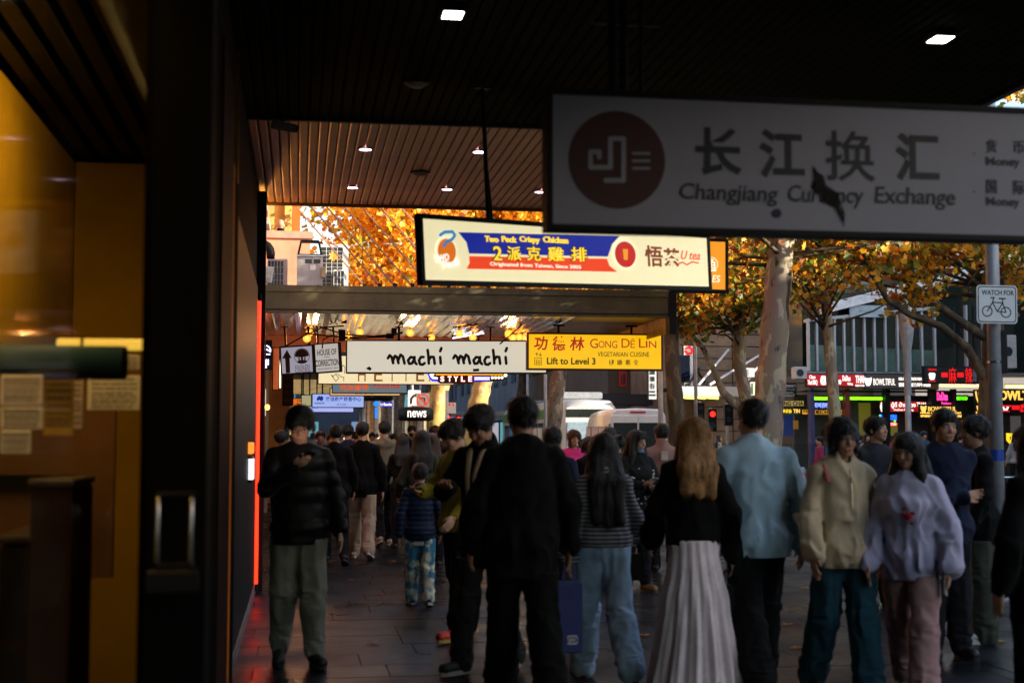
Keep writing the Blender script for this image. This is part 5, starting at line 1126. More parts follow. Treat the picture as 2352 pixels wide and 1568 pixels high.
for (a_,b_,c_,d_,lb) in ((1709,845,1733,866,'white rooftop air conditioner right of the forked trunk'),(1724,877,1737,908,'small white lit sign at the end of the awning')):
    x0,x1,z0,z1 = rectY(a_,b_,c_,d_,Ys-3); t = thing('air_conditioner' if b_ == 845 else 'end_sign', lb, 'air conditioner' if b_ == 845 else 'sign', (x0,Ys-3,z0)); MB().bevbox(0,x1-x0,0,.4,0,z1-z0,.02).build('case', ac_white, t); MB().box(.05,(x1-x0)*.45,-.01,-.001,.06,z1-z0-.06).build('front_panel', grey_metal if b_ == 845 else mat('sign_green',(0,0,0)), t)
x0,x1,z0,z1 = rectY(1572,955,1690,1010,Ys-1); MB().box(x0,x1+2,Ys-.4,Ys+.28,0,1.2).build('plinth', mat('plinth_grey',(.12,.13,.15)), R2)

# far building closing the view, white gable in the middle distance
R3 = thing('far_building', 'far grey city building closing the end of the street', 'building')
fb = mat('far_blue_grey', (.10,.12,.16), rough=.8, vary=.2, scale=.2)
MB().box(-30, 70, 210, 230, 0, 26).build('wall', fb, R3)
rr = random.Random(8)
for zz in (2,6,10,14,18):
    for xx in np.arange(-6, 62, 3.4): MB().box(xx, xx+2.0, 209.9, 209.99, zz, zz+2.2).build('window', glow('far_win_%d'%rr.randrange(4), [(1,.7,.35),(.45,.65,1),(.8,.9,1),(.3,.8,.9)][rr.randrange(4)], .28), R3) if rr.random() < .55 else None
for i, (x0, y0, x1, y1, h_, lb, colr) in enumerate(((16,73,40,100,9.5,'dark brown block behind the stone building',(.10,.07,.05)), (16.5,102,44,150,12,'grey blue shop block far on the right of the street',(.11,.13,.16)), (17,152,44,205,18,'tall dull block farthest on the right side',(.09,.09,.10)))):
    t = thing('city_block', lb, 'building', (0,0,0)); MB().box(x0,x1,y0,y1,0,h_).build('wall', mat('block_%d'%i, colr, rough=.8, vary=.2, scale=.3), t)
    MB().box(x0-.2,x1,y0-.2,y1+.1,h_,h_+.4).build('cornice', conc, t)
    MB().box(x0-2.4,x0-.01,y0+.5,y1-.5,3.2,3.5).build('awning', mat('far_awning', (.30,.34,.40), rough=.5), t)
    for k, yy in enumerate(np.arange(y0+1, y1-4, 5)):
        MB().box(x0-.06,x0-.001,yy,yy+3.6,.6,3.0).build('window', glow('shop_win_%d'%(k%4), [(.35,.6,1),(1,.65,.3),(.2,.75,.8),(.9,.9,1)][k%4], .4), t)
        MB().box(x0-.05,x0-.001,yy+.3,yy+2.6,6,8).build('window', bglass, t)
t = thing('white_gable_hall', 'pale hall with a slanting white roof left of the red banner', 'building', (0,0,0)); Yg = 100
x0,x1,z0,z1 = rectY(1300,870,1375,930,Yg); MB().prism([(X_(1255,Yg),Z_(935,1300,Yg)),(X_(1420,Yg),Z_(935,1300,Yg)),(X_(1395,Yg),Z_(862,1300,Yg)),(X_(1300,Yg),Z_(850,1300,Yg)),(X_(1255,Yg),Z_(868,1300,Yg))], Yg, Yg+6).build('wall', mat('pale_blue_wall', (.30,.38,.48), rough=.6), t); MB().box(X_(1300,Yg),X_(1340,Yg),Yg-.1,Yg-.01,Z_(900,1300,Yg),Z_(885,1300,Yg)).build('window', bglass, t)
board('red hanging banner with dark characters above the tram', 70, 1420, 851, 1441, 888, mat('banner_red', (.50,.03,.015), rough=.6), [('火锅',1424,856,1437,884,ink,.02)], name='hanging_banner', cat='banner')
board('tall white bank sign with vertical chinese characters left of the white pole', 58, 1489, 838, 1509, 918, mat('bank_white', (.40,.45,.50), rough=.5), [('国',1494,850,1504,860,ink,.02),('银',1494,864,1504,876,ink,.02),('行',1494,880,1504,893,ink,.02),('BANK',1493,897,1505,901,ink,.02),('OF CHINA',1492,905,1506,909,ink,.0)], name='bank_sign')
board('long dark shop awning band behind the white van roof', 66, 1385, 905, 1500, 930, mat('band_dark', (.02,.012,.02)), name='shop_band', cat='awning')
board('small magenta shop front between the tram and the white pole', 68, 1447, 908, 1490, 932, glow('magenta_panel', (.35,.04,.14), .4), name='magenta_shopfront', cat='shopfront')

# ------------------------------------------------------------------ street furniture
def pole(label, px, Y, ztop, r_=.045, name='street_pole', mt=pole_m, cat='pole', taper=.8):
    g = g_(px, Y); t = thing(name, label, cat, (g[0], g[1], -.12 if g[0] > 7.8 else 0)); MB().tube([(0,0,0),(0,0,ztop*.5),(0,0,ztop)], [r_, r_*(1+taper)/2, r_*taper], 14).build('pole', mt, t, smooth=True); MB().lathe([(r_*2,0),(r_*2,.03),(r_*1.1,.05)], n=14).build('base_plate', grey_metal, t); return t
t = pole('white painted pole with stickers rising in front of the van', 1518, 31, 4.6, .065, mt=mat('pole_pale', (.55,.53,.50), rough=.4, vary=.1))
z_ = lambda py, Y: atY(1518, py, Y).z
for (py0, py1, mt, nm) in ((975,1000,white_paint,'notice'),(958,964,mat('sticker_yellow',(.6,.5,.02)),'sticker'),(979,990,mat('sticker_blue',(.01,.04,.4)),'sticker')):
    rr_ = .069 if nm == 'notice' else .0705; MB().lathe([(rr_, z_(py1,31)),(rr_, z_(py0,31))], n=16).build(nm, mt, t, smooth=True)
pole('thin grey pole in front of the stone building', 1599, 36, 6.4, .05)
t = pole('tall lamp post with a long tapered lantern by the glass restaurant', 2087, 30, 3.6, .075); g = MB(); zz = Z_(775,2087,30); g.lathe([(.05,zz-1.0),(.10,zz-.9),(.14,zz),(.05,zz+.05)], n=14); zt = Z_(690,2087,30)
MB().lathe([(.08,zz-1.15),(.085,zz-.25),(.13,zz+.05),(.20,zt-.2),(.10,zt)], n=16).build('lantern', mat('lantern_grey', (.35,.35,.36), rough=.25), t, smooth=True); MB().lathe([(.05,zt),(.11,zt+.03),(.02,zt+.14)], n=12).build('cap', steel, t)
t = pole('grey pole with a small timetable plate near the golden trunk', 1026, 50, 3.3, .07, mt=pole_m); p = atY(1026,932,50); MB().box(-.0,.32,-.09,-.075,atY(1026,949,50).z,atY(1026,924,50).z).build('timetable', mat('sign_white_paint',(0,0,0)), t)
m = MB(); zz = atY(1026,929,50).z; 
for dx in (.07,.2): m.disc(dx+.02, zz, .03,.05,-.095,-.0905,12)
m.build('symbols', LRd, t)
pole('slim pale pole right of the machi sign by the mottled trunk', 1253, 36, 3.6, .05, mt=mat('pole_pale',(0,0,0)))
pole('distant thin pole beside the far tram', 1212, 75, 6, .09); pole('distant pole beyond the turn sign', 946, 62, 4.2, .08)
pole('far slim pole near the steel kiosk', 965, 90, 7, .09)
# turn signs
f = Face(atY(937,942,58)); u = f.uv(966,912); t = thing('turn_sign', 'white right turn only sign with a curved black arrow', 'road sign', f.o); W_,H_ = f.uv(968,905); MB().prism(rrect(0,0,W_*.95,H_*1.25,.05), 0,.02).build('plate', mat('sign_white_paint',(0,0,0)), t)
m = MB(); m.stroke([(W_*.22,H_*.45),(W_*.24,H_*.72),(W_*.42,H_*.9),(W_*.60,H_*.94)], .10, -.004, -.0005); m.prism([(W_*.55,H_*1.1),(W_*.85,H_*.94),(W_*.55,H_*.78)], -.004, -.0005); put_text(m, f, 'ONLY', W_*.12, H_*.34, W_*.82, H_*.14, .003, 0, px=False, bold=.03); m.build('symbol', ink, t)
MB().tube([(W_/2,.06,-2.4),(W_/2,.06,H_*1.2)], .03, 8).build('post', grey_metal, t)
f = Face(atY(955,935,56)); W_,H_ = f.uv(988,905); t = thing('turn_sign', 'round red no left turn sign on a white square plate', 'road sign', f.o); MB().prism(rrect(.02,0,W_*.95,H_*1.08,.05), 0,.02).build('plate', mat('sign_white_paint',(0,0,0)), t)
cxx, czz = W_*.48, H_*.54; m = MB(); m.ring(cxx, czz, .20, .25, -.004, -.0005); m.stroke([(cxx-.15,czz+.15),(cxx+.15,czz-.15)], .05, -.005, -.0005); m.build('ring', mat('sign_red', (.45,.012,.012), rough=.4), t)
m = MB(); m.stroke([(cxx+.07,czz-.13),(cxx+.07,czz+.08),(cxx-.08,czz+.08)], .05, -.0035, -.0005); m.prism([(cxx-.07,czz+.14),(cxx-.07,czz+.02),(cxx-.15,czz+.08)], -.0035, -.0005); m.build('arrow', ink, t); MB().tube([(cxx,.05,-2.3),(cxx,.05,H_)], .03, 8).build('post', grey_metal, t)
# kiosks
def kiosk(label, px, Y, r_, zt, head=None):
    g = g_(px, Y); t = thing('kiosk', label, 'kiosk', (g[0], g[1], 0)); MB().lathe([(r_*1.02,0),(r_*1.02,.15),(r_,.2),(r_,zt*.82)], n=24).build('body', mat('kiosk_steel',(.32,.27,.22),rough=.3,metal=.9,vary=.2), t, smooth=True)
    MB().lathe([(r_*1.1,zt*.82),(r_*1.35,zt*.84),(r_*1.35,zt*.97),(r_*1.2,zt),(0,zt*1.02)], n=24).build('roof', black_m, t, smooth=True)
    for i in range(7): a = math.pi+ math.pi*i/6; MB().box(-.012,.012,-.012,.0,.2,zt*.82).build('seam', black_m, t, loc=(r_*math.cos(a), r_*math.sin(a), 0))
    if head: m = MB(); put_text(m, Face((0,0,0)), head, -r_*.7, zt*.955, r_*.7, zt*.865, .02, -r_*1.36, px=False, bold=.02); m.build('lettering', LW, t)
    return t
kiosk('round steel news kiosk below the turn signs', 954, 53, .50, 2.75, 'news')
t = kiosk('dark round advertising pillar with a blue information mark', 857, 70, .70, 4.2); m = MB(); m.disc(.1,3.3,.13,.13,-.76,-.72); m.box(.04,.16,-.76,-.72,2.6,3.1); m.build('info_mark', glow('info_blue', s2l((20,130,255)),1.2), t)
f = Face(atY(872,934,64)); t = thing('street_name_sign', 'small blue street name sign beside the dark pillar', 'street sign', f.o); W_,H_ = f.uv(902,923); MB().bevbox(0,W_,0,.05,0,H_,.01).build('plate', glow('name_blue', s2l((15,40,160)), .5), t); m = MB(); put_text(m, f, 'Lt Bourke', W_*.08, H_*.8, W_*.92, H_*.25, .005, 0, px=False); m.build('lettering', LW, t); MB().tube([(W_,.03,-2.4),(W_,.03,.3)], .03, 6).build('post', grey_metal, t)
# traffic lights
def tlight(label, px, py, Y, lit=True, ped=True):
    p = atY(px, py, Y); t = thing('traffic_light', label, 'traffic light', (p.x, p.y, p.z)); MB().bevbox(-.14,.14,0,.18,-.42,.34,.02).build('housing', black_m, t)
    MB().tube([(0,.22,-p.z-.12),(0,.22,.4)], .05, 8).build('post', grey_metal, t)
    for k, z in enumerate((.17,-.20)): MB().lathe([(0,0),(.095,0),(.095,.01)], n=14).build('lamp', glow('red_man', s2l((255,30,20)), 3.5) if (lit and k == 0) else mat('lamp_off',(.02,.02,.02)), t, loc=(0,-.005,z)).rotation_euler = (math.pi/2,0,0)
    m = MB(); m.tube([(-.11,-.10,.25),(0,-.12,.29),(.11,-.10,.25)], .012, 5); m.box(-.11,.11,-.12,0,.285,.295); m.build('visor', black_m, t)
tlight('pedestrian light showing red left of the brown haired woman', 1637, 962, 47); tlight('dark traffic light left of the lit pedestrian signal', 1610, 945, 52, False); tlight('dark traffic light beside the forked trunk', 1674, 950, 49, False)
tlight('small far red signal left one over the tram stop', 1030, 985-20, 78); tlight('small far red signal right one over the tram stop', 1053, 967, 80)
# glass stop screens by the kerb
for (px, lb) in ((1818,'glass tram stop screen left of the cream jacket'), (1857,'second glass screen along the tram stop'), (1670,'clear screen panel seen beside the blue jumper')):
    g = g_(px, 26); t = thing('glass_screen', lb, 'screen', (g[0], g[1], -.12)); MB().box(-.32,.32,-.008,.008,.15,1.6).build('pane', glassy('screen_glass', (.82,.88,.88), .1), t)
    for x in (-.33,.33): MB().tube([(x,0,0),(x,0,1.65)], .018, 8).build('post', steel, t)
m = MB(); t = thing('kerb_railing', 'low metal railing along the tram stop behind the crowd', 'railing', (*g_(1880, 24)[:2], -.12))
for z in (.55, 1.0): MB().tube([(-2.6,0,z),(4.5,0,z)], .02, 8).build('rail', steel, t)
for i in range(16): MB().tube([(-2.6+i*.47,0,0),(-2.6+i*.47,0,1.0)], .012, 6).build('baluster', steel, t)

# ------------------------------------------------------------------ vehicles
tyre = mat('tyre', (.012,.012,.012), rough=.8); vglass = mat('vehicle_glass', (.01,.014,.015), rough=.06, spec=.8, vary=.1)
def wheel(t, x, y, r_=.34, w=.2):
    m = MB(); m.tube([(x-w/2,y,r_),(x+w/2,y,r_)], r_, 18); wh = m.build('wheel', tyre, t); MB().tube([(x-w/2-.01,y,r_),(x+w/2+.01,y,r_)], r_*.58, 14).build('rim', steel, wh)
p = atD(1462, 1000, 45.5); van = thing('parked_van', 'tall white delivery van seen from behind with dark rear windows', 'van', (p.x+.05, p.y, -.12), math.radians(-2))
vw, vl, vh = 1.0, 5.4, 2.66
def loft(mb, secs):
    n = len(secs[0]); b = len(mb.v); v = [q_ for s_ in secs for q_ in s_]; fs = []
    for i in range(len(secs)-1):
        for j in range(n): fs.append((i*n+j, i*n+(j+1)%n, (i+1)*n+(j+1)%n, (i+1)*n+j))
    fs.append(tuple(range(n))); fs.append(tuple((len(secs)-1)*n+j for j in range(n))); mb.add(v, fs); return mb
def vsec(y, w, zb, zt, r=.22, tuck=.08):
    P = [(-w,zb),(-w-.01,zb+.5),(-w,zb+1.0),(-w+tuck,zt-r),(-w+tuck+r*.35,zt-r*.3),(-w+tuck+r,zt),(0,zt+.03),(w-tuck-r,zt),(w-tuck-r*.35,zt-r*.3),(w-tuck,zt-r),(w,zb+1.0),(w+.01,zb+.5),(w,zb)]
    return [(x,y,z) for x, z in P]
vm = mat('van_white', (.84,.80,.76), rough=.22, vary=.03, coat=.6)
m = loft(MB(), [vsec(0,vw-.03,.42,vh-.06), vsec(.08,vw,.38,vh), vsec(2.5,vw,.36,vh+.02), vsec(4.0,vw,.36,vh-.05), vsec(4.6,vw,.36,2.15), vsec(5.3,vw-.08,.40,1.35), vsec(5.6,vw-.2,.45,1.1)])
m.build('body', vm, van, smooth='auto')
for sgn in (-1,1):
    x0, x1 = (-.80,-.03) if sgn < 0 else (.03,.80)
    d_ = MB().bevbox(x0-.08 if sgn < 0 else x0-.02, x1+.02 if sgn < 0 else x1+.08, -.035, .02, .55, 2.46, .02).build('rear_door', vm, van); MB().bevbox(x0, x1, -.045, -.036, 1.32, 2.22, .004).build('window', vglass, d_)
    MB().box((x1-.10) if sgn < 0 else x0+.02, (x1-.02) if sgn < 0 else x0+.10, -.06,-.036,1.1,1.25).build('handle', black_m, d_)
    MB().bevbox(sgn*.90-.06, sgn*.90+.06, -.04, .05, .95, 1.65, .015).build('tail_light', glow('tail_red', (.6,.02,.01), .4), van)
    for z in (1.2,2.1): MB().bevbox(sgn*.93-.035, sgn*.93+.035, -.06, .0, z, z+.09, .01).build('hinge', mat('hinge_grey',(.3,.28,.27)), van)
    for y in (1.0, 4.6): wheel(van, sgn*.88, y)
    MB().bevbox(sgn*1.13-.08, sgn*1.13+.08, 4.3, 4.42, 1.35, 1.7, .02).build('mirror', black_m, van); MB().box(min(sgn*.95,sgn*1.08), max(sgn*.95,sgn*1.08), 4.34,4.38,1.45,1.5).build('mirror_arm', black_m, van)
for (y0_, y1_) in ((.35,1.5),(1.6,2.9),(3.1,4.0)): MB().bevbox(-vw-.012,-vw+.06, y0_, y1_, 1.38, 2.12, .005).build('side_window', mat('van_side_glass', (.35,.25,.16), rough=.12, metal=.5), van)
MB().bevbox(-.25,.25,-.04,.03,2.53,2.59,.008).build('brake_light', glow('brake_red', (.3,.01,.02), .4), van); MB().bevbox(-.98,.98,-.12,.02,.42,.62,.03).build('bumper', mat('bumper_grey',(.06,.06,.06)), van)
MB().box(-.26,.26,-.05,-.036,.75,.87).build('number_plate', white_paint, van)
# trams
tw_ = mat('tram_white', (.50,.52,.52), rough=.3, vary=.05); tg = mat('tram_green', (.03,.26,.02), rough=.3, vary=.1)
def tram(label, x, y, L_=16, face=1, gl=vglass):
    t = thing('tram', label, 'tram', (x, y, -.12)); w = 1.32
    def sec(yy, k, zt): return [(a*k, yy, z) for a, z in ((-w,.35),(-w,1.0),(-w,2.6),(-w+.06,3.05),(-w+.25,zt),(0,zt+.04),(w-.25,zt),(w-.06,3.05),(w,2.6),(w,1.0),(w,.35))]
    loft(MB(), [sec(0,.80,3.1), sec(.35,.95,3.32), sec(1.2,1,3.4), sec(L_-1.2,1,3.4), sec(L_-.3,.95,3.3), sec(L_,.8,3.1)]).build('body', tw_, t, smooth='auto')
    MB().bevbox(-1.0,1.0,-.07,.3,1.15,2.45,.06).build('windscreen', mat('tram_screen',(.20,.28,.36),rough=.05,spec=.8), t); MB().bevbox(-1.05,1.05,-.03,.3,2.62,3.0,.04).build('destination_display', mat('display_dark',(.012,.016,.014),rough=.2), t)
    MB().bevbox(-1.12,1.12,-.10,.25,.35,.72,.05).build('bumper', black_m, t)
    for s_ in (-1,1):
        MB().bevbox(s_*.82-.13,s_*.82+.13,-.09,.1,.80,.98,.03).build('headlight', glow('tram_lamp',(.9,.9,1),.9), t)
        n = int((L_-2)/1.55)
        for i in range(n):
            yy = 1.1+i*1.55; MB().bevbox(s_*(w+.006)-.02, s_*(w+.006)+.02, yy, yy+1.3, 1.25, 2.45, .01).build('side_window', gl, t)
        MB().bevbox(s_*(w+.0)-.035, s_*(w+.0)+.035, .8, L_-.8, 2.62, 3.04, .01).build('green_band', tg, t); MB().bevbox(s_*(w)-.03, s_*(w)+.03, .8, L_-.8, .35, .95, .01).build('skirt', tg, t)
    MB().bevbox(-.9,.9,1.6,4.4,3.45,3.78,.06).build('roof_unit', mat('roof_unit_grey',(.22,.24,.28)), t); MB().bevbox(-.8,.8,L_-5,L_-2,3.45,3.72,.06).build('roof_unit', mat('roof_unit_grey',(0,0,0)), t)
    return t
tram('white tram facing the camera between the mottled trunk and the van', 15.0, 76)
tram('green striped tram seen from the side behind the big dark jacket', 12.35, 60, 18)
tg2 = tram('distant tram rear with green light strips over the stop', 12.2, 104, 16); MB().bevbox(-1.25,-.1,-.14,-.06,2.55,2.75,.02).build('light_strip', glow('tram_green_glow',(.02,.7,.4),1.4), tg2); MB().bevbox(.05,1.2,-.14,-.06,2.5,2.7,.02).build('light_strip', glow('tram_green_glow',(.02,.7,.4),1.4), tg2)
# ordinary cars waiting across the intersection, low between the trunks
def car(label, px, Y, colr, rz=0):
    g = g_(px, Y); t = thing('parked_car', label, 'car', (g[0], g[1], -.12), rz); cm = mat('car_'+colr[0], colr[1], rough=.2, coat=.7, vary=.03)
    def s(y,w,zb,zt): return [(x,y,z) for x,z in ((-w,zb),(-w,zt-.15),(-w+.08,zt),(w-.08,zt),(w,zt-.15),(w,zb))]
    loft(MB(), [s(0,.75,.35,.75), s(.15,.86,.28,.92), s(2.2,.88,.26,.95), s(4.0,.86,.28,.88), s(4.35,.72,.35,.7)]).build('body', cm, t, smooth='auto')
    loft(MB(), [s(.45,.70,.9,.96), s(.95,.64,.9,1.40), s(2.3,.66,.9,1.45), s(3.1,.70,.9,.95)]).build('cabin', vglass, t, smooth='auto')
    for sx in (-1,1):
        MB().bevbox(sx*.62-.14,sx*.62+.14,-.03,.1,.62,.76,.02).build('tail_light', glow('tail_red',(0,0,0),.4), t)
        for y in (.8,3.5): wheel(t, sx*.78, y, .31, .18)
    MB().box(-.25,.25,-.02,.02,.5,.62).build('number_plate', white_paint, t)
car('dark blue car beyond the intersection right of the white van', 1700, 56, ('blue', (.015,.03,.09)), math.radians(80)); car('silver car passing behind the blue jumper', 1790, 38, ('silver', (.35,.36,.38)), math.radians(2))
# overhead wires
t = thing('overhead_wire', 'thin tram wires crossing the street above the trees', 'wire', (0,0,0)); m = MB()
for (a,b) in (((8,24,6.0),(22,30,6.4)),((9.9,-10,5.6),(9.9,200,5.6)),((12.9,-10,5.6),(12.9,200,5.6)),((7,40,6),(24,44,6.2)),((7.2,60,6),(20,60,6.2))): m.tube([a,b], .012, 5)
m.build('wire', black_m, t)
# autumn leaves lying on the footpath, one on the air conditioner
def fallen(label, p, s_, colr, rz, tilt=0):
    t = thing('fallen_leaf', label, 'leaf', p, rot=(tilt,0,rz), group='autumn leaves dropped on the footpath')
    tp = [(0,-.5),(.18,-.26),(.5,-.3),(.28,.0),(.42,.32),(.12,.24),(0,.55),(-.12,.24),(-.42,.32),(-.28,0),(-.5,-.3),(-.18,-.26)]
    v = [(x*s_, y*s_, .012+.02*abs(x)*s_*4) for x, y in tp]+[(0,0,.010)]; m = MB(); m.add(v, [(i,(i+1)%12,12) for i in range(12)]); m.build('blade', LM[colr], t); MB().tube([(0,0,.012),(0,-.9*s_,.014)], .003, 4).build('stem', LM['rust'], t)
spots = [(805,1333,'orange'),(822,1295,'rust'),(1040,1272,'gold'),(905,1290,'orange'),(870,1365,'rust'),(760,1290,'rust'),(606,1310,'orange'),(1850,1352,'orange'),(1808,1436,'orange'),(1875,1370,'rust'),(2295,1475,'gold'),(1405,1290,'orange'),(1460,1390,'rust'),(1480,1460,'orange'),(1835,1300,'rust'),(1215,1460,'rust'),(600,1345,'gold'),(715,1425,'rust'),(860,1480,'rust'),(1828,1490,'orange')]
lbls = ['orange leaf in the middle of the wet pavement left of the child','small dark leaf beyond the orange one','golden leaf behind the child','orange leaf just behind the grey trousers walker','brown leaf low between the phone reader and child','brown leaf by the feet of the man in pale trousers','orange leaf against the left shop wall','flat orange leaf right of the blue jumper man','orange leaf lower right beside the dark trousers','brown leaf close to the orange one on the right paving','golden leaf near the foot of the grey pole','orange leaf beyond the striped jacket woman','brown leaf right of the jeans','orange leaf between the jeans and the long skirt','brown leaf at the kerb tree base','brown leaf beside the big dark trousers','golden leaf hugging the shop wall','brown leaf between the boots of the phone reader','brown leaf low in front on the wet paving','orange leaf at the bottom right paving edge']
for i, ((px,py,c_),lb) in enumerate(zip(spots, lbls)): p = atZ(px,py,0); fallen(lb, p, .09+.02*(i%3), c_, i*1.7)
p = atY(765,589,25.12); fallen('big orange leaf caught on the tall air conditioner grille', p, .20, 'orange', .3, math.radians(80))
# ------------------------------------------------------------------ people
def smin(a, b, k):
    h = np.clip(.5+.5*(b-a)/k, 0, 1); return b+(a-b)*h-k*h*(1-h)
class Field:
    """a lumpy solid sampled on a grid, meshed as one closed surface"""
    def __init__(s, lo, hi, h):
        s.h = h; s.lo = np.array(lo, float); n = np.ceil((np.array(hi)-s.lo)/h).astype(int)+1; s.n = n
        s.F = np.full(n, .25, np.float32); s.ax = [s.lo[i]+np.arange(n[i])*h for i in range(3)]
    def _win(s, mn, mx, mg):
        a = np.clip(np.floor((mn-mg-s.lo)/s.h).astype(int), 0, s.n-1); b = np.clip(np.ceil((mx+mg-s.lo)/s.h).astype(int)+1, 1, s.n)
        sl = tuple(slice(a[i], max(b[i], a[i]+1)) for i in range(3))
        X = s.ax[0][sl[0]][:,None,None]; Y = s.ax[1][sl[1]][None,:,None]; Z = s.ax[2][sl[2]][None,None,:]
        return sl, X, Y, Z
    def cap(s, a, b, ra, rb, k=.02, flat=None, ff=1.0, cut=False):
        a = np.array(a, float); b = np.array(b, float); R_ = max(ra, rb)
        sl, X, Y, Z = s._win(np.minimum(a,b)-R_, np.maximum(a,b)+R_, .05)
        d = b-a; L2 = max(d@d, 1e-9)
        px, py, pz = X-a[0], Y-a[1], Z-a[2]
        t = np.clip((px*d[0]+py*d[1]+pz*d[2])/L2, 0, 1)
        qx, qy, qz = px-t*d[0], py-t*d[1], pz-t*d[2]
        if flat is not None:
            f = np.array(flat, float); f /= np.linalg.norm(f); w = (qx*f[0]+qy*f[1]+qz*f[2])*(1/ff-1)
            qx, qy, qz = qx+w*f[0], qy+w*f[1], qz+w*f[2]
        D = (np.sqrt(qx*qx+qy*qy+qz*qz)-(ra+(rb-ra)*t)).astype(np.float32)
        s.F[sl] = -smin(-s.F[sl], D, k) if cut else smin(s.F[sl], D, k); return s
    def ell(s, c, r, k=.02, M=None, cut=False):
        c = np.array(c, float); r = np.array(r, float); R_ = r.max()
        sl, X, Y, Z = s._win(c-R_, c+R_, .05)
        p = [X-c[0], Y-c[1], Z-c[2]]
        if M is not None: p = [p[0]*M[0][i]+p[1]*M[1][i]+p[2]*M[2][i] for i in range(3)]   # into local axes (columns of M)
        q_ = np.sqrt((p[0]/r[0])**2+(p[1]/r[1])**2+(p[2]/r[2])**2)
        D = ((q_-1)*r.min()*.5+(q_-1)*r.mean()*.5).astype(np.float32)
        s.F[sl] = -smin(-s.F[sl], D, k) if cut else smin(s.F[sl], D, k); return s
    def plane_cut(s, z, keep='above', axis=2):
        A = [s.ax[i] for i in range(3)][axis]; sh = [1,1,1]; sh[axis] = -1; A = A.reshape(sh)
        s.F = np.maximum(s.F, (z-A) if keep == 'above' else (A-z)).astype(np.float32); return s
    def folds(s, fn):
        """fn(x,y,z) displacement applied close to the surface"""
        idx = np.nonzero(np.abs(s.F) < .035); x = s.ax[0][idx[0]]; y = s.ax[1][idx[1]]; z = s.ax[2][idx[2]]
        s.F[idx] += fn(x, y, z).astype(np.float32); return s
    def mesh(s):
        F = s.F; S = (F < 0)
        c = sum(S[i:S.shape[0]-1+i, j:S.shape[1]-1+j, k:S.shape[2]-1+k].astype(np.int8) for i in (0,1) for j in (0,1) for k in (0,1))
        cell = (c > 0) & (c < 8); I = np.argwhere(cell)
        if len(I) == 0: return np.zeros((0,3)), np.zeros((0,4), int)
        acc = np.zeros((len(I),3)); cnt = np.zeros(len(I))
        co = [(0,0,0),(1,0,0),(0,1,0),(1,1,0),(0,0,1),(1,0,1),(0,1,1),(1,1,1)]
        val = [F[I[:,0]+o[0], I[:,1]+o[1], I[:,2]+o[2]] for o in co]
        for a, b in ((0,1),(2,3),(4,5),(6,7),(0,2),(1,3),(4,6),(5,7),(0,4),(1,5),(2,6),(3,7)):
            m_ = (val[a] < 0) != (val[b] < 0); t = np.where(m_, val[a]/np.where(m_, val[a]-val[b], 1), 0)
            oa, ob = np.array(co[a]), np.array(co[b]); acc += m_[:,None]*(oa+(ob-oa)*t[:,None]); cnt += m_
        V = s.lo + (I + acc/cnt[:,None])*s.h
        idm = np.full(cell.shape, -1, np.int32); idm[cell] = np.arange(len(I))
        Q = []
        for ax in range(3):
            sl0 = [slice(None)]*3; sl1 = [slice(None)]*3; sl0[ax] = slice(0,-1); sl1[ax] = slice(1,None)
            A, B_ = S[tuple(sl0)], S[tuple(sl1)]; u, v = (ax+1)%3, (ax+2)%3
            for sgn in (0,1):
                E = np.argwhere((A != B_) & (A if sgn == 0 else B_)); ok = (E[:,u] > 0) & (E[:,v] > 0) & (E[:,u] < cell.shape[u]) & (E[:,v] < cell.shape[v]); E = E[ok]
                def gi(du, dv): e = E.copy(); e[:,u] -= du; e[:,v] -= dv; return idm[e[:,0],e[:,1],e[:,2]]
                q_ = np.stack([gi(1,1), gi(0,1), gi(0,0), gi(1,0)], 1)
                if sgn: q_ = q_[:,::-1]
                Q.append(q_[(q_ >= 0).all(1)])
        return V, np.concatenate(Q)

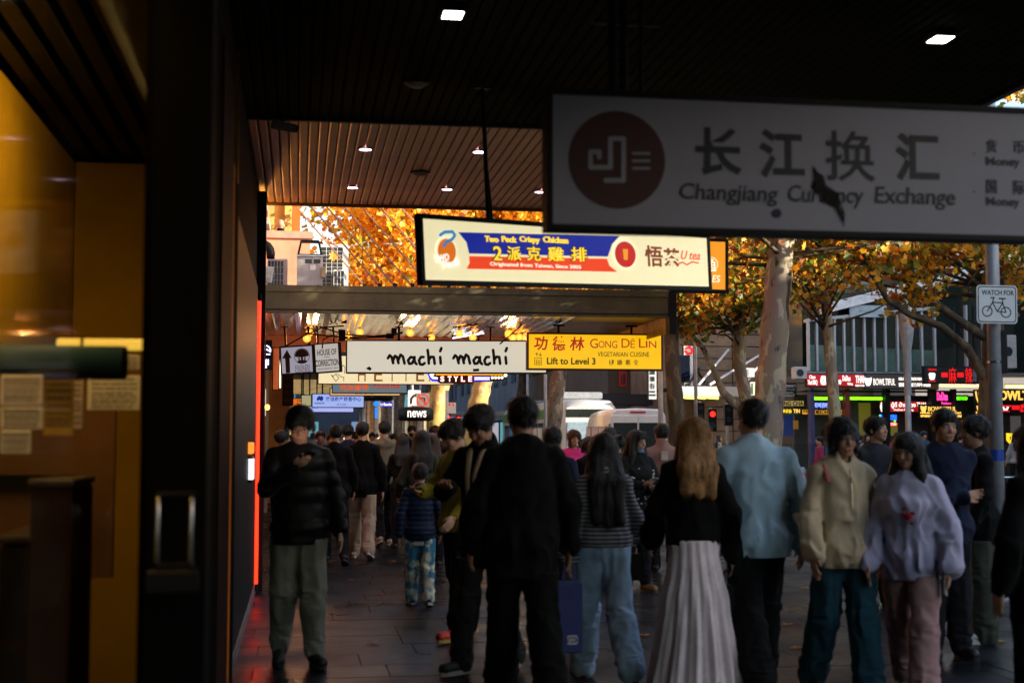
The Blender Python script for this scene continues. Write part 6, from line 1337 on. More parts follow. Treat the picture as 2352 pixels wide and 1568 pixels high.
_lat = np.random.default_rng(99).random((32,32,32)).astype(np.float32)
def vn(x, y, z):
    """smooth value noise, 0..1"""
    xi, yi, zi = np.floor(x).astype(int), np.floor(y).astype(int), np.floor(z).astype(int)
    fx, fy, fz = x-xi, y-yi, z-zi; fx, fy, fz = (q_*q_*(3-2*q_) for q_ in (fx, fy, fz)); o = 0
    for a in (0,1):
        for b in (0,1):
            for c in (0,1): o = o+_lat[(xi+a)%32, (yi+b)%32, (zi+c)%32]*(fx if a else 1-fx)*(fy if b else 1-fy)*(fz if c else 1-fz)
    return o
def ridge(x, y, z): return 1-2*np.abs(2*vn(x, y, z)-1)
def cloth(name, c, rough=.85, weave=.05, vary=.10, stripes=None, tie=None):
    if name in _M: return _M[name]
    m = mat(name, c, rough=rough, vary=vary, scale=4, bump=weave, bscale=90, spec=.12); nt = m.node_tree; L = nt.links; b = nt.nodes['Principled BSDF']
    try: b.inputs['Sheen Weight'].default_value = .04
    except Exception: pass
    src = b.inputs['Base Color'].links[0].from_socket
    tc = nt.nodes.new('ShaderNodeTexCoord')
    if stripes:
        sp = nt.nodes.new('ShaderNodeSeparateXYZ'); L.new(tc.outputs['Object'], sp.inputs[0]); mu = nt.nodes.new('ShaderNodeMath'); mu.operation = 'MULTIPLY'; mu.inputs[1].default_value = 2*math.pi/stripes[1]; L.new(sp.outputs['Z'], mu.inputs[0])
        sn = nt.nodes.new('ShaderNodeMath'); sn.operation = 'SINE'; L.new(mu.outputs[0], sn.inputs[0]); mr = nt.nodes.new('ShaderNodeMapRange'); mr.inputs[1].default_value = -.25; mr.inputs[2].default_value = .25; L.new(sn.outputs[0], mr.inputs[0])
        mx = nt.nodes.new('ShaderNodeMix'); mx.data_type = 'RGBA'; L.new(mr.outputs[0], mx.inputs['Factor']); L.new(src, mx.inputs[6]); mx.inputs[7].default_value = (*stripes[0],1); L.new(mx.outputs[2], b.inputs['Base Color'])
    if tie:
        n = nt.nodes.new('ShaderNodeTexNoise'); n.inputs['Scale'].default_value = 9; n.inputs['Detail'].default_value = 2; L.new(tc.outputs['Object'], n.inputs['Vector'])
        mr = nt.nodes.new('ShaderNodeMapRange'); mr.inputs[1].default_value = .46; mr.inputs[2].default_value = .56; L.new(n.outputs['Fac'], mr.inputs[0])
        mx = nt.nodes.new('ShaderNodeMix'); mx.data_type = 'RGBA'; L.new(mr.outputs[0], mx.inputs['Factor']); L.new(src, mx.inputs[6]); mx.inputs[7].default_value = (*tie,1); L.new(mx.outputs[2], b.inputs['Base Color'])
    return m
def skin_mat(name, c):
    if name in _M: return _M[name]
    m = mat(name, c, rough=.48, vary=.06, scale=14, spec=.4); nt = m.node_tree; L = nt.links; b = nt.nodes['Principled BSDF']
    b.inputs['Subsurface Weight'].default_value = .12; b.inputs['Subsurface Radius'].default_value = (.02,.008,.004); b.inputs['Subsurface Scale'].default_value = .6
    src = b.inputs['Base Color'].links[0].from_socket
    for an, col in (('lips', (.30,.055,.045)), ('brow', (.02,.012,.01)), ('blush', (c[0]*1.0, c[1]*.62, c[2]*.55))):
        at = nt.nodes.new('ShaderNodeAttribute'); at.attribute_name = an; mx = nt.nodes.new('ShaderNodeMix'); mx.data_type = 'RGBA'; L.new(at.outputs['Fac'], mx.inputs['Factor']); L.new(src, mx.inputs[6]); mx.inputs[7].default_value = (*col,1); src = mx.outputs[2]
    L.new(src, b.inputs['Base Color']); return m
SK = {'light': skin_mat('skin_light', (.56,.33,.22)), 'tan': skin_mat('skin_tan', (.46,.25,.155)), 'brown': skin_mat('skin_brown', (.30,.15,.09))}
HAIRM = {}
def hair_mat(name, c):
    if name in HAIRM: return HAIRM[name]
    m = mat('hair_'+name, c, rough=.38, vary=.35, scale=22, bump=.6, bscale=120, spec=.45); HAIRM[name] = m; return m
hair_mat('black', (.005,.004,.0035)); hair_mat('brown', (.045,.02,.01)); hair_mat('blonde', (.42,.24,.08)); hair_mat('auburn', (.09,.02,.008)); hair_mat('platinum', (.55,.42,.22)); hair_mat('bald', (.3,.15,.1)); hair_mat('darkblonde', (.30,.14,.035))

def ik(S, T, l1, l2, hint):
    S, T, hint = (np.array(v, float) for v in (S, T, hint)); d = T-S; D = np.linalg.norm(d)
    if D > l1+l2-.002: T = S+d/D*(l1+l2-.002); d = T-S; D = np.linalg.norm(d)
    a = (l1*l1-l2*l2+D*D)/(2*D); h = math.sqrt(max(l1*l1-a*a, 0)); u = d/D; n = hint-(hint@u)*u; n /= max(np.linalg.norm(n), 1e-6); return S+u*a+n*h, T
def rotx(a): c, s = math.cos(a), math.sin(a); return np.array([[1,0,0],[0,c,-s],[0,s,c]])
def rotz(a): c, s = math.cos(a), math.sin(a); return np.array([[c,-s,0],[s,c,0],[0,0,1]])
def roty(a): c, s = math.cos(a), math.sin(a); return np.array([[c,0,s],[0,1,0],[-s,0,c]])

def person(label, px, d, H=1.72, face=0.0, skin='light', hair=('short','black'), top=None, legs=None, shoes=None, stance=('stand',), arms=None, head=(0,0), vox=.010, build=1.0, fem=False, glasses=False, mask=None, extras=(), lean=0.0, base=None, seed=1, legs_visible=True, group='people walking under the canopies', name='person'):
    """face: turn in degrees, 0 looks back at the camera, 180 walks away. local front is -Y"""
    r = random.Random(seed); s = H/1.75
    P0 = base if base is not None else ground(px, d)
    t = thing(name, label, 'person', P0, math.radians(face), group)
    sk = SK[skin]
    # ---- skeleton
    hipw = .088; shw = (.165 if fem else .185)*build
    leg = {}
    st = stance[0]; amt = stance[1] if len(stance) > 1 else 1.0
    for sd_, sx in (('R',-1),('L',1)):
        if st == 'walk':
            fwd = (1 if (sd_ == 'L') == (amt > 0) else -1); A = abs(amt)
            th = math.radians((20 if fwd > 0 else -14)*A); kn = math.radians((6 if fwd > 0 else 28)*A)
        else: th = math.radians(2*sx*(.5)+ (0)); kn = math.radians(2)
        hip = np.array([sx*hipw, .01, .93]); knee = hip+rotx(-th)@np.array([sx*.006,0,-.43]); ank = knee+rotx(-th+kn)@np.array([sx*.004,0,-.42])
        fp_ = math.radians(0) if (st != 'walk' or th > 0) else -math.radians(28)*abs(amt)
        toe = ank+rotx(-fp_)@np.array([sx*.03,-.155,-.045]); heel = ank+rotx(-fp_)@np.array([0,.045,-.045]); leg[sd_] = [hip,knee,ank,toe,heel]
    zmin = min(min(leg[k][3][2], leg[k][4][2]) for k in leg)-.035
    dz = np.array([0,0,-zmin])
    for k in leg: leg[k] = [p+dz for p in leg[k]]
    Lr = rotx(lean); piv = np.array([0,.0,.95])
    U_ = lambda p: Lr@(np.array(p, float)-piv)+piv+dz
    sh = {'R': U_((-shw,.015,1.425)), 'L': U_((shw,.015,1.425))}
    arms = arms or {}
    arm = {}; handdir = {}
    for sd_, sx in (('R',-1),('L',1)):
        a = arms.get(sd_, ('hang', r.uniform(-16,20), r.uniform(8,48)))
        if a[0] == 'hang':
            sw = math.radians(a[1]); eb = math.radians(a[2] if len(a) > 2 else 12)
            el = sh[sd_]+rotx(-sw)@np.array([sx*(.06+.03*(top or {}).get('fat',1)-.03),.0,-.285]); wr = el+rotx(-sw-eb)@np.array([sx*.012,0,-.25]); hd_ = (wr-el); nrm = np.array([-sx,0.,0.])
        else:
            tgt = np.array(a[1], float)+dz; hint = np.array(a[2] if len(a) > 2 else (sx*.8,.5,-.8), float); el, wr = ik(sh[sd_], tgt, .285, .25, hint); hd_ = np.array(a[3], float) if len(a) > 3 else (wr-el); nrm = np.array(a[4] if len(a) > 4 else (0,0,1.), float)
        hd_ = hd_/np.linalg.norm(hd_); arm[sd_] = (el, wr); handdir[sd_] = (hd_, nrm)
    neck0 = U_((0,.015,1.46)); hp = U_((0,.0,1.55)); hy, hpch = math.radians(head[0]), math.radians(head[1])
    HR = Lr@rotz(hy)@rotx(hpch)@roty(math.radians(head[2] if len(head) > 2 else 0)); hc = hp+HR@np.array([0,-.012,.085])
    hs = (.96 if fem else 1.0)*(1.0 if H > 1.45 else 1.75/H*.86)      # children keep a larger head
    def hw(p): return hc+HR@(np.array(p, float)*hs)
    lo = np.array([min(p[0] for k in arm for p in arm[k])-.14, min(-.25, min(p[1] for k in arm for p in arm[k])-.22, min(leg[k][3][1] for k in leg)-.08), -.02]); hi = np.array([max(p[0] for k in arm for p in arm[k])+.14, .3+max(0, max(leg[k][4][1] for k in leg)), hc[2]+.17])
    lo = np.minimum(lo, (hc-.17)); hi = np.maximum(hi, (hc+.17)); lo[2] = -.02
    vx = vox/s
    # ---- body
    B = Field(lo, hi, vx)
    B.ell(U_((0,.012,.96)), (.135*build,.095*build,.10), .03); B.ell(U_((0,.005,1.13)), (.125*build,.088*build,.16), .03); B.ell(U_((0,.0,1.31)), (.135*build,.085*build,.14), .03)
    B.cap(U_((-shw+.05,.015,1.405)), U_((shw-.05,.015,1.405)), .045, .045, .03); B.cap(neck0, hp+np.array([0,0,.02]), .056*(.88 if fem else 1), .051*(.88 if fem else 1), .025)
    if fem:
        for sx in (-1,1): B.ell(U_((sx*.065,-.065,1.29)), (.055,.05,.06), .03)
    for k in leg:
        hip,knee,ank,toe,heel = leg[k]; B.cap(hip, knee, .060, .040, .03); B.cap(knee, ank, .040, .030, .02); B.cap(heel, toe, .03, .03, .02); B.cap(ank, heel, .034, .03, .015)
    for k, sx in (('R',-1),('L',1)):
        el, wr = arm[k]; B.cap(sh[k]-np.array([0,0,.02]), el, .034, .027, .02); B.cap(el, wr, .027, .022, .012)
        hd_, nrm = handdir[k]; nrm = nrm-(nrm@hd_)*hd_; nrm /= max(np.linalg.norm(nrm),1e-6); side = np.cross(hd_, nrm)
        pc = wr+hd_*.055; M = np.stack([side, hd_, nrm], 1)
        B.ell(pc, (.038,.05,.016), .012, M=M)
        kb = wr+hd_*.088; grip = a_grip = (arms.get(k, ('hang',))[0] == 'hold')
        for i, (off, L_, cu) in enumerate(((-.028,.066,.25),(-.0095,.075,.2),(.0095,.070,.25),(.028,.054,.35))):
            c1 = cu*(2.4 if grip else 1.3)+ .1*r.random(); p0 = kb+side*off-nrm*.002
            d1 = hd_*math.cos(c1*.6)+nrm*math.sin(c1*.6); d2 = hd_*math.cos(c1*1.6)+nrm*math.sin(c1*1.6); p1 = p0+d1*L_*.5; p2 = p1+d2*L_*.5
            B.cap(p0-hd_*.02, p1, .0095, .0085, .005); B.cap(p1, p2, .0085, .007, .003)
        tb = wr+hd_*.03+side*(.03 if (k == 'R') else -.03)*(1); sg = 1 if k == 'R' else -1
        if handdir[k][1][0]*sx < 0 and not grip: tb = wr+hd_*.03+side*.03*sg
        tm = tb+hd_*.028+side*.016*sg+nrm*.012; te = tm+hd_*.026+nrm*.008+side*.002*sg; B.cap(tb-hd_*.01, tm, .013, .011, .008); B.cap(tm, te, .011, .0085, .004)
    # head: skull, jaw, nose, brow, cheeks, lips, ears, eye sockets
    def he(c, rr_, k=.012, cut=False): B.ell(hw(c), np.array(rr_)*hs, k, M=HR, cut=cut)
    fw = .93 if fem else 1
    he((0,.018,.028), (.074,.092,.088)); he((0,-.022,-.025), (.060*fw,.070,.082)); he((0,-.052,-.088), (.030*fw,.030,.026), .018); he((0,-.035,-.068), (.046*fw,.040,.032), .018)
    for sx in (-1,1):
        he((sx*.036,-.064,-.030), (.022,.022,.024), .014); he((sx*.077,.008,-.012), (.009,.018,.030), .005); B.cap(hw((sx*.012,-.086,.022)), hw((sx*.044,-.074,.022)), .011*hs, .008*hs, .008)
    B.cap(hw((0,-.086,.008)), hw((0,-.104,-.030)), .0085*hs, .0125*hs, .010); 
    for sx in (-1,1): B.cap(hw((sx*.009,-.096,-.034)), hw((sx*.013,-.090,-.034)), .007*hs, .006*hs, .005)
    B.cap(hw((-.018,-.083,-.064)), hw((.018,-.083,-.064)), .0075*hs, .0075*hs, .006); B.cap(hw((-.013,-.083,-.073)), hw((.013,-.083,-.073)), .0075*hs, .0075*hs, .004)
    for sx in (-1,1): he((sx*.031,-.098,.004), (.017,.014,.011), .008, cut=True)
    V, Q = B.mesh()
    L_ = (V-hc)@HR/hs
    lips = np.exp(-((L_[:,0]/.022)**4+((L_[:,2]+.068)/.0085)**4))*(L_[:,1] < -.07); brow = np.exp(-(((np.abs(L_[:,0])-.031)/.017)**4+((L_[:,2]-.024-.0+.12*np.abs(np.abs(L_[:,0])-.031))/.0048)**4))*(L_[:,1] < -.055)
    blush = .55*np.exp(-(((np.abs(L_[:,0])-.036)/.02)**2+((L_[:,2]+.028)/.02)**2))*(L_[:,1] < -.04)+.5*np.exp(-((L_[:,0]/.016)**2+((L_[:,2]+.03)/.014)**2))*(L_[:,1] < -.08)
    np_mesh('body', V*s, Q, sk, t, attr={'lips': lips, 'brow': brow, 'blush': blush})
    facing = abs(((face+head[0]+180) % 360)-180) < 115
    if facing:
        for sx in (-1,1):
            e = MB(); e.ball((0,0,0), .0118*hs*s, 8, (1.25,.7,.78)); b0 = len(e.f); e.cur = 1; e.ball((0,-.0062*hs*s,-.001), .0062*hs*s, 6, (1,.6,1))
            o = e.build('eye', [mat('eye_white', (.45,.38,.34), rough=.2), mat('iris_dark', (.012,.007,.005), rough=.15)], t, smooth=True); c_ = hw((sx*.031,-.0795,.0025))*s; o.location = c_; o.rotation_euler = Matrix(HR.tolist()).to_euler()
    # ---- hair
    hk, hcn = hair; hm = hair_mat(hcn, (.01,.01,.01))
    if hk != 'bald':
        hv = max(vx, .008); hl = np.array([-.15,-.15,-.16])+hc; hh = np.array([.15,.17,.16])+hc
        if hk in ('long','verylong','bob','mid'): hl[2] = hc[2]-{'long':.48,'verylong':.62,'bob':.24,'mid':.20}[hk]; hh[1] += .16 if 'long' in hk else .04; hl[:2] -= .03; hh[0] += .03
        Hf = Field(hl, hh, hv)
        def hE(c, rr_, k=.015, cut=False): Hf.ell(hw(c), np.array(rr_)*hs, k, M=HR, cut=cut)
        vol = 1.0
        hE((0,.024,.038), (.086,.102,.092)); hE((0,-.03,.075), (.070,.055,.040), .03)
        if hk in ('mop','bob','long','verylong','mid'): hE((0,-.058,.060), (.066,.034,.034), .02); hE((0,.03,.045), (.094,.106,.092), .02)
        if hk == 'mop':
            for i in range(7): x = -.055+i*.018; Hf.cap(hw((x,-.06,.07)), hw((x*1.05,-.088,.050-.006*r.random())), .014*hs, .008*hs, .01)
        if hk in ('mid','bob'):
            for sx in (-1,1): Hf.cap(hw((sx*.075,-.01,.02)), hw((sx*.080,-.02,-.10 if hk == 'bob' else -.07)), .030*hs, .022*hs, .02)
            Hf.cap(hw((0,.06,.0)), hw((0,.06,-.12)), .062, .048, .03, flat=(0,1,0), ff=.8)
        if hk in ('long','verylong'):
            Ln = .36 if hk == 'long' else .50; back = U_((0,.13,1.30))
            for sx in (-1,0,1):
                a0 = hw((sx*.045,.06,.0)); b0 = a0.copy(); b0[2] -= .20; b0 += np.array([sx*.03,.062,0]); c0 = b0+np.array([sx*.012,.03,-(Ln-.20)])
                Hf.cap(a0, b0, .058, .062, .03, flat=(0,1,0), ff=.85); Hf.cap(b0, c0+np.array([0,0,.03*r.random()]), .062, .036, .03, flat=(0,1,0), ff=.9)
            for sx in (-1,1):
                a0 = hw((sx*.070,-.0,.03)); b0 = a0+np.array([sx*.018,-.012,-.17]); c0 = b0+np.array([sx*.015,-.012,-.13]); Hf.cap(a0, b0, .034, .036, .02); Hf.cap(b0, c0, .034, .018, .02)
        if hk == 'pony': Hf.cap(hw((0,.10,.05)), hw((0,.15,-.10)), .030, .016, .02)
        if hk == 'bun': hE((0,.10,.10), (.035,.035,.035))
        # open the face, trim the neck
        fz = {'short':(.066,.085,.080,-.040),'crop':(.070,.09,.088,-.040),'mop':(.068,.092,.084,-.044),'mid':(.058,.08,.062,-.040),'bob':(.058,.08,.070,-.040),'long':(.056,.085,.074,-.040),'verylong':(.056,.085,.074,-.040),'pony':(.064,.085,.082,-.040),'bun':(.064,.085,.082,-.040)}[hk]
        hE((0,-.10,fz[3]), (fz[0],fz[1],fz[2]), .006, cut=True)
        if hk in ('short','crop','mop','pony','bun'):
            hE((0,.045,-.125), (.12,.11,.075 if hk != 'mop' else .06), .01, cut=True)
            for sx in (-1,1): hE((sx*.09,-.02,-.045), (.030,.055,.050 if hk != 'mop' else .03), .008, cut=True)
            if hk in ('crop',):
                for sx in (-1,1): hE((sx*.105,.03,-.01), (.026,.10,.07), .01, cut=True)
        sdn = seed*1.7
        def hn(x,y,z):
            X = np.stack([x,y,z],1); l = (X-hc)@HR; an = np.arctan2(l[:,0], l[:,1]); 
            return -.006*ridge(l[:,0]*34+vn(l[:,0]*9,l[:,1]*9,l[:,2]*9+sdn)*2.2, l[:,1]*34, l[:,2]*6+sdn)+.010*(vn(l[:,0]*12+sdn, l[:,1]*12, l[:,2]*12)-.5)
        Hf.folds(hn); V2, Q2 = Hf.mesh()
        if len(V2) > 50:
            # loose strands following the surface down
            rs = np.random.default_rng(seed); N = 1100 if vox < .0115 else 160; pi_ = rs.choice(len(V2), N); p0 = V2[pi_]; out = (p0-hc); out /= np.linalg.norm(out, axis=1, keepdims=True)+1e-6
            longish = hk in ('long','verylong','bob','mid'); Ls = rs.uniform(.02,.06,N)*(2.0 if longish else .7)
            dn = np.array([0,0,-1.0]) - out*(-out[:,2:3])*1.0; dn = dn/(np.linalg.norm(dn,axis=1,keepdims=True)+1e-6); dn += rs.normal(size=(N,3))*(.14 if longish else .30)
            tn = np.cross(dn, out); tn /= np.linalg.norm(tn, axis=1, keepdims=True)+1e-6; w_ = .0022
            a_ = p0+out*.001-tn*w_; b_ = p0+out*.001+tn*w_; c_ = p0+dn*Ls[:,None]*.5+out*.007+tn*w_*.7; d_ = p0+dn*Ls[:,None]*.5+out*.007-tn*w_*.7; e_ = p0+dn*Ls[:,None]+out*.004
            SV = np.stack([a_,b_,c_,d_,e_],1).reshape(-1,3); bi = np.arange(N)[:,None]*5+len(V2); SQ = np.concatenate([bi+np.array([[0,1,2,3]]), bi+np.array([[3,2,4,4]])])
            SQ = SQ[:N]; tips = np.concatenate([bi+np.array([[3,2,4]])])
            np_mesh('hair', np.concatenate([V2,SV])*s, np.concatenate([Q2, SQ]), hm, t)
        else: np_mesh('hair', V2*s, Q2, hm, t)
    # ---- top
    top = dict(dict(col=(.012,.012,.013), name='black_cloth', hem=.90, fat=1.0, sleeve=1.0, part='jacket'), **(top or {}))
    tm = top.get('mat') or cloth(top['name'], top['col'], rough=top.get('rough', .85), stripes=top.get('stripes'))
    ft = 1+(top['fat']-1)*.80; hem = top['hem']+dz[2]*1; gv = max(vx*1.15, .0105)
    T = Field(lo-.03, hi+.03, gv)
    w1 = (.150+.075*(ft-1))*build*(.93 if fem else 1); c1_ = U_((0,.0,1.36)); c2_ = U_((0,.005,1.18)); c3_ = np.array([0,.01,hem+.02])
    T.cap(c1_, c2_, (.158+.045*(ft-1))*build*(.93 if fem else 1), w1, .04, flat=(0,1,0), ff=.70); T.cap(c2_, c3_, w1*.98, w1*(1.03 if not fem else 1.0), .03, flat=(0,1,0), ff=.72)
    rs_ = .058+.02*(ft-1); T.cap(U_((-shw+.02,.015,1.405)), U_((shw-.02,.015,1.405)), rs_, rs_, .03)
    for sx in (-1,1): T.cap(neck0+np.array([0,.01,.0]), U_((sx*(shw-.03),.015,1.415)), .060, .050, .03); T.cap(neck0+np.array([0,.0,-.03]), neck0+np.array([0,0,.02]), .080, .068, .03)
    if fem: T.ell(U_((0,-.075,1.28)), (.145,.085,.10), .04)
    if hem < .95: T.ell(np.array([0,.014,max(hem+.03,.93)])+np.array([0,0,dz[2]*0]), (.185*build,.150*build,.14), .04)
    sl_ = top.get('sleeve', 1.0)
    for k in ('R','L'):
        el, wr = arm[k]; ar_ = .052+.032*(ft-1); T.cap(sh[k]-np.array([.022*(1 if k == 'L' else -1),0,.022]), el, ar_*1.0, ar_*.96, .03); e2 = el+(wr-el)*min(sl_,1.0)*.97
        if sl_ > .15: T.cap(el, e2, ar_, top.get('cuff', .040)*(1+.5*(ft-1)), .012)
        if sl_ > .15:
            hd_ = (wr-el)/np.linalg.norm(wr-el); T.ell(e2+hd_*.035, (.038,.038,.038), .004, cut=True)
    # open neck, flat hem
    T.cap(hp+np.array([0,-.005,-.062]), hp+np.array([0,-.012,.06]), .062, .075, .006, cut=True)
    if top.get('collar'): T.cap(neck0+np.array([0,0,.01]), neck0+np.array([0,-.004,.055]), .080, .076, .012); T.cap(hp+np.array([0,-.012,-.06]), hp+np.array([0,-.02,.06]), .060, .072, .006, cut=True)
    if top.get('hood'):
        T.ell(neck0+np.array([0,.085,-.015]), (.105,.05,.075), .03); T.cap(neck0+np.array([-.085,.02,.0]), neck0+np.array([0,.10,.03]), .032,.036,.02); T.cap(neck0+np.array([.085,.02,.0]), neck0+np.array([0,.10,.03]), .032,.036,.02)
    if top.get('bag'): pass
    for k in leg: pass
    sdn = seed*2.3; puff = top.get('puff')
    def tn_(x,y,z):
        o = .0
        if puff: o = .012*np.abs(np.sin(np.pi*(z-dz[2])/puff))-.006; o = -o
        wob = vn(x*5+sdn, y*5, z*5)*2.0
        drape = ridge(x*13+wob+sdn, y*13+wob, z*3.6+sdn); diag = ridge((x+z*.55)*11+sdn, y*9, (z-x*.3)*7+wob); lowf = vn(x*6+sdn, y*6, z*4)-.5
        elb = sum(np.exp(-((x-arm[k][0][0])**2+(y-arm[k][0][1])**2+(z-arm[k][0][2])**2)/.006) for k in arm)
        return o + (.4 if puff else 1)*top.get('fold', 1.0)*(-.0125*drape*np.clip((1.42+dz[2]-z)*3, 0, 1)-.009*diag+.014*lowf-.014*elb*ridge(x*14+sdn, y*14, z*34))
    T.folds(tn_); T.plane_cut(hem, 'above'); 
    V3, Q3 = T.mesh()
    # keep hands free of the hem cut
    np_mesh(top['part'], V3*s, Q3, tm, t)
    if hem > .80 and any((arm[k][1][2] < hem+.05) for k in arm):
        for k in ('R','L'):
            S2 = Field(lo-.03, hi+.03, gv); el, wr = arm[k]
            if wr[2] < hem+.05 and sl_ > .15:
                e2 = el+(wr-el)*.97; ar_ = .052+.032*(ft-1); S2.cap(sh[k]-np.array([.022*(1 if k == 'L' else -1),0,.022]), el, ar_*.99, ar_*.96, .03); S2.cap(el, e2, ar_, top.get('cuff',.040)*(1+.5*(ft-1)), .012)
                hd_ = (wr-el)/np.linalg.norm(wr-el); S2.ell(e2+hd_*.035, (.038,)*3, .004, cut=True)
            else: continue
            S2.folds(tn_); S2.plane_cut(1.30+dz[2], 'below'); V4, Q4 = S2.mesh()
            if len(V4): np_mesh('sleeve', V4*s, Q4, tm, t)
    if top.get('under'):   # shirt hem showing below
        un = Field(lo-.03, hi+.03, gv); un.cap(np.array([0,.01,hem+.1]), np.array([0,.01,hem-.06]), w1*.93, w1*.95, .02, flat=(0,1,0), ff=.70); un.folds(lambda x,y,z: .005*np.sin(x*40+3*np.sin(z*20))); un.plane_cut(hem-.055, 'above'); un.plane_cut(hem+.05, 'below'); V5,Q5 = un.mesh(); np_mesh('shirt_hem', V5*s, Q5, cloth('white_shirt', (.62,.58,.55)), t)
    # ---- legs
    legs = dict(dict(col=(.012,.012,.014), name='black_trousers', kind='slim', part='trousers'), **(legs or {}))
    if legs_visible:
        lm = legs.get('mat') or cloth(legs['name'], legs['col'], tie=legs.get('tie'), vary=legs.get('vary', .12)); G_ = Field(lo-.03 if legs['kind'] != 'skirt' else lo-.16, np.array([hi[0]+.03+(.12 if legs['kind'] == 'skirt' else 0), hi[1]+.14, 1.10+dz[2]]), gv)
        kd = legs['kind']
        ra, rk, rf = {'slim':(.094,.064,.046),'straight':(.100,.078,.070),'wide':(.098,.086,.088),'jogger':(.106,.084,.058)}.get(kd, (.1,.07,.06))
        G_.ell(np.array([0,.014,.965])+dz, (.162*build,.120*build,.115), .03); G_.cap(np.array([0,.01,1.0])+dz, np.array([0,.01,1.05])+dz, .140*build, .13*build, .02, flat=(0,1,0), ff=.72)
        sdn = seed*.9
        if kd == 'skirt':
            zb_ = .07; 
            for i in range(8):
                u = i/7; z_ = 1.0-(1.0-zb_)*u; 
            G_.cap(np.array([0,.01,1.02])+dz, np.array([0,.03,.6])+dz, .135, .205, .03, flat=(0,1,0), ff=.82); G_.cap(np.array([0,.03,.6])+dz, np.array([0,.05,.10])+dz, .205, .285, .03, flat=(0,1,0), ff=.85)
            def kn_(x,y,z): an = np.arctan2(x, y-.03); u = np.clip((1.0-z)/.9, 0, 1); return (.004+.026*u)*(np.sin(an*13+sdn+1.6*np.sin(z*4))+.5*np.sin(an*29+3*z+sdn))*.7
            G_.folds(kn_); G_.plane_cut(.07, 'above'); G_.plane_cut(1.06+dz[2], 'below')
        elif kd == 'puffy_none': pass
        else:
            for k in leg:
                hip,knee,ank,toe,heel = leg[k]; bot = ank+(ank-knee)/np.linalg.norm(ank-knee)*(.015 if kd != 'jogger' else -.02)
                G_.cap(hip+np.array([0,0,.03]), knee, ra*build, rk, .03); G_.cap(knee, bot, rk, rf, .02); G_.ell(knee*.7+ank*.3+np.array([0,.012,0]), (rk*.9,rk*.95,.12), .03)
            def kn_(x,y,z):
                o = .0
                for k in leg:
                    kn, an = leg[k][1], leg[k][2]; w = np.exp(-((z-kn[2])/.13)**2)*(np.sign(x) == np.sign(kn[0])); o = o - .009*w*ridge(x*15+sdn, y*15, z*26)
                    w = np.exp(-((z-an[2]-.08)/.09)**2)*(np.sign(x) == np.sign(kn[0])); o = o - .012*w*ridge(x*14+sdn, y*14, z*36)
                return o-.011*ridge(x*15+vn(x*4,y*4,z*4)*2+sdn, y*15, z*3.5)+.014*(vn(x*7+sdn,y*7,z*4)-.5)-.004*ridge((x+z*.6)*14,y*12,z*10+sdn)
            G_.folds(kn_); G_.plane_cut(1.06+dz[2], 'below')
        G_.plane_cut(min(1.06+dz[2], hem+.035), 'below')
        V6, Q6 = G_.mesh(); np_mesh(legs['part'], V6*s, Q6, lm, t)
        # ---- shoes
        shoes = dict(dict(col=(.012,.012,.012), name='black_shoe', sole=(.02,.02,.02), boot=False), **(shoes or {})); sm_ = mat(shoes['name'], shoes['col'], rough=.55, vary=.15, bump=.15); so = mat(shoes['name']+'_sole', shoes['sole'], rough=.7, vary=.1)
        for k in leg:
            hip,knee,ank,toe,heel = leg[k]; fdir = toe-heel; fdir /= np.linalg.norm(fdir); upv = np.array([0,0,1.])-fdir[2]*fdir; upv /= np.linalg.norm(upv)
            mn = np.minimum(np.minimum(heel,toe),ank)-.10; mxx = np.maximum(np.maximum(heel,toe),ank)+.10; S_ = Field(mn, mxx, min(gv,.009))
            S_.cap(heel+upv*.012, toe+upv*.006, .040, .040, .02); S_.cap(ank-upv*.01, heel+fdir*.05+upv*.02, .043, .045, .02)
            if shoes['boot']: S_.cap(ank+ (knee-ank)/np.linalg.norm(knee-ank)*.07, ank, .052, .050, .02)
            else: S_.ell(ank+upv*.045, (.036,.04,.03), .006, cut=True)
            V7,Q7 = S_.mesh(); so_ = np_mesh('shoe', V7*s, Q7, sm_, t)
            m = MB(); c0 = (heel+toe)/2-upv*.026; side = np.cross(fdir, upv); ol = []
            for i in range(16):
                a = 2*math.pi*i/16; lx = math.cos(a)*.142; wx = math.sin(a)*(.046+.006*math.cos(a)); ol.append(c0+fdir*lx+side*wx)
            v = [tuple((p-upv*.014)*s) for p in ol]+[tuple((p+upv*.014)*s) for p in ol]; m.add(v, [tuple(range(16)), tuple(reversed(range(16,32)))]+[(i,(i+1)%16,(i+1)%16+16,i+16) for i in range(16)]); m.build('sole', so, so_)
            if shoes.get('swoosh'):
                m = MB(); 
                for sg in (-1,1): m.tube([tuple((heel+fdir*.05+side*sg*.042+upv*.012)*s), tuple((heel+fdir*.10+side*sg*.045+upv*.0)*s), tuple((heel+fdir*.17+side*sg*.040+upv*.022)*s)], [.003,.006,.002], 5)
                m.build('stripe', ink, so_)
    # ---- extras
    def att(nm, mb, mt, sm=False): return mb.build(nm, mt, t, smooth=sm)
    S_w = lambda p: tuple(hw(p)*s)
    if glasses:
        m = MB()
        for sx in (-1,1):
            pts = [S_w((sx*.031+.021*math.cos(2*math.pi*i/14), -.104, .002+.0155*math.sin(2*math.pi*i/14))) for i in range(15)]; m.tube(pts, .0016, 5); m.tube([S_w((sx*.052,-.102,.006)), S_w((sx*.078,.0,.004))], .0015, 5)
        m.tube([S_w((-.010,-.105,.004)), S_w((.010,-.105,.004))], .0015, 5); att('glasses', m, black_m)
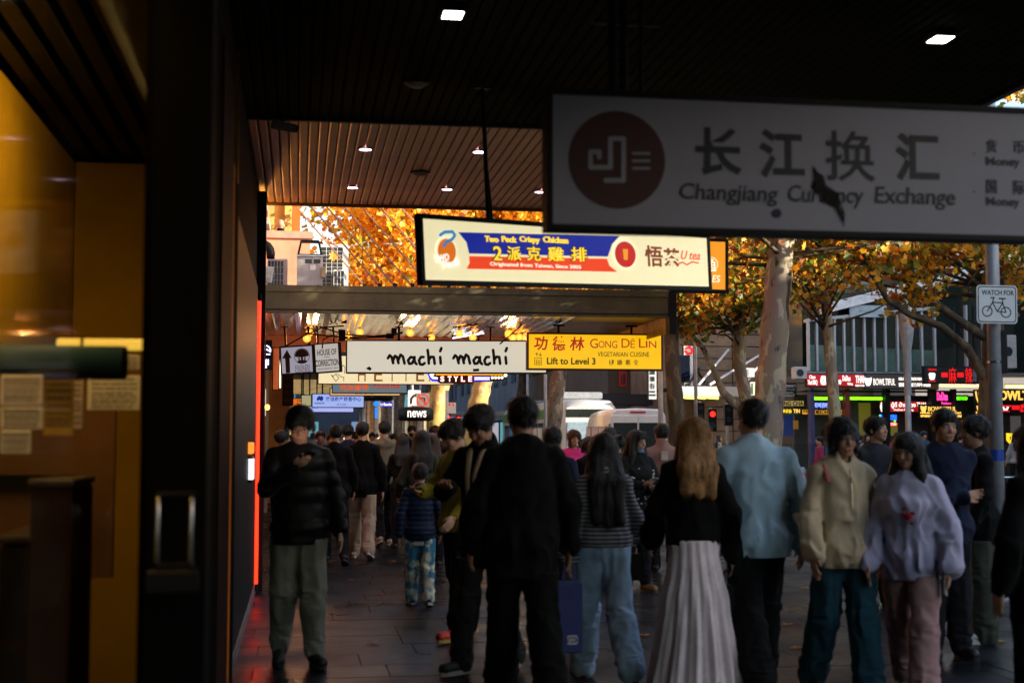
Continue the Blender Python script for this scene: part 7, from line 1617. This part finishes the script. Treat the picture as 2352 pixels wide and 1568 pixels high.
    if mask:
        Mf = Field(hc-.16, hc+.16, .007); Mf.ell(hw((0,-.062,-.052)), np.array([.058,.048,.045])*hs, .01, M=HR) if mask[0] == 'on' else Mf.ell(hw((0,-.050,-.112)), np.array([.050,.042,.024])*hs, .01, M=HR); V8,Q8 = Mf.mesh(); np_mesh('face_mask', V8*s, Q8, cloth('mask_'+mask[1], {'black':(.012,.012,.013),'blue':(.05,.25,.45)}[mask[1]]), t)
    for e in extras:
        if e == 'headphones':
            m = MB(); pts = [S_w((.092*math.cos(a), .012, .02+.118*math.sin(a))) for a in np.linspace(-.1, math.pi+.1, 13)]; m.tube(pts, .008, 6); ob = att('headphones', m, mat('headphone_black',(.02,.022,.022),rough=.35), True)
            for sx in (-1,1): MB().ball(S_w((sx*.092,.010,-.012)), .034*s, 8, (.5,.85,1.1)).build('ear_cup', mat('headphone_cup',(.05,.065,.06),rough=.3), ob, smooth=True)
        if e == 'sunglasses_up':
            m = MB()
            for sx in (-1,1): m.ball(S_w((sx*.032,-.075,.105)), .024*s, 6, (1.1,.45,.6))
            m.tube([S_w((-.06,-.07,.10)), S_w((.06,-.07,.10))], .003, 5); att('sunglasses', m, mat('lens_dark',(.01,.01,.012),rough=.08))
        if e == 'cap':
            m = MB(); m.ball(S_w((0,.02,.065)), .098*s, 10, (.92,1.05,.72)); m.tube([S_w((0,-.05,.075)), S_w((0,-.15,.055))], [.07*s,.05*s], 10, flat=.15); att('cap', m, cloth('cap_black',(.012,.012,.012)), True)
        if isinstance(e, tuple) and e[0] == 'strap':   # bag strap across the back
            sx = e[1]; m = MB(); m.tube([tuple(U_(p)*s) for p in ((sx*.12,-.10,1.25),(sx*.115,.0,1.475),(sx*.08,.12,1.38),(0,.14,1.20),(-sx*.14,.12,.98))], .014, 6, flat=.5); att('strap', m, black_m)
        if isinstance(e, tuple) and e[0] == 'zip':
            m = MB(); m.tube([tuple(U_((0,-.105-.0,1.44))*s), tuple(U_((0,-.135,1.36))*s), tuple(U_((0,-.14,1.20))*s)], .004*s, 5); att('zip', m, steel)
        if isinstance(e, tuple) and e[0] == 'patch':
            p = U_(e[1]); w, h_ = e[2]; m = MB(); m.bevbox(p[0]*s-w/2, p[0]*s+w/2, p[1]*s-.006, p[1]*s+.006, p[2]*s-h_/2, p[2]*s+h_/2, .002); att('patch', m, e[3])
    t['_h'] = 1
    out = {'t': t, 's': s, 'arm': arm, 'hd': handdir, 'leg': leg, 'hw': hw, 'hc': hc, 'U': U_, 'dz': dz}
    del t['_h']
    return out
def to_world(P, p):
    """local point of a person to the world"""
    v = Vector(tuple(np.array(p, float)*P['s'])); return P['t'].location + Matrix.Rotation(P['t'].rotation_euler.z, 3, 'Z') @ v
def phone_in(P, side, label, lit=False, tilt=55, w=.073, h=.15):
    el, wr = P['arm'][side]; hd_, n_ = P['hd'][side]; c = wr+hd_*.10+np.array([0,0,.02])
    n_ = n_-(n_@hd_)*hd_; n_ /= np.linalg.norm(n_); c = wr+hd_*.095+n_*.024
    side_ = np.cross(hd_, n_); M = Matrix((Vector(side_), Vector(-n_), Vector(hd_))).transposed()
    if M.determinant() < 0: M = Matrix((Vector(-side_), Vector(-n_), Vector(hd_))).transposed()
    rot = (Matrix.Rotation(P['t'].rotation_euler.z, 3, 'Z') @ M).to_euler()
    t = thing('mobile_phone', label, 'phone', to_world(P, c), rot=tuple(rot)); MB().bevbox(-w/2,w/2,-.004,.004,-h*.45,h*.55,.003).build('case', mat('phone_case',(.35,.33,.30),rough=.3) if lit == 'pale' else black_m, t)
    MB().box(-w/2+.004,w/2-.004,-.0052,-.0045,-h*.45+.006,h*.55-.006).build('screen', glow('phone_screen',(1,.75,.6),9) if lit is True else mat('phone_glass',(.01,.01,.012),rough=.05), t); return t

blk = dict(col=(.0035,.0035,.004), name='black_cloth')
# 1 man with phone, glasses and headphones
P1 = person('man in glasses and headphones reading a phone in grey joggers', 690, 9.9, 1.76, face=8, hair=('mop','black'), top=dict(col=(.005,.005,.005), name='black_puffer', hem=.82, fat=1.28, puff=.11, cuff=.05, hood=True, rough=.45), legs=dict(col=(.20,.205,.17), name='grey_green_joggers', kind='jogger'), shoes=dict(boot=True),
    arms={'R': ('hold', (-.07,-.27,1.345), (-.9,.3,-.9), (.55,-.55,.45), (.1,.25,.95)), 'L': ('hang', -4, 25)}, head=(-8,19), vox=.0075, build=1.04, glasses=True, extras=('headphones',), seed=3, stance=('walk',.4), skin='light')
phone_in(P1, 'R', 'phone held up by the man with headphones', True)
# 2 child in navy puffer
person('small boy in a navy quilted jacket and blue tie dye trousers', 966, 13.5, 1.30, face=180, hair=('short','black'), top=dict(col=(.010,.022,.06), name='navy_quilt', hem=.80, fat=1.22, puff=.062, hood=True, cuff=.05, rough=.5, under=True), legs=dict(col=(.04,.20,.34), name='tie_dye', kind='straight', tie=(.62,.66,.55)), shoes=dict(col=(.03,.03,.035), name='child_shoe', sole=(.45,.42,.38)), arms={'R':('hang',6,10),'L':('hang',-6,10)}, vox=.009, seed=5, stance=('walk',.35))
# 3 black top, beige trousers walking away
person('man in a black top and pale beige trousers walking away', 833, 18.8, 1.80, face=176, hair=('short','black'), top=dict(blk, hem=.80, fat=1.2), legs=dict(col=(.40,.30,.22), name='beige_trousers', kind='straight'), shoes=dict(col=(.55,.42,.36), name='pale_shoe', sole=(.6,.55,.5)), stance=('walk',.8), vox=.013, seed=7)
# 4 olive hoodie
person('man in a light olive hooded jumper with hands in front', 884, 21, 1.84, face=185, hair=('short','black'), top=dict(col=(.22,.19,.13), name='olive_hoodie', hem=.88, fat=1.3, hood=True), legs=dict(kind='slim'), shoes=dict(col=(.4,.3,.2), name='tan_shoe', sole=(.5,.45,.4)), stance=('walk',-.8), arms={'R':('hold',(-.12,-.22,1.1)),'L':('hold',(.12,-.22,1.1))}, vox=.014, seed=9)
person('person in black with tied hair left of the black topped man', 772, 18, 1.74, face=182, fem=True, hair=('bun','black'), top=dict(blk, hem=.78, fat=1.25), stance=('walk',.6), vox=.014, seed=11)
person('person with short dark hair and navy collar behind the tied hair', 800, 22, 1.78, face=178, hair=('short','black'), top=dict(col=(.015,.02,.045), name='navy_cloth', fat=1.1), vox=.016, seed=12)
# 6 olive jacket woman and brown sleeve person
person('long haired woman in a dark olive jacket beside the small boy', 968, 16.2, 1.64, face=184, fem=True, hair=('long','black'), top=dict(col=(.045,.055,.035), name='olive_jacket', hem=.80, fat=1.25), stance=('walk',.4), vox=.011, seed=13)
person('person in a rusty brown coat just right of the olive jacket', 992, 17.6, 1.62, face=176, fem=True, hair=('long','brown'), top=dict(col=(.28,.12,.025), name='rust_coat', hem=.70, fat=1.25), vox=.014, seed=14)
# 7 yellow black jacket, phone
P7 = person('person in a yellow and black jacket looking down at a phone', 1052, 11.2, 1.70, face=-62, hair=('mop','black'), top=dict(col=(.30,.24,.02), name='mustard_jacket', hem=.85, fat=1.15), legs=dict(kind='slim'), shoes=dict(col=(.55,.04,.01), name='red_sneaker', sole=(.5,.35,.1)), arms={'R':('hold',(-.08,-.30,1.17),(-.8,.3,-.8),(.3,-.9,.1),(0,.2,.97)),'L':('hang',8,40)}, head=(0,30), vox=.009, seed=15, stance=('walk',.4))
phone_in(P7, 'R', 'dark phone held by the person in yellow and black')
P8 = person('man with a pale collar looking down beside the big dark jacket', 1112, 9.6, 1.77, face=-40, hair=('mop','black'), top=dict(col=(.004,.004,.0045), name='black_coat', hem=.72, fat=1.25, collar=True), legs=dict(col=(.03,.03,.028), name='dark_trousers', kind='straight'), shoes=dict(col=(.02,.022,.025), name='dark_sneaker', sole=(.45,.42,.35)), arms={'R':('hold',(-.08,-.30,1.22),(-.8,.3,-.8),(.35,-.85,.1),(0,.2,.97)),'L':('hold',(.12,-.22,1.02))}, head=(0,32), vox=.008, seed=17, skin='tan', stance=('walk',-.5))
m = MB(); U = P8['U']; s_ = P8['s']
for sx in (-1,1): m.tube([tuple(U((sx*.062,-.03,1.50))*s_), tuple(U((sx*.05,-.10,1.44))*s_), tuple(U((sx*.03,-.155,1.30))*s_), tuple(U((sx*.03,-.16,1.02))*s_)], [.022,.026,.022,.012], 8, flat=.5)
m.build('cream_lapel', cloth('cream_cloth',(.52,.42,.26)), P8['t'], smooth=True)
# 9 the big man in black seen from behind
P9 = person('big man in a plain black jacket seen from behind, centre', 1200, 8.55, 1.80, face=186, hair=('crop','black'), top=dict(col=(.0025,.0025,.003), name='jet_jacket', hem=.72, fat=1.30, fold=1.3, cuff=.052), legs=dict(col=(.0025,.0025,.0025), name='jet_trousers', kind='wide'), arms={'R':('hang',-2,14),'L':('hang',4,10)}, vox=.0075, build=1.12, seed=19, skin='tan', stance=('walk',.6))
# 10 striped jumper woman
P10 = person('woman in a grey striped hooded jumper and light blue jeans', 1384, 9.3, 1.61, face=182, fem=True, hair=('verylong','black'), top=dict(col=(.30,.31,.34), name='grey_stripe', hem=.97, fat=1.42, hood=True, stripes=((.045,.05,.07), .026), cuff=.06, under=True), legs=dict(col=(.34,.50,.70), name='light_denim', kind='wide', vary=.25), shoes=dict(col=(.42,.16,.17), name='pink_shoe', sole=(.10,.05,.05)), arms={'R':('hang',12,45),'L':('hang',-8,18)}, vox=.0078, seed=21, stance=('walk',.9))
# 11 brown haired woman, black jacket, long skirt
P11 = person('woman with golden brown hair, black jacket and long pale skirt', 1590, 8.75, 1.67, face=172, fem=True, hair=('long','darkblonde'), top=dict(col=(.004,.004,.0045), name='black_jacket', hem=.95, fat=1.40, cuff=.055), legs=dict(col=(.80,.70,.74), name='pale_pink_skirt', kind='skirt', part='skirt'), arms={'R':('hang',-6,20),'L':('hang',14,30)}, head=(22,0), vox=.0075, seed=23, stance=('walk',.5))
# 12 blue jumper man
P12 = person('man in a pale blue jumper and black trousers seen from behind', 1730, 8.9, 1.80, face=184, hair=('crop','black'), top=dict(col=(.40,.57,.70), name='pale_blue_jumper', hem=.82, fat=1.40, fold=1.6, cuff=.05), legs=dict(col=(.008,.008,.009), name='black_wide_trousers', kind='wide'), shoes=dict(col=(.5,.48,.42), name='cream_shoe', sole=(.5,.48,.44)), arms={'R':('hang',-8,14),'L':('hang',8,22)}, vox=.0075, build=1.10, seed=25, skin='light', stance=('walk',-.7), head=(8,4))
# 13 cream jacket facing us
P13 = person('smiling person in a cream half zip fleece and dark teal jeans', 1930, 8.7, 1.67, face=6, hair=('mid','black'), top=dict(col=(.58,.46,.30), name='cream_fleece', hem=.82, fat=1.24, fold=1.6, collar=True, cuff=.05), legs=dict(col=(.02,.065,.09), name='teal_jeans', kind='wide'), arms={'R':('hang',6,16),'L':('hang',-6,16)}, head=(0,4), vox=.0075, seed=27, skin='tan', extras=(('zip',),), stance=('walk',.6))
m = MB(); m.tube([tuple(P13['U']((-.135,-.03,1.47))*P13['s']), tuple(P13['U']((-.15,-.12,1.36))*P13['s'])], .014, 6, flat=.5); m.build('bag_strap', cloth('pink_strap',(.45,.12,.12)), P13['t'])
# 14 lavender sweatshirt woman
P14 = person('woman with long dark hair in a lilac white sweatshirt with red emblem', 2085, 8.6, 1.60, face=-35, fem=True, hair=('verylong','black'), top=dict(col=(.46,.43,.58), name='lilac_sweatshirt', hem=.80, fat=1.36, fold=1.7, cuff=.06), legs=dict(col=(.36,.21,.20), name='dusty_pink_trousers', kind='wide'), arms={'L':('hang',0,14),'R':('hang',4,20)}, head=(-14,6), vox=.0075, seed=29, skin='tan', stance=('walk',.75))
m = MB(); c_ = P14['U']((.02,-.175,1.22))*P14['s']; 
for (dx,dz_,rr_) in ((0,0,.026),(.03,.02,.014),(-.03,.015,.013),(.02,-.04,.014),(-.02,.045,.012)): m.ball((c_[0]+dx, c_[1], c_[2]+dz_), rr_, 6, (1,.35,.7))
m.build('emblem', cloth('emblem_red',(.45,.02,.03)), P14['t'], smooth=True)
phone_in(P14, 'L', 'pale phone carried low by the woman in lilac', 'pale')
# 15 man with folded arms
P15 = person('man in a dark navy jacket standing with folded arms', 2165, 10.3, 1.76, face=-2, hair=('short','black'), top=dict(col=(.010,.014,.035), name='dark_navy', hem=.80, fat=1.25), legs=dict(kind='straight'), arms={'R':('hold',(.06,-.20,1.14),(-.9,.2,-.6),(.9,.25,.15),(0,-1,.1)),'L':('hold',(-.13,-.24,1.10),(.9,.2,-.6),(-1,0,.1),(0,-1,.1))}, head=(4,2), vox=.008, build=1.08, seed=31, skin='tan')
# 16 young man looking right
person('young man in a dark hooded jacket looking up to the right', 2012, 13.4, 1.76, face=12, hair=('short','black'), top=dict(col=(.03,.03,.035), name='charcoal_jacket', fat=1.2, hood=True), legs=dict(kind='straight'), head=(22,-8), vox=.009, seed=33, skin='tan', arms={'R':('hang',2,14),'L':('hold',(.10,-.22,1.38),(.8,.2,-.8),(-.2,-.3,.9),(0,-1,0))})
# 17 person in black near pole with raised hand, white sneakers
P17 = person('person in black by the grey pole with one hand raised', 2238, 11.1, 1.72, face=-100, hair=('mop','black'), top=dict(blk, hem=.76, fat=1.3), legs=dict(col=(.05,.055,.04), name='dark_green_trousers', kind='wide'), shoes=dict(col=(.62,.60,.58), name='white_sneaker', sole=(.6,.58,.55), swoosh=True), arms={'R':('hold',(-.16,-.22,1.42),(-.8,.2,-.8),(.0,-.3,.95),(0,-1,0)),'L':('hang',6,20)}, vox=.0085, seed=35, skin='brown')
# 18 right edge silhouette
person('dark dressed person cut off by the right edge of the view', 2375, 7.0, 1.62, face=200, fem=True, hair=('bob','black'), top=dict(col=(.005,.005,.005), name='jet_jacket', hem=.72, fat=1.5), arms={'R':('hang',2,14),'L':('hang',-3,16)}, vox=.011, seed=37)
# 19 woman with mask under chin
P19 = person('woman with a blue mask under her chin and sunglasses on her hair', 1462, 14.7, 1.64, face=14, fem=True, hair=('long','black'), top=dict(col=(.012,.014,.014), name='black_plaid', hem=.80, fat=1.25), legs=dict(kind='slim'), shoes=dict(col=(.2,.1,.03), name='brown_shoe', sole=(.1,.08,.06)), head=(18,2), mask=('chin','blue'), extras=('sunglasses_up',), vox=.0088, seed=39, arms={'R':('hold',(-.06,-.28,1.16),(-.8,.3,-.8),(.4,-.7,.3),(0,.2,.97)),'L':('hold',(.08,-.24,1.10),(.8,.3,-.8),(-.5,-.7,.2),(0,.2,.97))})
m = MB(); rr_ = random.Random(2); s_ = P19['s']
for i in range(26): p = P19['U']((rr_.uniform(-.16,.16), -.128-.01*rr_.random(), rr_.uniform(.95,1.36))); m.box(p[0]*s_-.010, p[0]*s_+.010, p[1]*s_-.006, p[1]*s_, p[2]*s_-.006, p[2]*s_+.006)
ob = m.build('white_check', cloth('white_shirt',(0,0,0)), P19['t']); ob['kind'] = 'stuff'
phone_in(P19, 'R', 'phone held by the woman with sunglasses on her hair', 'pale')
# 20 man in pinkish brown jacket
P20 = person('man in a dusty pink brown jacket with a square back patch', 1520, 17.0, 1.73, face=178, hair=('crop','black'), top=dict(col=(.30,.17,.15), name='dusty_pink_jacket', fat=1.25, collar=True), head=(6,8), vox=.011, seed=41, extras=(('patch',(.0,.128,1.38),(.085,.105),mat('patch_cream',(.55,.45,.32))),))
# 21 red haired woman pink top
person('smiling woman with auburn hair in a bright pink top', 1318, 20.0, 1.68, face=-4, fem=True, hair=('bob','auburn'), top=dict(col=(.62,.04,.20), name='bright_pink', fat=1.1, sleeve=.1), head=(6,0), vox=.010, seed=43, arms={'L':('hold',(.10,-.25,1.15)),'R':('hang',4,14)})
person('man with short black hair between the auburn and masked women', 1400, 18.0, 1.70, face=166, hair=('short','black'), top=dict(blk, fat=1.1), head=(-25,0), vox=.012, seed=45)
person('dark haired woman with a pale tote strap behind the masked woman', 1418, 16.2, 1.60, face=190, fem=True, hair=('bun','black'), top=dict(blk, fat=1.2), vox=.012, seed=47, extras=())
person('woman in black in front of the auburn haired woman', 1352, 17.2, 1.58, face=200, fem=True, hair=('mid','black'), top=dict(blk, fat=1.2), vox=.012, seed=48)
person('man in a navy top bending behind the big black jacket', 1268, 12.4, 1.66, face=170, hair=('short','black'), top=dict(col=(.02,.025,.045), name='navy_cloth', fat=1.15), vox=.011, seed=49, lean=.12)
# 23.. distant faces
person('young man with tousled black hair facing the camera near the golden trunk', 1000, 25, 1.78, face=4, hair=('mop','black'), top=dict(col=(.02,.02,.022), name='charcoal_jacket', fat=1.15, collar=True), head=(8,2), vox=.011, seed=51)
P23 = person('blonde woman in a white tee shirt under a black jacket', 1036, 24.5, 1.69, face=6, fem=True, hair=('bob','platinum'), top=dict(blk, fat=1.15), head=(8,2), vox=.011, seed=53, arms={'R':('hold',(-.10,-.30,1.10)),'L':('hold',(.12,-.28,1.12))})
m = MB(); U = P23['U']; m.prism([(-.055,1.44),(.055,1.44),(.04,1.12),(-.04,1.12)], -.150, -.132); m.build('tee_front', cloth('white_shirt',(0,0,0)), P23['t'])
p = to_world(P23, (-.0,-.42,1.12)); t = thing('magazine', 'magazine with a red and white cover held by the blonde woman', 'magazine', p, .1); MB().bevbox(-.15,.15,0,.012,-.15,.06,.003).build('pages', mat('mag_red',(.5,.04,.02)), t); MB().box(-.14,.14,-.003,-.0005,-.04,.05).build('cover_band', mat('mag_navy',(.02,.02,.05)), t); m = MB(); put_text(m, Face((0,0,0)), 'ER', -.12,.04,.10,-.03,.003,-.0035,px=False,bold=.03); m.build('lettering', white_paint, t)
person('tall man wearing a black face mask near the news kiosk', 946, 30, 1.84, face=0, hair=('short','black'), top=dict(blk, fat=1.1), mask=('on','black'), head=(4,0), vox=.013, seed=55, skin='tan')
person('woman with a round lit face between the hoodie and the masked man', 905, 28, 1.66, face=-4, fem=True, hair=('bob','black'), top=dict(blk, fat=1.1), vox=.013, seed=57)
for i, (px, d_, H_, fc, hr, tc, lb, sk_) in enumerate(((737,24,1.70,0,('short','black'),(.01,.01,.01),'dark man facing us left of the bespectacled man','brown'), (762,25,1.66,10,('short','brown'),(.02,.02,.025),'man with glasses lit orange in the crowd on the left','light'),
    (928,26,1.66,180,('short','black'),(.01,.01,.01),'short haired walker just left of the masked man','tan'), (925,20.5,1.60,182,('long','black'),(.008,.008,.01),'long haired walker in black behind the boy','light'), (962,30,1.62,0,('mid','black'),(.02,.02,.02),'person with a fringe just right of the masked man','light'),
    (1022,31,1.74,170,('crop','black'),(.03,.10,.05),'person in green behind the tousled haired man','tan'), (650,17.5,1.66,120,('short','black'),(.13,.11,.02),'person in a mustard olive hood at the left shop wall','tan'), (700,30,1.7,180,('short','black'),(.02,.02,.02),'walker far back beneath the lilac sign','light'),
    (820,30,1.72,178,('short','brown'),(.35,.2,.12),'walker with a pale cap beyond the black topped man','light'), (856,34,1.72,0,('short','black'),(.05,.05,.06),'walker facing us under the property sign','light'), (675,22,1.62,150,('bun','black'),(.2,.07,.02),'crouching forward person in brown by the menu light','tan'))):
    person(lb, px, d_, H_, face=fc, hair=hr, skin=sk_, top=dict(col=tc, name='crowd_cloth_%d'%i, fat=1.15, hood=(i == 6)), vox=.015, seed=60+i, fem=hr[0] in ('long','bun','mid'), glasses=(i == 1), extras=('cap',) if i == 8 else ())
# the far crowd and people across the road, few pixels each
far_cols = [(.02,.02,.03),(.35,.33,.32),(.45,.05,.15),(.05,.12,.2),(.12,.10,.08),(.03,.03,.03),(.25,.3,.32)]
rr_ = random.Random(12); protos = []
for i in range(5):
    Pq = person('x', 700, 44, 1.70+.03*i, face=(180 if i % 2 else 0), hair=(['short','long','mop','mid','crop'][i],'black'), top=dict(col=far_cols[i], name='far_cloth_%d'%i, fat=1.15), vox=.024, seed=90+i, stance=('walk',.6 if i % 2 else -.6), fem=i in (1,3)); protos.append(Pq['t'])
sp_ = [(668,44),(684,52),(702,60),(720,48),(745,55),(766,46),(790,60),(812,50),(835,44),(868,57),(655,66),(690,72),(730,68),(780,75),(878,68),(930,66),(975,62),(1040,68),(1062,72),(1120,66),(1600,50),(1650,56),(1880,40.5),(1903,41),(1944,40),(1972,41.5),(1990,40),(2060,41),(2120,40),(2160,41.5),(2205,40.5),(2330,41),(1740,47),(1700,49)]
where = ['far walker %s']
desc = ['left of all beside the wall lamp','in dark under the blank sign','below the lilac sign left end','under the pale blue sign corner','in the crowd gap by the dark pillar','behind the phone reader head','beyond the tied hair','just beyond the black topped man','near the brown trunk','beside the street name sign','deep on the left side','deep by the curry sign','deep below the lanzhou sign','deep beside the pillar','deep left of the turn sign','left of the news kiosk','right of the news kiosk','beside the timetable pole','under the tram stop lights','before the green tram','crossing behind the white van','crossing beside the red pedestrian light','in the arcade by the purple post','right beside the purple post walker','with pale hair before the yellow fascia','in the arcade by the red post','under the green tubes','by the second dark post','under the second red thai sign','below the pink script sign','under the gold noodle sign','at the far right doorway','beside the silver car','left of the silver car']
for i, (px, d_) in enumerate(sp_):
    src = protos[i % 5]; g = ground(px, d_)
    if i < 5: o = src
    else: o = copy_tree(src)
    o.location = g if g.x < 7.6 or g.x > 15.6 else g+Vector((0,0,-.12)); o.rotation_euler = (0,0,math.radians(rr_.choice([0,180,10,170,90,-90] if px > 1500 else [0,180,5,175])))
    o['label'] = 'small distant walker '+desc[i]; o['group'] = 'distant people in the street'
# bald man on the roof terrace
gp = atY(644, 540, 28.5); person('bald man in black seen over the parapet above the canopy', 0, 0, 1.76, face=182, hair=('bald','bald'), top=dict(blk, fat=1.1, collar=True), vox=.011, seed=99, base=Vector((gp.x, 28.5, T3+.30)), skin='tan', group='people above the canopy')
MB().box(-.65,.3,28.1,28.9,T3,T3+.30).build('terrace_step', conc, fl)
# bags
def bag(label, P, side, w, h_, dpt, colr, nm, name='shopping_bag', drop=.08, txt=None, rz=0):
    el, wr = P['arm'][side]; hd_, _n = P['hd'][side]; p = to_world(P, wr+hd_*.10); t = thing(name, label, 'bag', (p.x, p.y, p.z-drop-h_), rz); bm_ = cloth(nm, colr, rough=.6); MB().bevbox(-w/2,w/2,-dpt/2,dpt/2,0,h_,.008).build('bag_body', bm_, t)
    m = MB()
    for y in (-dpt/2+.01, dpt/2-.01): m.tube([(-w*.25,y,h_-.005),(-w*.2,y*.3,h_+drop*.8),(0,0,h_+drop),(w*.2,y*.3,h_+drop*.8),(w*.25,y,h_-.005)], .005, 6)
    m.build('handle', bm_, t)
    if txt: m = MB(); put_text(m, Face((0,0,0)), txt, -w*.12, h_*.25, w*.30, h_*.12, .003, -dpt/2-.001, px=False); m.build('lettering', white_paint, t)
    return t
bag('blue paper shopping bag hanging between the black jacket and jeans', P9, 'R', .15, .42, .10, (.04,.05,.16), 'bag_blue', txt='SEED', drop=.12)
bag('black shoulder bag between the long skirt and the pale blue jumper', P11, 'R', .24, .22, .10, (.008,.008,.008), 'bag_black', name='shoulder_bag', drop=.10)
bag('black handbag at the right hip of the striped jumper woman', P10, 'L' if False else 'R', .20, .18, .09, (.008,.008,.008), 'bag_black', name='handbag', drop=.06)
